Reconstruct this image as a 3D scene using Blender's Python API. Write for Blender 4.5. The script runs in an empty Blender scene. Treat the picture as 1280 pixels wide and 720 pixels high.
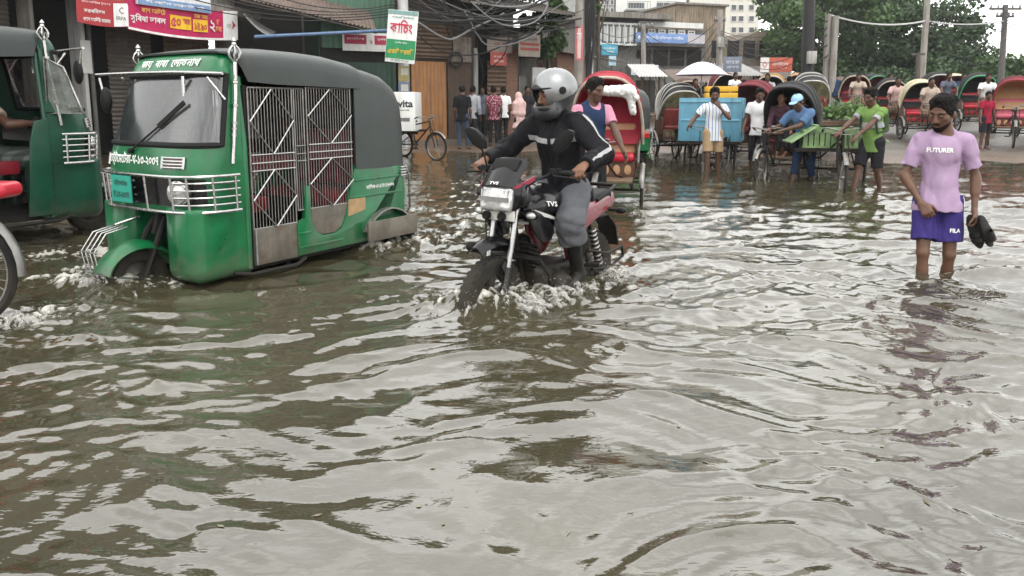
import bpy, bmesh, math, random
import numpy as np
from mathutils import Vector, Matrix
import openvdb

random.seed(7)
RNG = np.random.default_rng(11)
SC = bpy.context.scene
COL = SC.collection
R = math.radians
PI = math.pi

# ------------------------------------------------------------------ camera geometry
F_PX, Y_HOR, PITCH, CAM_H = 914.0, 130.0, R(8.5), 1.25
Y_PP = Y_HOR + F_PX * math.tan(PITCH)


def ray(px, py):
    cx = (px - 640) / F_PX
    cy = (py - Y_PP) / F_PX
    return Vector((cx, math.cos(PITCH) - cy * math.sin(PITCH), -math.sin(PITCH) - cy * math.cos(PITCH)))


def atY(px, py, Y):
    d = ray(px, py)
    return Vector((0, 0, CAM_H)) + d * (Y / d.y)


def atZ(px, py, z=0.0):
    d = ray(px, py)
    return Vector((0, 0, CAM_H)) + d * ((z - CAM_H) / d.z)


def make_camera():
    cd = bpy.data.cameras.new('camera')
    cd.sensor_width = 36
    cd.lens = 36 * F_PX / 1280
    cd.shift_y = -(360 - Y_PP) / 1280
    cd.clip_start, cd.clip_end = 0.05, 2000
    co = bpy.data.objects.new('camera', cd)
    COL.objects.link(co)
    co.location = (0, 0, CAM_H)
    co.rotation_euler = (PI / 2 - PITCH, 0, 0)
    SC.camera = co


# ------------------------------------------------------------------ materials
def nd(nt, kind, **kw):
    n = nt.nodes.new(kind)
    for k, v in kw.items():
        setattr(n, k, v)
    return n


_mats = {}


def mat(name, col, rough=0.6, metal=0.0, var=0.15, scale=6.0, bump=0.0, bscale=60.0, mud=0.0, mudz=(0.0, 0.45),
        coat=0.0, spec=0.5, trans=0.0, ior=1.45, alpha=1.0, emit=0.0, rust=0.0, streak=0.0, col2=None):
    """Principled material with noise mottling, optional streaks, rust, mud line and bump."""
    if name in _mats:
        return _mats[name]
    m = bpy.data.materials.new(name)
    m.use_nodes = True
    nt = m.node_tree
    b = nt.nodes['Principled BSDF']
    L = nt.links.new
    tc = nd(nt, 'ShaderNodeTexCoord')
    no = nd(nt, 'ShaderNodeTexNoise')
    no.inputs['Scale'].default_value = scale
    no.inputs['Detail'].default_value = 6
    no.inputs['Roughness'].default_value = 0.65
    L(tc.outputs['Object'], no.inputs['Vector'])
    c = np.array(col[:3])
    c2 = np.array(col2[:3]) if col2 is not None else None
    mr = nd(nt, 'ShaderNodeValToRGB')
    mr.color_ramp.elements[0].position = 0.32
    mr.color_ramp.elements[1].position = 0.68
    lo = c * (1 - var) if c2 is None else c
    hi = np.minimum(c * (1 + var), 0.95) if c2 is None else c2
    mr.color_ramp.elements[0].color = (*lo, 1)
    mr.color_ramp.elements[1].color = (*hi, 1)
    L(no.outputs['Fac'], mr.inputs['Fac'])
    cur = mr.outputs['Color']

    def layer(cur, fac_socket, colour):
        mx = nd(nt, 'ShaderNodeMix', data_type='RGBA')
        L(fac_socket, mx.inputs['Factor'])
        L(cur, mx.inputs[6])
        mx.inputs[7].default_value = (*colour, 1)
        return mx.outputs[2]

    if streak > 0:
        mp = nd(nt, 'ShaderNodeMapping')
        mp.inputs['Scale'].default_value = (7, 7, 0.6)
        L(tc.outputs['Object'], mp.inputs['Vector'])
        n2 = nd(nt, 'ShaderNodeTexNoise')
        n2.inputs['Scale'].default_value = 1.6
        n2.inputs['Detail'].default_value = 5
        L(mp.outputs['Vector'], n2.inputs['Vector'])
        rp = nd(nt, 'ShaderNodeMapRange')
        rp.inputs['From Min'].default_value = 0.48
        rp.inputs['From Max'].default_value = 0.72
        rp.inputs['To Max'].default_value = streak
        L(n2.outputs['Fac'], rp.inputs['Value'])
        cur = layer(cur, rp.outputs['Result'], (0.045, 0.04, 0.033))
    if rust > 0:
        n3 = nd(nt, 'ShaderNodeTexNoise')
        n3.inputs['Scale'].default_value = 9
        n3.inputs['Detail'].default_value = 8
        n3.inputs['Roughness'].default_value = 0.75
        L(tc.outputs['Object'], n3.inputs['Vector'])
        rp = nd(nt, 'ShaderNodeMapRange')
        rp.inputs['From Min'].default_value = 0.52
        rp.inputs['From Max'].default_value = 0.68
        rp.inputs['To Max'].default_value = rust
        L(n3.outputs['Fac'], rp.inputs['Value'])
        cur = layer(cur, rp.outputs['Result'], (0.13, 0.055, 0.025))
    if mud > 0:
        ge = nd(nt, 'ShaderNodeNewGeometry')
        sx = nd(nt, 'ShaderNodeSeparateXYZ')
        L(ge.outputs['Position'], sx.inputs[0])
        n4 = nd(nt, 'ShaderNodeTexNoise')
        n4.inputs['Scale'].default_value = 14
        n4.inputs['Detail'].default_value = 7
        L(ge.outputs['Position'], n4.inputs['Vector'])
        ad = nd(nt, 'ShaderNodeMath', operation='MULTIPLY_ADD')
        L(n4.outputs['Fac'], ad.inputs[0])
        ad.inputs[1].default_value = -0.55
        L(sx.outputs['Z'], ad.inputs[2])
        rp = nd(nt, 'ShaderNodeMapRange')
        rp.inputs['From Min'].default_value = mudz[1] - 0.27
        rp.inputs['From Max'].default_value = mudz[0] - 0.27
        rp.inputs['To Max'].default_value = mud
        L(ad.outputs[0], rp.inputs['Value'])
        cur = layer(cur, rp.outputs['Result'], (0.11, 0.09, 0.062))
    L(cur, b.inputs['Base Color'])
    rr = nd(nt, 'ShaderNodeMapRange')
    rr.inputs['To Min'].default_value = max(rough - 0.12, 0.02)
    rr.inputs['To Max'].default_value = min(rough + 0.15, 1)
    L(no.outputs['Fac'], rr.inputs['Value'])
    L(rr.outputs['Result'], b.inputs['Roughness'])
    b.inputs['Metallic'].default_value = metal
    b.inputs['Specular IOR Level'].default_value = spec
    b.inputs['IOR'].default_value = ior
    b.inputs['Coat Weight'].default_value = coat
    b.inputs['Coat Roughness'].default_value = 0.08
    b.inputs['Transmission Weight'].default_value = trans
    b.inputs['Alpha'].default_value = alpha
    if bump > 0:
        nb = nd(nt, 'ShaderNodeTexNoise')
        nb.inputs['Scale'].default_value = bscale
        nb.inputs['Detail'].default_value = 4
        L(tc.outputs['Object'], nb.inputs['Vector'])
        bp = nd(nt, 'ShaderNodeBump')
        bp.inputs['Strength'].default_value = min(bump, 1)
        bp.inputs['Distance'].default_value = 0.012
        L(nb.outputs['Fac'], bp.inputs['Height'])
        L(bp.outputs['Normal'], b.inputs['Normal'])
    _mats[name] = m
    return m


# ------------------------------------------------------------------ mesh builder
def V(*a):
    return np.array(a, float)


def unit(v):
    v = np.array(v, float)
    n = np.linalg.norm(v)
    return v / n if n > 1e-9 else v


def mesh_obj(name, verts, faces, material, parent=None, smooth=40, bevel=0.0, mats=None, fmat=None, weld=False):
    me = bpy.data.meshes.new(name)
    if isinstance(verts, np.ndarray):
        verts = verts.tolist()
    me.from_pydata(verts, [], faces)
    me.update()
    if bevel > 0 or weld:
        bm = bmesh.new()
        bm.from_mesh(me)
        if weld:
            bmesh.ops.remove_doubles(bm, verts=bm.verts, dist=1e-4)
        if bevel > 0:
            ed = [e for e in bm.edges if len(e.link_faces) == 2 and e.calc_face_angle(0) > R(38)]
            bmesh.ops.bevel(bm, geom=ed, offset=bevel, segments=2, affect='EDGES', profile=0.6, clamp_overlap=True)
        bm.to_mesh(me)
        bm.free()
    if smooth:
        me.polygons.foreach_set('use_smooth', [True] * len(me.polygons))
        me.set_sharp_from_angle(angle=R(smooth))
    for q in (mats or [material]):
        me.materials.append(q)
    if fmat is not None and len(fmat) == len(me.polygons):
        me.polygons.foreach_set('material_index', fmat)
    me.update()
    o = bpy.data.objects.new(name, me)
    COL.objects.link(o)
    if parent is not None:
        o.parent = parent
    return o


class MB:
    def __init__(s, M=None):
        s.v, s.f = [], []
        s.M = M

    def add(s, verts, faces):
        n = len(s.v)
        verts = [tuple(map(float, p)) for p in verts]
        if s.M is not None:
            verts = [tuple(s.M @ Vector(p)) for p in verts]
        s.v += verts
        s.f += [[i + n for i in q] for q in faces]
        return s

    def box(s, c, size, rot=None, taper=1.0):
        sx, sy, sz = [q / 2 for q in size]
        vs = []
        for z, t in ((-sz, 1), (sz, taper)):
            for x, y in ((-sx, -sy), (sx, -sy), (sx, sy), (-sx, sy)):
                vs.append(Vector((x * t, y * t, z)))
        if rot is not None:
            m = rot if isinstance(rot, Matrix) else Matrix.Rotation(rot, 3, 'Z')
            vs = [m.to_3x3() @ p for p in vs]
        vs = [p + Vector(c) for p in vs]
        return s.add(vs, [(3, 2, 1, 0), (4, 5, 6, 7), (0, 1, 5, 4), (1, 2, 6, 5), (2, 3, 7, 6), (3, 0, 4, 7)])

    def bar(s, a, b, w, h, up=(0, 0, 1)):
        """rectangular bar from a to b"""
        a, b = V(*a), V(*b)
        d = unit(b - a)
        u = np.array(up, float)
        if abs(np.dot(u, d)) > 0.95:
            u = V(0, 1, 0) if abs(d[1]) < 0.9 else V(1, 0, 0)
        x = unit(np.cross(u, d))
        z = np.cross(d, x)
        vs = []
        for p in (a, b):
            for i, j in ((-1, -1), (1, -1), (1, 1), (-1, 1)):
                vs.append(p + x * i * w / 2 + z * j * h / 2)
        return s.add(vs, [(3, 2, 1, 0), (4, 5, 6, 7), (0, 1, 5, 4), (1, 2, 6, 5), (2, 3, 7, 6), (3, 0, 4, 7)])

    def tube(s, pts, r, n=8, caps=True, closed=False):
        P = [V(*p) for p in pts]
        m = len(P)
        rs = [r] * m if np.isscalar(r) else list(r)
        T = []
        for i in range(m):
            if closed:
                t = P[(i + 1) % m] - P[i - 1]
            else:
                t = P[min(i + 1, m - 1)] - P[max(i - 1, 0)]
            T.append(unit(t))
        u = V(0, 0, 1) if abs(T[0][2]) < 0.9 else V(1, 0, 0)
        x = unit(np.cross(u, T[0]))
        vs, fs = [], []
        for i in range(m):
            x = unit(x - T[i] * np.dot(x, T[i]))
            y = np.cross(T[i], x)
            for k in range(n):
                a = 2 * PI * k / n
                vs.append(P[i] + (x * math.cos(a) + y * math.sin(a)) * rs[i])
        for i in range(m if closed else m - 1):
            j = (i + 1) % m
            for k in range(n):
                q = (k + 1) % n
                fs.append((i * n + k, i * n + q, j * n + q, j * n + k))
        if caps and not closed:
            fs.append(tuple(range(n))[::-1])
            fs.append(tuple((m - 1) * n + k for k in range(n)))
        return s.add(vs, fs)

    def lathe(s, prof, n=24, M=None, closed=False):
        """prof: list of (r, z) turned about local z of M"""
        vs, fs = [], []
        for r, z in prof:
            for k in range(n):
                a = 2 * PI * k / n
                p = Vector((max(r, 1e-4) * math.cos(a), max(r, 1e-4) * math.sin(a), z))
                vs.append(M @ p if M is not None else p)
        m = len(prof)
        for i in range(m if closed else m - 1):
            j = (i + 1) % m
            for k in range(n):
                q = (k + 1) % n
                fs.append((i * n + k, i * n + q, j * n + q, j * n + k))
        if not closed:
            fs.append(tuple(range(n))[::-1])
            fs.append(tuple((m - 1) * n + k for k in range(n)))
        return s.add(vs, fs)

    def prism(s, poly, d0, d1, M):
        """extrude a 2-D polygon (local xy of M) from z=d0 to z=d1"""
        n = len(poly)
        vs = [M @ Vector((x, y, d0)) for x, y in poly] + [M @ Vector((x, y, d1)) for x, y in poly]
        fs = [tuple(range(n))[::-1], tuple(range(n, 2 * n))]
        fs += [(i, (i + 1) % n, n + (i + 1) % n, n + i) for i in range(n)]
        return s.add(vs, fs)

    def ell(s, c, r, rot=None, nu=16, nv=10):
        vs, fs = [], []
        for j in range(1, nv):
            t = PI * j / nv
            for i in range(nu):
                a = 2 * PI * i / nu
                vs.append(Vector((r[0] * math.sin(t) * math.cos(a), r[1] * math.sin(t) * math.sin(a), r[2] * math.cos(t))))
        vs += [Vector((0, 0, r[2])), Vector((0, 0, -r[2]))]
        if rot is not None:
            vs = [rot.to_3x3() @ p for p in vs]
        vs = [p + Vector(c) for p in vs]
        for j in range(nv - 2):
            for i in range(nu):
                q = (i + 1) % nu
                fs.append((j * nu + i, (j + 1) * nu + i, (j + 1) * nu + q, j * nu + q))
        a, b = len(vs) - 2, len(vs) - 1
        for i in range(nu):
            q = (i + 1) % nu
            fs.append((a, i, q))
            fs.append((b, (nv - 2) * nu + q, (nv - 2) * nu + i))
        return s.add(vs, fs)

    def loft(s, rings, closed=True, caps=True):
        n = len(rings[0])
        vs = [p for r in rings for p in r]
        fs = []
        for i in range(len(rings) - 1):
            for k in range(n if closed else n - 1):
                q = (k + 1) % n
                fs.append((i * n + k, i * n + q, (i + 1) * n + q, (i + 1) * n + k))
        if caps and closed:
            fs.append(tuple(range(n))[::-1])
            fs.append(tuple((len(rings) - 1) * n + k for k in range(n)))
        return s.add(vs, fs)

    def sheet(s, G, t):
        """grid of points G[i][j] given a thickness t"""
        G = np.array(G, float)
        m, n = G.shape[:2]
        du = np.gradient(G, axis=0)
        dv = np.gradient(G, axis=1)
        N = np.cross(du, dv)
        N /= np.maximum(np.linalg.norm(N, axis=2, keepdims=True), 1e-9)
        A, B = G, G - N * t
        vs = list(A.reshape(-1, 3)) + list(B.reshape(-1, 3))
        o = m * n
        fs = []
        for i in range(m - 1):
            for j in range(n - 1):
                a, b, c, d = i * n + j, (i + 1) * n + j, (i + 1) * n + j + 1, i * n + j + 1
                fs.append((a, b, c, d))
                fs.append((o + d, o + c, o + b, o + a))
        rim = [j for j in range(n)] + [i * n + n - 1 for i in range(1, m)] + [(m - 1) * n + j for j in range(n - 2, -1, -1)] + [i * n for i in range(m - 2, 0, -1)]
        for k in range(len(rim)):
            a, b = rim[k], rim[(k + 1) % len(rim)]
            fs.append((a, b, o + b, o + a))
        return s.add(vs, fs)

    def build(s, name, material, parent=None, **kw):
        return mesh_obj(name, s.v, s.f, material, parent, **kw)


def rotM(axis, ang):
    return Matrix.Rotation(ang, 4, axis)


def frameM(o, x, y, z):
    m = Matrix.Identity(4)
    for i, c in enumerate((x, y, z, o)):
        for j in range(3):
            m[j][i] = c[j]
    return m


def axisM(o, z, xhint=(1, 0, 0)):
    """matrix whose local z points along z"""
    z = unit(z)
    x = np.array(xhint, float)
    if abs(np.dot(x, z)) > 0.95:
        x = V(0, 1, 0)
    x = unit(x - z * np.dot(x, z))
    y = np.cross(z, x)
    return frameM(o, x, y, z)


def tag(o, label=None, cat=None, group=None, kind=None):
    if label:
        o['label'] = label
    if cat:
        o['category'] = cat
    if group:
        o['group'] = group
    if kind:
        o['kind'] = kind
    return o


def thing(name, label, cat, loc=(0, 0, 0), rz=0.0, group=None, scale=1.0):
    o = bpy.data.objects.new(name, None)
    o.empty_display_size = 0.2
    COL.objects.link(o)
    o.location = loc
    o.rotation_euler = (0, 0, rz)
    o.scale = (scale,) * 3
    return tag(o, label, cat, group)


def copy_tree(o, parent=None):
    c = o.copy()
    COL.objects.link(c)
    if parent is not None:
        c.parent = parent
    for ch in list(o.children):
        copy_tree(ch, c)
    return c


def text_mesh(items, name, material, parent=None, res=2):
    """items: (string, width, height, Matrix, bold); all the lettering of one sign in one mesh.
    Local x of the matrix = reading direction, y = up, z = outwards."""
    vs, fs = [], []
    for it in items:
        s, w, h, M = it[:4]
        cu = bpy.data.curves.new('lettering', 'FONT')
        cu.body = s
        cu.resolution_u = res
        cu.offset = it[4] if len(it) > 4 else 0.0
        ob = bpy.data.objects.new('lettering', cu)
        COL.objects.link(ob)
        dg = bpy.context.evaluated_depsgraph_get()
        me = bpy.data.meshes.new_from_object(ob.evaluated_get(dg))
        bpy.data.objects.remove(ob)
        bpy.data.curves.remove(cu)
        n = len(me.vertices)
        if n == 0:
            continue
        co = np.empty(n * 3)
        me.vertices.foreach_get('co', co)
        co = co.reshape(-1, 3)
        lo, hi = co.min(0), co.max(0)
        sx = w / max(hi[0] - lo[0], 1e-6)
        sy = h / max(hi[1] - lo[1], 1e-6) if h else sx
        co = (co - (lo + hi) / 2) * np.array([sx, sy, 1])
        Mn = np.array(M)
        co = co @ Mn[:3, :3].T + Mn[:3, 3]
        k = len(vs)
        vs += co.tolist()
        fs += [[i + k for i in p.vertices] for p in me.polygons]
        bpy.data.meshes.remove(me)
    return mesh_obj(name, vs, fs, material, parent, smooth=0)


# ------------------------------------------------------------------ implicit surfaces (bodies, clothes, moulded parts)
class SDF:
    def __init__(s, lo, hi, h):
        s.lo = np.array(lo, np.float32)
        s.h = h
        s.n = (np.ceil((np.array(hi) - s.lo) / h).astype(int) + 1)
        s.d = np.full(s.n, 1.0, np.float32)

    def sub(s, bmin, bmax):
        i0 = np.clip(np.floor((np.array(bmin) - s.lo) / s.h).astype(int), 0, s.n)
        i1 = np.clip(np.ceil((np.array(bmax) - s.lo) / s.h).astype(int) + 1, 0, s.n)
        sl = tuple(slice(a, b) for a, b in zip(i0, i1))
        ax = [(np.arange(a, b, dtype=np.float32) * s.h + s.lo[k]) for k, (a, b) in enumerate(zip(i0, i1))]
        return sl, ax[0][:, None, None], ax[1][None, :, None], ax[2][None, None, :]

    def put(s, sl, d, k, mode):
        if d.size == 0:
            return
        a = s.d[sl]
        if mode == 'cut':
            d = -d
            if k > 0:
                hh = np.maximum(k - np.abs(a - d), 0) / k
                s.d[sl] = np.maximum(a, d) + hh * hh * k * 0.25
            else:
                s.d[sl] = np.maximum(a, d)
        else:
            if k > 0:
                hh = np.maximum(k - np.abs(a - d), 0) / k
                s.d[sl] = np.minimum(a, d) - hh * hh * k * 0.25
            else:
                s.d[sl] = np.minimum(a, d)

    def cone(s, a, b, ra, rb, k=0.02, mode='add', flat=False, flat0=False):
        a, b = np.array(a, np.float32), np.array(b, np.float32)
        m = max(ra, rb) + k + 3 * s.h
        sl, X, Y, Z = s.sub(np.minimum(a, b) - m, np.maximum(a, b) + m)
        ab = b - a
        L2 = float(ab @ ab) + 1e-12
        px, py, pz = X - a[0], Y - a[1], Z - a[2]
        t = (px * ab[0] + py * ab[1] + pz * ab[2]) / L2
        tc = np.clip(t, 0, 1)
        d = np.sqrt((px - tc * ab[0]) ** 2 + (py - tc * ab[1]) ** 2 + (pz - tc * ab[2]) ** 2) - (ra + (rb - ra) * tc)
        L = math.sqrt(L2)
        if flat:
            d = np.maximum(d, (t - 1) * L)
        if flat0:
            d = np.maximum(d, -t * L)
        s.put(sl, d, k, mode)

    def ell(s, c, r, rot=None, k=0.02, mode='add'):
        c = np.array(c, np.float32)
        r = np.array(r, np.float32)
        m = float(r.max()) + k + 3 * s.h
        sl, X, Y, Z = s.sub(c - m, c + m)
        px, py, pz = X - c[0], Y - c[1], Z - c[2]
        if rot is not None:
            Q = np.array(rot, np.float32)      # columns: local axes
            px, py, pz = (px * Q[0, 0] + py * Q[1, 0] + pz * Q[2, 0], px * Q[0, 1] + py * Q[1, 1] + pz * Q[2, 1],
                          px * Q[0, 2] + py * Q[1, 2] + pz * Q[2, 2])
        k0 = np.sqrt((px / r[0]) ** 2 + (py / r[1]) ** 2 + (pz / r[2]) ** 2)
        k1 = np.sqrt((px / r[0] ** 2) ** 2 + (py / r[1] ** 2) ** 2 + (pz / r[2] ** 2) ** 2)
        d = k0 * (k0 - 1) / np.maximum(k1, 1e-6)
        s.put(sl, d, k, mode)

    def rbox(s, c, half, rad, rot=None, k=0.0, mode='add'):
        c = np.array(c, np.float32)
        hf = np.array(half, np.float32) - rad
        m = float(np.linalg.norm(half)) + k + 3 * s.h
        sl, X, Y, Z = s.sub(c - m, c + m)
        px, py, pz = X - c[0], Y - c[1], Z - c[2]
        if rot is not None:
            Q = np.array(rot, np.float32)
            px, py, pz = (px * Q[0, 0] + py * Q[1, 0] + pz * Q[2, 0], px * Q[0, 1] + py * Q[1, 1] + pz * Q[2, 1],
                          px * Q[0, 2] + py * Q[1, 2] + pz * Q[2, 2])
        qx, qy, qz = np.abs(px) - hf[0], np.abs(py) - hf[1], np.abs(pz) - hf[2]
        d = np.sqrt(np.maximum(qx, 0) ** 2 + np.maximum(qy, 0) ** 2 + np.maximum(qz, 0) ** 2) + np.minimum(np.maximum(np.maximum(qx, qy), qz), 0) - rad
        s.put(sl, d, k, mode)

    def plane(s, p, n, k=0.0):
        """remove everything on the side n points to"""
        p, n = np.array(p, np.float32), unit(n).astype(np.float32)
        sl, X, Y, Z = s.sub(s.lo, s.lo + s.n * s.h)
        d = (X - p[0]) * n[0] + (Y - p[1]) * n[1] + (Z - p[2]) * n[2]
        s.put(sl, -d, k, 'cut')

    def ripple(s, fn, amp):
        idx = np.nonzero(np.abs(s.d) < 4 * s.h + amp)
        P = np.stack([q * s.h + s.lo[i] for i, q in enumerate(idx)], 1)
        s.d[idx] += amp * fn(P)

    def mesh(s, name, material, parent=None, **kw):
        d = s.d.copy()
        d[0], d[-1] = 1, 1
        d[:, 0], d[:, -1] = 1, 1
        d[:, :, 0], d[:, :, -1] = 1, 1
        g = openvdb.FloatGrid(1.0)
        g.copyFromArray(np.ascontiguousarray(d))
        pts, tris, quads = g.convertToPolygons(isovalue=0.0, adaptivity=0.0)
        pts = pts * s.h + s.lo
        faces = [list(map(int, q)) for q in quads] + [list(map(int, q)) for q in tris]
        # make sure the faces look outwards
        if len(quads):
            q = quads[: min(4000, len(quads))]
            nrm = np.cross(pts[q[:, 2]] - pts[q[:, 0]], pts[q[:, 3]] - pts[q[:, 1]])
            nrm /= np.maximum(np.linalg.norm(nrm, axis=1, keepdims=True), 1e-9)
            c = pts[q].mean(1)
            i1 = np.clip(np.round((c + nrm * s.h * 1.5 - s.lo) / s.h).astype(int), 0, s.n - 1)
            i2 = np.clip(np.round((c - nrm * s.h * 1.5 - s.lo) / s.h).astype(int), 0, s.n - 1)
            if (d[tuple(i1.T)] - d[tuple(i2.T)]).mean() < 0:
                faces = [f[::-1] for f in faces]
        kw.setdefault('smooth', 75)
        return mesh_obj(name, pts, faces, material, parent, **kw)


def folds(seed, fx=22.0, stretch=(1, 1, 0.45)):
    """a cloth-wrinkle field"""
    rg = np.random.default_rng(seed)
    ph = rg.uniform(0, 6.28, 8)
    ks = rg.normal(size=(8, 3))
    ks /= np.linalg.norm(ks, axis=1, keepdims=True)

    def fn(P):
        Q = P * np.array(stretch)
        w = sum(np.sin(Q @ ks[i] * fx * 0.55 + ph[i]) for i in range(3))
        out = 0
        for i in range(3, 8):
            out = out + (1 - 2 * np.abs(np.sin(Q @ ks[i] * fx * (0.5 + 0.25 * (i - 3)) + 0.8 * w + ph[i]))) / (1 + 0.35 * (i - 3))
        return out / 2.2
    return fn
# ------------------------------------------------------------------ light and sky
SUN_EL, SUN_AZ = R(58), R(150)


def make_world():
    w = bpy.data.worlds.new('World')
    SC.world = w
    w.use_nodes = True
    nt = w.node_tree
    L = nt.links.new
    bg = nt.nodes['Background']
    sky = nd(nt, 'ShaderNodeTexSky')
    sky.sky_type = 'NISHITA'
    sky.sun_disc = False
    sky.sun_elevation = SUN_EL
    sky.sun_rotation = SUN_AZ
    sky.air_density = 1.0
    sky.dust_density = 6.0
    hs = nd(nt, 'ShaderNodeHueSaturation')
    hs.inputs['Saturation'].default_value = 0.10
    L(sky.outputs['Color'], hs.inputs['Color'])
    # cloud cover: an overcast sheet, brighter overhead, broken by broad soft lumps
    tc = nd(nt, 'ShaderNodeTexCoord')
    mp = nd(nt, 'ShaderNodeMapping')
    mp.inputs['Scale'].default_value = (1, 1, 2.6)
    L(tc.outputs['Generated'], mp.inputs['Vector'])
    no = nd(nt, 'ShaderNodeTexNoise')
    no.inputs['Scale'].default_value = 2.2
    no.inputs['Detail'].default_value = 5
    no.inputs['Roughness'].default_value = 0.55
    L(mp.outputs['Vector'], no.inputs['Vector'])
    cr = nd(nt, 'ShaderNodeMapRange')
    cr.inputs['From Min'].default_value = 0.3
    cr.inputs['From Max'].default_value = 0.7
    cr.inputs['To Min'].default_value = 13.0
    cr.inputs['To Max'].default_value = 31.0
    L(no.outputs['Fac'], cr.inputs['Value'])
    sp = nd(nt, 'ShaderNodeSeparateXYZ')
    L(tc.outputs['Generated'], sp.inputs[0])
    zr = nd(nt, 'ShaderNodeMapRange')
    zr.inputs['From Min'].default_value = 0.0
    zr.inputs['From Max'].default_value = 0.9
    zr.inputs['To Min'].default_value = 1.20
    zr.inputs['To Max'].default_value = 1.05
    L(sp.outputs['Z'], zr.inputs['Value'])
    mu = nd(nt, 'ShaderNodeMath', operation='MULTIPLY')
    L(cr.outputs['Result'], mu.inputs[0])
    L(zr.outputs['Result'], mu.inputs[1])
    mx = nd(nt, 'ShaderNodeMix', data_type='RGBA')
    mx.inputs['Factor'].default_value = 0.85
    L(hs.outputs['Color'], mx.inputs[6])
    wm = nd(nt, 'ShaderNodeVectorMath', operation='SCALE')
    wm.inputs[0].default_value = (1.0, 0.995, 0.98)
    L(mu.outputs[0], wm.inputs['Scale'])
    L(wm.outputs[0], mx.inputs[7])
    L(mx.outputs[2], bg.inputs['Color'])
    bg.inputs['Strength'].default_value = 0.1
    sd = bpy.data.lights.new('sun', 'SUN')
    sd.energy = 1.1
    sd.angle = R(35)
    sd.color = (1.0, 0.97, 0.92)
    so = bpy.data.objects.new('sun', sd)
    COL.objects.link(so)
    d = Vector((math.cos(SUN_EL) * math.sin(SUN_AZ), math.cos(SUN_EL) * math.cos(SUN_AZ), math.sin(SUN_EL)))
    so.rotation_euler = d.to_track_quat('Z', 'Y').to_euler()
    vs = SC.view_settings
    vs.view_transform = 'Standard'
    vs.look = 'None'
    vs.exposure = EXPOSURE
    vs.gamma = 1
    vs.use_curve_mapping = False
    SC.cycles.use_denoising = True
    SC.cycles.max_bounces = 6
    SC.cycles.transparent_max_bounces = 12
    SC.cycles.volume_bounces = 0
    SC.cycles.caustics_reflective = False
    SC.cycles.caustics_refractive = False
    SC.cycles.sample_clamp_indirect = 6


EXPOSURE = 0.15


# ------------------------------------------------------------------ ground
def sstep(a, b, x):
    t = np.clip((x - a) / (b - a), 0, 1)
    return t * t * (3 - 2 * t)


def shore(x):
    return 19.6 - 3.9 * sstep(4.2, 8.8, x) + 0.25 * np.sin(x * 1.3) + 0.12 * np.sin(x * 3.7 + 1)


def gz(x, y):
    x, y = np.asarray(x, float), np.asarray(y, float)
    s = y - shore(x)
    top = 0.16 + 0.46 * sstep(2.0, 8.0, x)
    up = np.minimum(s * 0.052, top)
    return np.where(s > 0, up, np.maximum(s * 0.05, -0.30))


def G(x, y):
    return float(gz(x, y))


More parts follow.
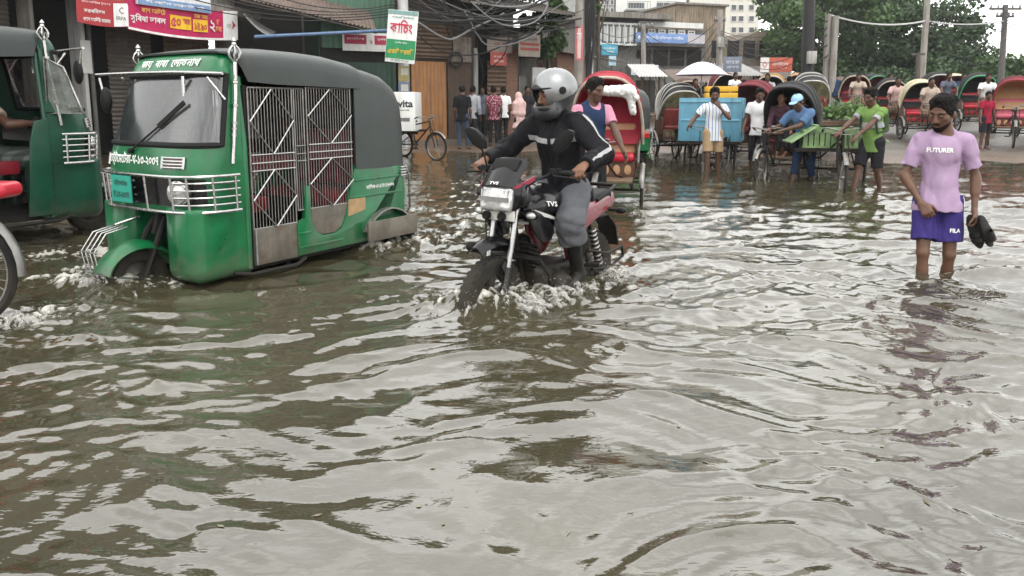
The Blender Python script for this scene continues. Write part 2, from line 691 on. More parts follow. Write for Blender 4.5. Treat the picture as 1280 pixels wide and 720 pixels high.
def make_ground():
    xs = np.concatenate([-np.geomspace(300, 24, 14), np.linspace(-22, 26, 130), np.geomspace(28, 300, 14)])
    ys = np.concatenate([np.linspace(-40, -1, 10), np.linspace(0, 34, 120), np.geomspace(35, 400, 26)])
    X, Y = np.meshgrid(xs, ys)
    Z = gz(X, Y)
    rough = 0.012 * np.sin(X * 2.3 + np.sin(Y * 1.7)) * np.sin(Y * 2.9 + np.sin(X * 1.1))
    Z = Z + rough * (np.abs(X) < 26)
    m, n = X.shape
    vs = np.stack([X, Y, Z], 2).reshape(-1, 3)
    fs = [(i * n + j, i * n + j + 1, (i + 1) * n + j + 1, (i + 1) * n + j) for i in range(m - 1) for j in range(n - 1)]
    ma = bpy.data.materials.new('wet_road')
    ma.use_nodes = True
    nt = ma.node_tree
    L = nt.links.new
    b = nt.nodes['Principled BSDF']
    ge = nd(nt, 'ShaderNodeNewGeometry')
    n1 = nd(nt, 'ShaderNodeTexNoise')
    n1.inputs['Scale'].default_value = 0.55
    n1.inputs['Detail'].default_value = 8
    n1.inputs['Roughness'].default_value = 0.7
    L(ge.outputs['Position'], n1.inputs['Vector'])
    r1 = nd(nt, 'ShaderNodeValToRGB')
    e = r1.color_ramp.elements
    e[0].position, e[0].color = 0.35, (0.05, 0.045, 0.038, 1)
    e[1].position, e[1].color = 0.62, (0.105, 0.10, 0.092, 1)
    x = r1.color_ramp.elements.new(0.5)
    x.color = (0.075, 0.062, 0.048, 1)
    L(n1.outputs['Fac'], r1.inputs['Fac'])
    # rubble and mud along the water's edge
    n2 = nd(nt, 'ShaderNodeTexVoronoi')
    n2.inputs['Scale'].default_value = 9
    L(ge.outputs['Position'], n2.inputs['Vector'])
    sx = nd(nt, 'ShaderNodeSeparateXYZ')
    L(ge.outputs['Position'], sx.inputs[0])
    mr = nd(nt, 'ShaderNodeMapRange')
    mr.inputs['From Min'].default_value = 0.16
    mr.inputs['From Max'].default_value = 0.03
    L(sx.outputs['Z'], mr.inputs['Value'])
    mx = nd(nt, 'ShaderNodeMix', data_type='RGBA')
    L(mr.outputs['Result'], mx.inputs['Factor'])
    L(r1.outputs['Color'], mx.inputs[6])
    r2 = nd(nt, 'ShaderNodeValToRGB')
    r2.color_ramp.elements[0].color = (0.15, 0.105, 0.075, 1)
    r2.color_ramp.elements[1].color = (0.075, 0.055, 0.04, 1)
    L(n2.outputs['Distance'], r2.inputs['Fac'])
    L(r2.outputs['Color'], mx.inputs[7])
    L(mx.outputs[2], b.inputs['Base Color'])
    rr = nd(nt, 'ShaderNodeMapRange')
    rr.inputs['To Min'].default_value = 0.12
    rr.inputs['To Max'].default_value = 0.75
    L(n1.outputs['Fac'], rr.inputs['Value'])
    L(rr.outputs['Result'], b.inputs['Roughness'])
    bp = nd(nt, 'ShaderNodeBump')
    bp.inputs['Strength'].default_value = 0.7
    bp.inputs['Distance'].default_value = 0.03
    L(n2.outputs['Distance'], bp.inputs['Height'])
    L(bp.outputs['Normal'], b.inputs['Normal'])
    o = mesh_obj('road', vs, fs, ma, smooth=180)
    tag(o, kind='structure')


# ------------------------------------------------------------------ flood water
WAKES = []          # (x, y, radius, height, foam): churned water round whatever moves through it
BUMPS = []          # (x, y, radius, height): smooth bow waves
TRAILS = []         # (x0, y0, x1, y1, w0, w1, amp, foam)


def wave_field(X, Y):
    rg = np.random.default_rng(5)
    # slow drift of the pattern so that crests wander
    wx = X + 0.22 * np.sin(0.9 * X + 0.7 * Y + 1) + 0.13 * np.sin(2.3 * Y - 1.1 * X) + 0.05 * np.sin(5.1 * X + 3.1 * Y)
    wy = Y + 0.20 * np.sin(0.8 * Y - 0.9 * X + 2) + 0.12 * np.sin(2.6 * X + 1.3 * Y) + 0.05 * np.sin(4.3 * X - 5.7 * Y)
    H = np.zeros_like(X)
    DX, DY = np.zeros_like(X), np.zeros_like(X)
    P = 0.80 + 0.30 * np.sin(0.55 * X - 0.9 * Y + 0.8) * np.sin(0.8 * Y + 0.3 * X) + 0.18 * np.sin(1.7 * X + 0.6 * Y)
    for i in range(64):
        lam = 0.09 * (0.85 / 0.09) ** (rg.random() ** 1.2)
        th = PI / 2 + rg.normal() * 0.50
        k = 2 * PI / lam
        a = WAVE_A * lam ** 1.05
        ph = k * (wx * math.cos(th) + wy * math.sin(th)) + rg.uniform(0, 6.28)
        H += a * P * np.sin(ph)
        c = a * P * np.cos(ph) * WAVE_Q
        DX += math.cos(th) * c
        DY += math.sin(th) * c
    # short cross ripples, stronger to the right
    rt = 0.35 + 0.65 * sstep(-1.0, 2.0, X)
    for i in range(26):
        lam = rg.uniform(0.055, 0.17)
        th = PI / 2 + rg.normal() * 0.55 + 0.35
        k = 2 * PI / lam
        H += rt * 0.0062 * lam * np.sin(k * (wx * math.cos(th) + wy * math.sin(th)) + rg.uniform(0, 6.28)) * (0.6 + 0.5 * np.sin(1.9 * X + 2.3 * Y + i))
    return H, DX, DY


def noise2(X, Y, f, seed):
    rg = np.random.default_rng(seed)
    out = np.zeros_like(X)
    for i in range(14):
        th = rg.uniform(0, 6.28)
        kk = f * rg.uniform(0.6, 2.2)
        out += np.sin(kk * (X * math.cos(th) + Y * math.sin(th)) + rg.uniform(0, 6.28) + 1.3 * np.sin(0.6 * kk * (X * math.sin(th) - Y * math.cos(th)) + i)) / (kk / f)
    return out / 3.0


def make_water():
    rows, cols = 560, 860
    # rows evenly spaced as the eye sees them, out to 24 m
    q = np.linspace(0, 1, rows)
    dep = 1.25 / (1.02 - q * (1.02 - 1.25 / 24.0))      # distance from 1.2 m to 24 m
    Y = np.repeat(dep[:, None], cols, 1)
    u = np.linspace(-1, 1, cols)
    half = (Y[:, :1] * 0.98 + 1.1)
    X = u[None, :] * half
    H, DX, DY = wave_field(X, Y)
    foam = np.zeros_like(X)
    chop = noise2(X, Y, 17.0, 3)
    chop2 = noise2(X, Y, 42.0, 4)
    chop3 = noise2(X, Y, 95.0, 6)
    for (x, y, r, h, fo) in WAKES:
        d = np.hypot(X - x, (Y - y))
        g = np.exp(-(d / r) ** 2)
        H += 0.20 * h * g * (0.3 + 0.40 * chop + 0.40 * chop2 + 0.28 * chop3)
        foam = np.maximum(foam, fo * np.exp(-(d / (r * 1.05)) ** 2) * (0.55 + 0.5 * chop2 + 0.35 * chop + 0.35 * chop3))
    for (x0, y0, x1, y1, w0, w1, am, fo) in TRAILS:
        dx, dy = x1 - x0, y1 - y0
        L2 = dx * dx + dy * dy
        t = np.clip(((X - x0) * dx + (Y - y0) * dy) / L2, 0, 1)
        d = np.hypot(X - x0 - t * dx, Y - y0 - t * dy)
        w = w0 + (w1 - w0) * t
        g = np.exp(-(d / w) ** 2) * (1 - 0.8 * t)
        H += 0.35 * am * g * (0.3 + chop + 0.8 * chop2)
        foam = np.maximum(foam, fo * g * (0.35 + 0.75 * chop2 + 0.6 * chop))
    for (x, y, r, h) in BUMPS:
        H += h * np.exp(-((X - x) ** 2 + (Y - y) ** 2) / r ** 2)
    # keep the sheet below the deck level of dry ground: it simply runs into the rising road
    fade = 1 - 0.35 * sstep(9, 20, Y)
    H = H * fade
    vs = np.stack([X + DX * fade, Y + DY * fade, H], 2).reshape(-1, 3)
    i = np.arange(rows - 1)[:, None] * cols + np.arange(cols - 1)[None, :]
    fs = np.stack([i, i + 1, i + cols + 1, i + cols], 2).reshape(-1, 4).tolist()
    ma = bpy.data.materials.new('flood_water')
    ma.use_nodes = True
    nt = ma.node_tree
    L = nt.links.new
    b = nt.nodes['Principled BSDF']
    ge = nd(nt, 'ShaderNodeNewGeometry')
    n1 = nd(nt, 'ShaderNodeTexNoise')
    n1.inputs['Scale'].default_value = 0.8
    n1.inputs['Detail'].default_value = 5
    L(ge.outputs['Position'], n1.inputs['Vector'])
    r1 = nd(nt, 'ShaderNodeValToRGB')
    r1.color_ramp.elements[0].position = 0.35
    r1.color_ramp.elements[0].color = (*WATER_A, 1)
    r1.color_ramp.elements[1].position = 0.68
    r1.color_ramp.elements[1].color = (*WATER_B, 1)
    L(n1.outputs['Fac'], r1.inputs['Fac'])
    at = nd(nt, 'ShaderNodeAttribute')
    at.attribute_name = 'foam'
    nf = nd(nt, 'ShaderNodeTexNoise')
    nf.inputs['Scale'].default_value = 38
    nf.inputs['Detail'].default_value = 6
    nf.inputs['Roughness'].default_value = 0.7
    L(ge.outputs['Position'], nf.inputs['Vector'])
    ad = nd(nt, 'ShaderNodeMath', operation='ADD')
    L(at.outputs['Fac'], ad.inputs[0])
    L(nf.outputs['Fac'], ad.inputs[1])
    fr = nd(nt, 'ShaderNodeMapRange')
    fr.inputs['From Min'].default_value = 0.90
    fr.inputs['From Max'].default_value = 1.30
    fr.inputs['To Max'].default_value = 0.78
    L(ad.outputs[0], fr.inputs['Value'])
    mx = nd(nt, 'ShaderNodeMix', data_type='RGBA')
    L(fr.outputs['Result'], mx.inputs['Factor'])
    L(r1.outputs['Color'], mx.inputs[6])
    mx.inputs[7].default_value = (0.62, 0.60, 0.54, 1)
    L(mx.outputs[2], b.inputs['Base Color'])
    rr = nd(nt, 'ShaderNodeMapRange')
    rr.inputs['To Min'].default_value = 0.06
    rr.inputs['To Max'].default_value = 0.55
    L(fr.outputs['Result'], rr.inputs['Value'])
    L(rr.outputs['Result'], b.inputs['Roughness'])
    b.inputs['IOR'].default_value = WATER_IOR
    # capillary ripples
    mp = nd(nt, 'ShaderNodeMapping')
    mp.inputs['Scale'].default_value = (9, 17, 9)
    L(ge.outputs['Position'], mp.inputs['Vector'])
    nb = nd(nt, 'ShaderNodeTexNoise')
    nb.inputs['Scale'].default_value = 1.0
    nb.inputs['Detail'].default_value = 3
    L(mp.outputs['Vector'], nb.inputs['Vector'])
    bp = nd(nt, 'ShaderNodeBump')
    bp.inputs['Strength'].default_value = 0.28
    bp.inputs['Distance'].default_value = 0.012
    L(nb.outputs['Fac'], bp.inputs['Height'])
    L(bp.outputs['Normal'], b.inputs['Normal'])
    o = mesh_obj('water', vs, fs, ma, smooth=180)
    a = o.data.attributes.new('foam', 'FLOAT', 'POINT')
    a.data.foreach_set('value', np.clip(foam, 0, 1).astype(np.float32).ravel())
    tag(o, kind='structure')
    return o


WATER_A = (0.037, 0.033, 0.018)
WATER_B = (0.062, 0.055, 0.033)
WATER_IOR = 2.0
WAVE_A, WAVE_Q = 0.0064, 1.5


def make_haze(density):
    m = MB()
    m.box((0, 36, 17.2), (130, 150, 36))
    ma = bpy.data.materials.new('damp_air')
    ma.use_nodes = True
    nt = ma.node_tree
    nt.nodes.clear()
    ou = nd(nt, 'ShaderNodeOutputMaterial')
    pv = nd(nt, 'ShaderNodeVolumePrincipled')
    pv.inputs['Color'].default_value = (0.93, 0.95, 0.97, 1)
    pv.inputs['Density'].default_value = density
    pv.inputs['Anisotropy'].default_value = 0.2
    nt.links.new(pv.outputs[0], ou.inputs['Volume'])
    o = m.build('haze', ma, None, smooth=0)
    tag(o, kind='stuff')
# ------------------------------------------------------------------ shared materials
GREEN = mat('auto_green_paint', (0.003, 0.118, 0.038), 0.30, var=0.28, scale=4, bump=0.45, bscale=4.5, mud=0.5, mudz=(0.0, 0.26), coat=0.25, streak=0.28)
DGREEN = mat('dark_green_paint', (0.004, 0.055, 0.03), 0.36, var=0.22, scale=5, bump=0.12, bscale=18, mud=0.6, mudz=(0.05, 0.4), coat=0.2, streak=0.3)
VINYL = mat('grey_vinyl', (0.030, 0.038, 0.036), 0.44, var=0.25, scale=3, bump=0.28, bscale=9, streak=0.2)
CHROME = mat('chrome', (0.44, 0.44, 0.43), 0.24, metal=1.0, var=0.12, scale=30, rust=0.25)
STEEL = mat('dull_steel', (0.30, 0.29, 0.27), 0.42, metal=0.9, var=0.2, scale=14, rust=0.45)
RIMD = mat('muddy_steel_rim', (0.05, 0.046, 0.04), 0.5, metal=0.4, var=0.4, scale=14, rust=0.4)
BARS = mat('barred_steel', (0.24, 0.235, 0.22), 0.4, metal=0.8, var=0.25, scale=14, rust=0.4)
BLACKP = mat('black_plastic', (0.008, 0.008, 0.008), 0.5, var=0.3, scale=12, mud=0.12, spec=0.22)
BLACKG = mat('black_gloss', (0.006, 0.006, 0.007), 0.22, var=0.2, scale=6, mud=0.2, mudz=(0.0, 0.25), coat=0.22, spec=0.3)
RUBBER = mat('rubber', (0.016, 0.016, 0.016), 0.7, var=0.3, scale=25, mud=0.25, spec=0.15)
SHEET = mat('scuffed_sheet_metal', (0.17, 0.155, 0.13), 0.5, metal=0.35, var=0.35, scale=5, rust=0.55, streak=0.5, bump=0.15, bscale=12, mud=0.4)
GLASS = mat('windscreen_glass', (0.035, 0.042, 0.044), 0.04, var=0.8, scale=2.6, alpha=0.55, spec=1.0, ior=1.7, coat=0.35)
LAMPG = mat('lamp_glass', (0.42, 0.42, 0.41), 0.06, var=0.3, scale=30, metal=0.55, coat=1.0)
REDSEAT = mat('red_vinyl', (0.22, 0.012, 0.022), 0.4, var=0.25, scale=8, bump=0.2, bscale=20)
DARKRED = mat('dark_red_panel', (0.07, 0.01, 0.012), 0.5, var=0.3, scale=8)
WHITEP = mat('white_lettering', (0.78, 0.80, 0.76), 0.5, var=0.06)
TEAL = mat('teal_plate', (0.02, 0.30, 0.22), 0.45, var=0.12, scale=20)
DARKTXT = mat('dark_lettering', (0.02, 0.03, 0.03), 0.6)
TAN = mat('bare_primer_patch', (0.36, 0.24, 0.12), 0.6, var=0.2, scale=15)
INNER = mat('dark_interior', (0.012, 0.013, 0.013), 0.8, var=0.3)
REDLAMP = mat('red_lamp_lens', (0.42, 0.02, 0.015), 0.18, var=0.1, coat=0.6)
ORLAMP = mat('amber_lamp_lens', (0.55, 0.18, 0.02), 0.18, var=0.1, coat=0.6)
CANE = mat('worn_grey_paint', (0.16, 0.145, 0.13), 0.55, var=0.3, scale=7, rust=0.3, streak=0.4, mud=0.3)

# plan of the cab shell: height -> (front x, half width)
_AZ = [0.20, 0.34, 0.55, 0.72, 0.95, 1.06, 1.13, 1.65, 1.69, 1.75, 1.79]
_AX = [0.70, 0.80, 0.88, 0.91, 0.925, 0.91, 0.885, 0.68, 0.67, 0.635, 0.56]
_AW = [0.50, 0.545, 0.58, 0.59, 0.59, 0.585, 0.58, 0.55, 0.545, 0.52, 0.46]


def shell(a, z, off=0.0):
    xf, w = np.interp(z, _AZ, _AX), np.interp(z, _AZ, _AW)
    e = 0.46
    c, s = abs(math.cos(a)) ** e, math.copysign(abs(math.sin(a)) ** e, math.sin(a))
    xb = 0.49
    x, y = xb + (xf - xb) * c, w * s
    n = unit((math.cos(a) ** 3 * 1.0 + 1e-3, math.sin(a) * abs(math.sin(a)), 0))
    return V(x + n[0] * off, y + n[1] * off, z)


def shell_x(y, z, off=0.0):
    xf, w = np.interp(z, _AZ, _AX), np.interp(z, _AZ, _AW)
    t = min(abs(y) / w, 0.999) ** (1 / 0.46)
    a = math.asin(t)
    return 0.49 + (xf - 0.49) * abs(math.cos(a)) ** 0.46 + off


def shell_patch(mb, a0, a1, zs, na=28, off=0.0, t=0.015):
    mb.sheet([[shell(a0 + (a1 - a0) * i / na, z, off) for i in range(na + 1)] for z in zs], -t)


def tyre(mb, r, w, M, tread=True):
    pr = [(r * 0.62, -w * 0.42), (r * 0.8, -w * 0.52), (r * 0.94, -w * 0.5), (r, -w * 0.3), (r, w * 0.3), (r * 0.94, w * 0.5), (r * 0.8, w * 0.52), (r * 0.62, w * 0.42)]
    mb.lathe(pr, 32, M, closed=True)


def small_wheel(parent, c, r, w, hubmat):
    M = axisM(c, (0, 1, 0))
    m = MB()
    tyre(m, r, w, M)
    o = m.build('wheel', RUBBER, parent)
    m = MB()
    m.lathe([(0.0, w * 0.30), (r * 0.2, w * 0.36), (r * 0.28, w * 0.2), (r * 0.55, w * 0.15), (r * 0.64, w * 0.4), (r * 0.64, -w * 0.4), (r * 0.55, -w * 0.15), (r * 0.28, -w * 0.2), (r * 0.2, -w * 0.36), (0, -w * 0.3)], 24, M)
    m.build('rim', hubmat, o)
    return o


def grille(mb, x0, x1, z0, z1, y, nb, diamond=True, bands=True, r=0.0034, deco=None):
    """barred side of the cab in the plane y; the bright ornamental rods go to deco"""
    deco = deco or mb
    for i in range(nb + 1):
        x = x0 + (x1 - x0) * i / nb
        rr = 0.007 if i in (0, nb) else r
        mb.tube([(x, y, z0), (x, y, z1)], rr, 6)
    for z in (z0, z1):
        mb.tube([(x0, y, z), (x1, y, z)], 0.007, 6)
    zm = z0 + (z1 - z0) * 0.47
    if bands:
        for z in (zm - 0.055, zm, zm + 0.06):
            deco.tube([(x0, y + 0.012, z), (x1, y + 0.012, z)], 0.0055, 6)
    if diamond:
        xm = (x0 + x1) / 2
        yo = y + 0.014 * (1 if y > 0 else -1)
        zc = (zm + 0.06 + z1) / 2
        zc2 = (z0 + zm - 0.055) / 2
        for g, p, q in ((deco, (x0, zc), (xm, z1 - 0.01)), (mb, (xm, z1 - 0.01), (x1, zc)), (deco, (x1, zc), (xm, zm + 0.06)), (mb, (xm, zm + 0.06), (x0, zc)),
                        (deco, (xm, zm - 0.055), (x0, zc2)), (mb, (xm, zm - 0.055), (x1, zc2)), (mb, (x0, zc2), (xm, z0)), (deco, (x1, zc2), (xm, z0))):
            g.tube([(p[0], yo, p[1]), (q[0], yo, q[1])], 0.0075 if g is deco else 0.005, 6)


def warp_front(o, off=0.006):
    """bend flat lettering (built in the plane x=0) on to the curved front of the cab"""
    me = o.data
    n = len(me.vertices)
    co = np.empty(n * 3)
    me.vertices.foreach_get('co', co)
    co = co.reshape(-1, 3)
    for q in co:
        q[0] = shell_x(q[1], q[2], off)
    me.vertices.foreach_set('co', co.ravel())
    me.update()


def rail(mb, z, a0, a1, off, r=0.008, n=26):
    mb.tube([shell(a0 + (a1 - a0) * i / n, z, off) for i in range(n + 1)], r, 6)


def auto_rickshaw(label, loc, rz, paint, texts=True, glass_side=0, scale=1.0, group=None, bamper=True):
    t = thing('auto_rickshaw', label, 'auto rickshaw', loc, rz, group, scale)
    # ---- body
    m = MB()
    arch = [(-0.93 + 0.30 * math.cos(R(q)), 0.235 + 0.30 * math.sin(R(q))) for q in range(172, 28, -12)]
    out = [(0.06, 0.27), (-0.50, 0.27)] + arch + [(-1.17, 0.45), (-1.18, 0.66), (-1.16, 0.88), (-0.58, 0.93), (-0.545, 0.85), (-0.50, 0.70), (-0.45, 0.52), (-0.40, 0.43), (-0.33, 0.395), (-0.20, 0.395), (-0.13, 0.43),
           (-0.09, 0.52), (-0.075, 0.80), (-0.035, 0.81), (-0.02, 0.55), (0.06, 0.52)]
    for s in (1, -1):
        Mx = frameM((0, 0, 0), (1, 0, 0), (0, 0, 1), (0, -1, 0))
        m.prism(out, -0.60 * s, -0.555 * s, Mx) if s > 0 else m.prism(out, 0.555, 0.60, Mx)
        # pressed ribs along the flank
        m.bar((-0.56, s * 0.6, 0.80), (-1.15, s * 0.6, 0.80), 0.012, 0.02)
        m.bar((-0.50, s * 0.6, 0.66), (-1.15, s * 0.6, 0.66), 0.012, 0.02)
        m.bar((0.05, s * 0.6, 0.44), (-0.07, s * 0.6, 0.44), 0.012, 0.02)
        m.bar((0.05, s * 0.6, 0.33), (-0.42, s * 0.6, 0.33), 0.012, 0.02)
    m.box((-1.155, 0, 0.66), (0.04, 1.15, 0.44))
    body = m.build('body', paint, t, bevel=0.012)
    m = MB()
    m.box((-0.28, 0, 0.255), (1.7, 1.08, 0.05))
    m.box((-1.0, 0, 0.33), (0.26, 1.0, 0.12))
    m.tube([(0.62, 0.57, 0.24), (0.5, 0.62, 0.215), (0.1, 0.63, 0.215), (-0.02, 0.58, 0.24)], 0.016, 8)
    m.tube([(0.62, -0.57, 0.24), (0.5, -0.62, 0.215), (0.1, -0.63, 0.215), (-0.02, -0.58, 0.24)], 0.016, 8)
    m.build('floor_pan', BLACKP, t)
    # ---- front of the cab
    m = MB()
    shell_patch(m, -PI / 2, PI / 2, [0.70, 0.80, 0.90, 1.0, 1.07, 1.13], 40)
    for s in (1, -1):
        shell_patch(m, s * R(79), s * PI / 2, [1.13, 1.25, 1.4, 1.5, 1.65], 6)
        m.tube([(0.49, s * 0.575, 0.25), (0.49, s * 0.58, 0.8), (0.485, s * 0.57, 1.15), (0.475, s * 0.53, 1.62)], 0.022, 8)
    m.sheet([[shell(-PI / 2 + PI * i / 40, z) for i in range(41)] for z in (1.645, 1.67, 1.70, 1.73, 1.755, 1.78, 1.79)], -0.015)
    m.build('cab_front', paint, t, smooth=50)
    # the two bulging leg shields with the wheel well between them
    for s in (1, -1):
        sd = SDF((0.3, -0.72, 0.12), (1.05, 0.72, 0.85), 0.012)
        sd.rbox((0.66, s * 0.395, 0.49), (0.26, 0.188, 0.29), 0.09)
        sd.ell((0.74, s * 0.40, 0.50), (0.20, 0.17, 0.30), k=0.05)
        sd.plane((0, 0, 0.722), (0, 0, 1))
        sd.mesh('leg_shield', paint, t)
    m = MB()
    m.box((0.60, 0, 0.55), (0.10, 0.5, 0.4))
    m.box((0.76, 0, 0.72), (0.24, 0.5, 0.03))
    m.build('wheel_well', INNER, t)
    m = MB()
    shell_patch(m, -R(62), R(62), [0.735, 0.80, 0.86, 0.925], 30, 0.006, 0.004)
    m.build('headlamp_panel', BLACKG, t)
    # windscreen with rubber gasket
    m = MB()
    zz = [1.165, 1.25, 1.35, 1.45, 1.55, 1.615]
    m.sheet([[shell(-R(80) + R(160) * i / 32, z, -0.004) for i in range(33)] for z in zz], 0.006)
    ws = m.build('windscreen', GLASS, t)
    m = MB()
    a = R(80)
    loop = [shell(-a + 2 * a * i / 30, 1.15) for i in range(31)] + [shell(a, z) for z in (1.22, 1.35, 1.5, 1.58)] + [shell(a - 2 * a * i / 30, 1.63) for i in range(31)] + [shell(-a, z) for z in (1.58, 1.5, 1.35, 1.22)]
    m.tube(loop, 0.021, 8, closed=True)
    m.build('gasket', RUBBER, ws)
    m = MB()
    p0, p1 = V(shell_x(-0.12, 1.10, 0.02), -0.12, 1.10), V(shell_x(0.34, 1.42, 0.02), 0.34, 1.42)
    m.tube([p0, p1], 0.007, 6)
    q0 = p0 + (p1 - p0) * 0.55
    m.bar(q0 + V(0.002, 0, 0), p1 + V(0.002, 0.02, 0.02), 0.014, 0.03)
    m.lathe([(0.02, 0), (0.02, 0.03), (0.0, 0.035)], 12, axisM(p0 - V(0.02, 0, 0), (1, 0, 0)))
    m.build('wiper', BLACKP, ws)
    # ---- chrome: bumper rails, posts, finials, mirror bar
    m = MB()
    for z in (0.70, 0.75, 0.80, 0.85, 0.90, 0.945):
        big = z in (0.70, 0.945)
        if big:
            rail(m, z, -R(88), R(88), 0.05, 0.011)
        else:
            rail(m, z, -R(88), -R(38), 0.045, 0.007)
            rail(m, z, R(24), R(88), 0.045, 0.007)
            rail(m, z, -R(20), R(0), 0.045, 0.007)
    for dg in (-86, -60, -38, -20, 2, 24, 40, 66, 86):
        m.tube([shell(R(dg), 0.70, 0.05), shell(R(dg), 0.945, 0.05)], 0.009, 6)
    bu = m.build('bumper', CHROME, t)
    m = MB()
    yc = -0.155
    px_ = shell_x(yc, 0.84, 0.062)
    m.box((px_, yc, 0.835), (0.008, 0.25, 0.19))
    pl = m.build('number_plate', TEAL, t)
    MT = lambda x, y, z: frameM((x, y, z), (0, 1, 0), (0, 0, 1), (1, 0, 0))
    if texts:
        text_mesh([('চট্টেমেটরা', 0.17, 0.05, MT(px_ + 0.007, yc, 0.875), 0.01), ('থ ১৩-২০৩৭', 0.2, 0.055, MT(px_ + 0.007, yc, 0.795), 0.01)], 'lettering', DARKTXT, pl)
    for s in (1, -1):
        m = MB()
        y = 0.40 * s
        x = shell_x(y, 0.83)
        nrm = unit((1, 0.35 * s, 0))
        M = axisM((x - 0.035, y, 0.83), nrm)
        m.lathe([(0.085, 0), (0.09, 0.035), (0.086, 0.055), (0.078, 0.058)], 24, M)
        h = m.build('headlight', CHROME, t)
        m = MB()
        m.lathe([(0.078, 0.05), (0.07, 0.066), (0.04, 0.078), (0.0, 0.082)], 24, M)
        m.build('lens', LAMPG, h)
        # corner indicator vents under the windscreen
        m = MB()
        va, vb_ = (0.27, 0.46) if s > 0 else (0.43, 0.54)
        vz = 1.035
        for k in range(4):
            zq = vz - 0.033 + 0.022 * k
            m.tube([(shell_x(s * q, zq, 0.012), s * q, zq) for q in np.linspace(va, vb_, 5)], 0.007, 6)
        for q in (va, vb_):
            m.tube([(shell_x(s * q, vz - 0.04, 0.012), s * q, vz - 0.04), (shell_x(s * q, vz + 0.04, 0.012), s * q, vz + 0.04)], 0.01, 6)
        iv = m.build('indicator', CHROME, t)
        m = MB()
        m.sheet([[(shell_x(s * q, z, 0.005), s * q, z) for q in np.linspace(va + 0.005, vb_ - 0.005, 5)] for z in (1.005, 1.035, 1.065)], 0.003)
        m.build('lens', mat('grubby_amber', (0.10, 0.035, 0.02), 0.3), iv)
        # chrome corner posts with cage finials
        m = MB()
        x0, y0 = 0.60, s * 0.60
        m.tube([(x0, y0, 1.02), (x0 - 0.02, y0, 1.2), (x0 - 0.06, y0 - 0.01 * s, 1.5), (x0 - 0.07, y0 - 0.015 * s, 1.72)], 0.013, 8)
        for zq in (1.22, 1.26, 1.30, 1.42, 1.58):
            m.lathe([(0.013, -0.012), (0.021, -0.008), (0.021, 0.008), (0.013, 0.012)], 10, axisM((x0 - 0.06 * min(1, (zq - 1.0) / 0.5), y0 - 0.01 * s, zq), (0, 0, 1)))
        xq, yq = x0 - 0.07, y0 - 0.015 * s
        for k in range(6):
            an = k * PI / 3
            m.tube([(xq + rr * math.cos(an), yq + rr * math.sin(an), 1.72 + zz_) for rr, zz_ in ((0.01, 0), (0.036, 0.03), (0.044, 0.06), (0.03, 0.09), (0.008, 0.11))], 0.006, 5)
        m.lathe([(0.012, 0.1), (0.018, 0.115), (0.012, 0.13), (0.02, 0.14), (0.004, 0.165)], 10, axisM((xq, yq, 1.72), (0, 0, 1)))
        m.build('finial_post', CHROME, t)
    m = MB()
    m.tube([(0.72, -0.86, 1.655), (0.74, -0.3, 1.655), (0.74, 0.2, 1.65), (0.66, 0.62, 1.635)], 0.011, 8)
    m.tube([(0.73, 0.28, 1.62), (0.735, 0.285, 1.48)], 0.012, 6)
    m.tube([(0.71, -0.52, 1.625), (0.60, -0.56, 1.50)], 0.009, 6)
    m.tube([(0.68, 0.48, 1.612), (0.62, 0.58, 1.46)], 0.009, 6)
    m.tube([(0.70, -0.86, 1.63), (0.69, -0.84, 1.52)], 0.009, 6)
    br = m.build('mirror_bar', CHROME, t)
    m = MB()
    m.ell((0.69, -0.80, 1.46), (0.03, 0.07, 0.10), nu=20, nv=12)
    m.build('mirror', BLACKP, br)
    if texts:
        o = text_mesh([('চট্টেমেটরা-থ-১৩-২০৩৭', 0.64, 0.105, frameM((0, -0.10, 1.042), (0, 1, 0), (0, 0, 1), (1, 0, 0)), 0.016)], 'lettering', WHITEP, t)
        warp_front(o)
        o = text_mesh([('জয়  বাবা  েলাকনাথ', 0.70, 0.072, frameM((0, 0.02, 1.715), (0, 1, 0), (0, 0, 1), (1, 0, 0)), 0.012)], 'lettering', WHITEP, t)
        warp_front(o, 0.008)
        text_mesh([('মািলক-01670154494', 0.34, 0.04, frameM((-0.86, 0.603, 0.735), (-1, 0, 0), (0, 0, 1), (0, 1, 0)), 0.015)], 'lettering', WHITEP, t)
    # ---- canopy
    def arc(x, zt, zs, w, zb, n=20):
        """cross-section from the left hem over the top to the right hem"""
        pts = [(x, w, zb), (x, w, (zb + zs) / 2), (x, w, zs)]
        for i in range(1, n):
            q = PI * i / n
            pts.append((x, w * math.copysign(abs(math.cos(q)) ** 0.45, math.cos(q)), zs + (zt - zs) * math.sin(q) ** 0.7))
        return pts + [(x, -w, zs), (x, -w, (zb + zs) / 2), (x, -w, zb)]
    m = MB()
    st = [(0.60, 1.80, 1.785, 0.50, 1.778), (0.52, 1.815, 1.775, 0.545, 1.765), (0.475, 1.825, 1.73, 0.58, 1.68), (0.44, 1.83, 1.70, 0.60, 1.585), (0.2, 1.84, 1.69, 0.615, 1.57), (-0.1, 1.835, 1.68, 0.62, 1.565), (-0.35, 1.82, 1.66, 0.625, 1.56), (-0.60, 1.78, 1.63, 0.625, 1.555), (-0.64, 1.765, 1.62, 0.622, 1.555)]
    m.sheet([arc(*q) for q in st], 0.014)
    ca = m.build('canopy', VINYL, t, smooth=60)
    m = MB()
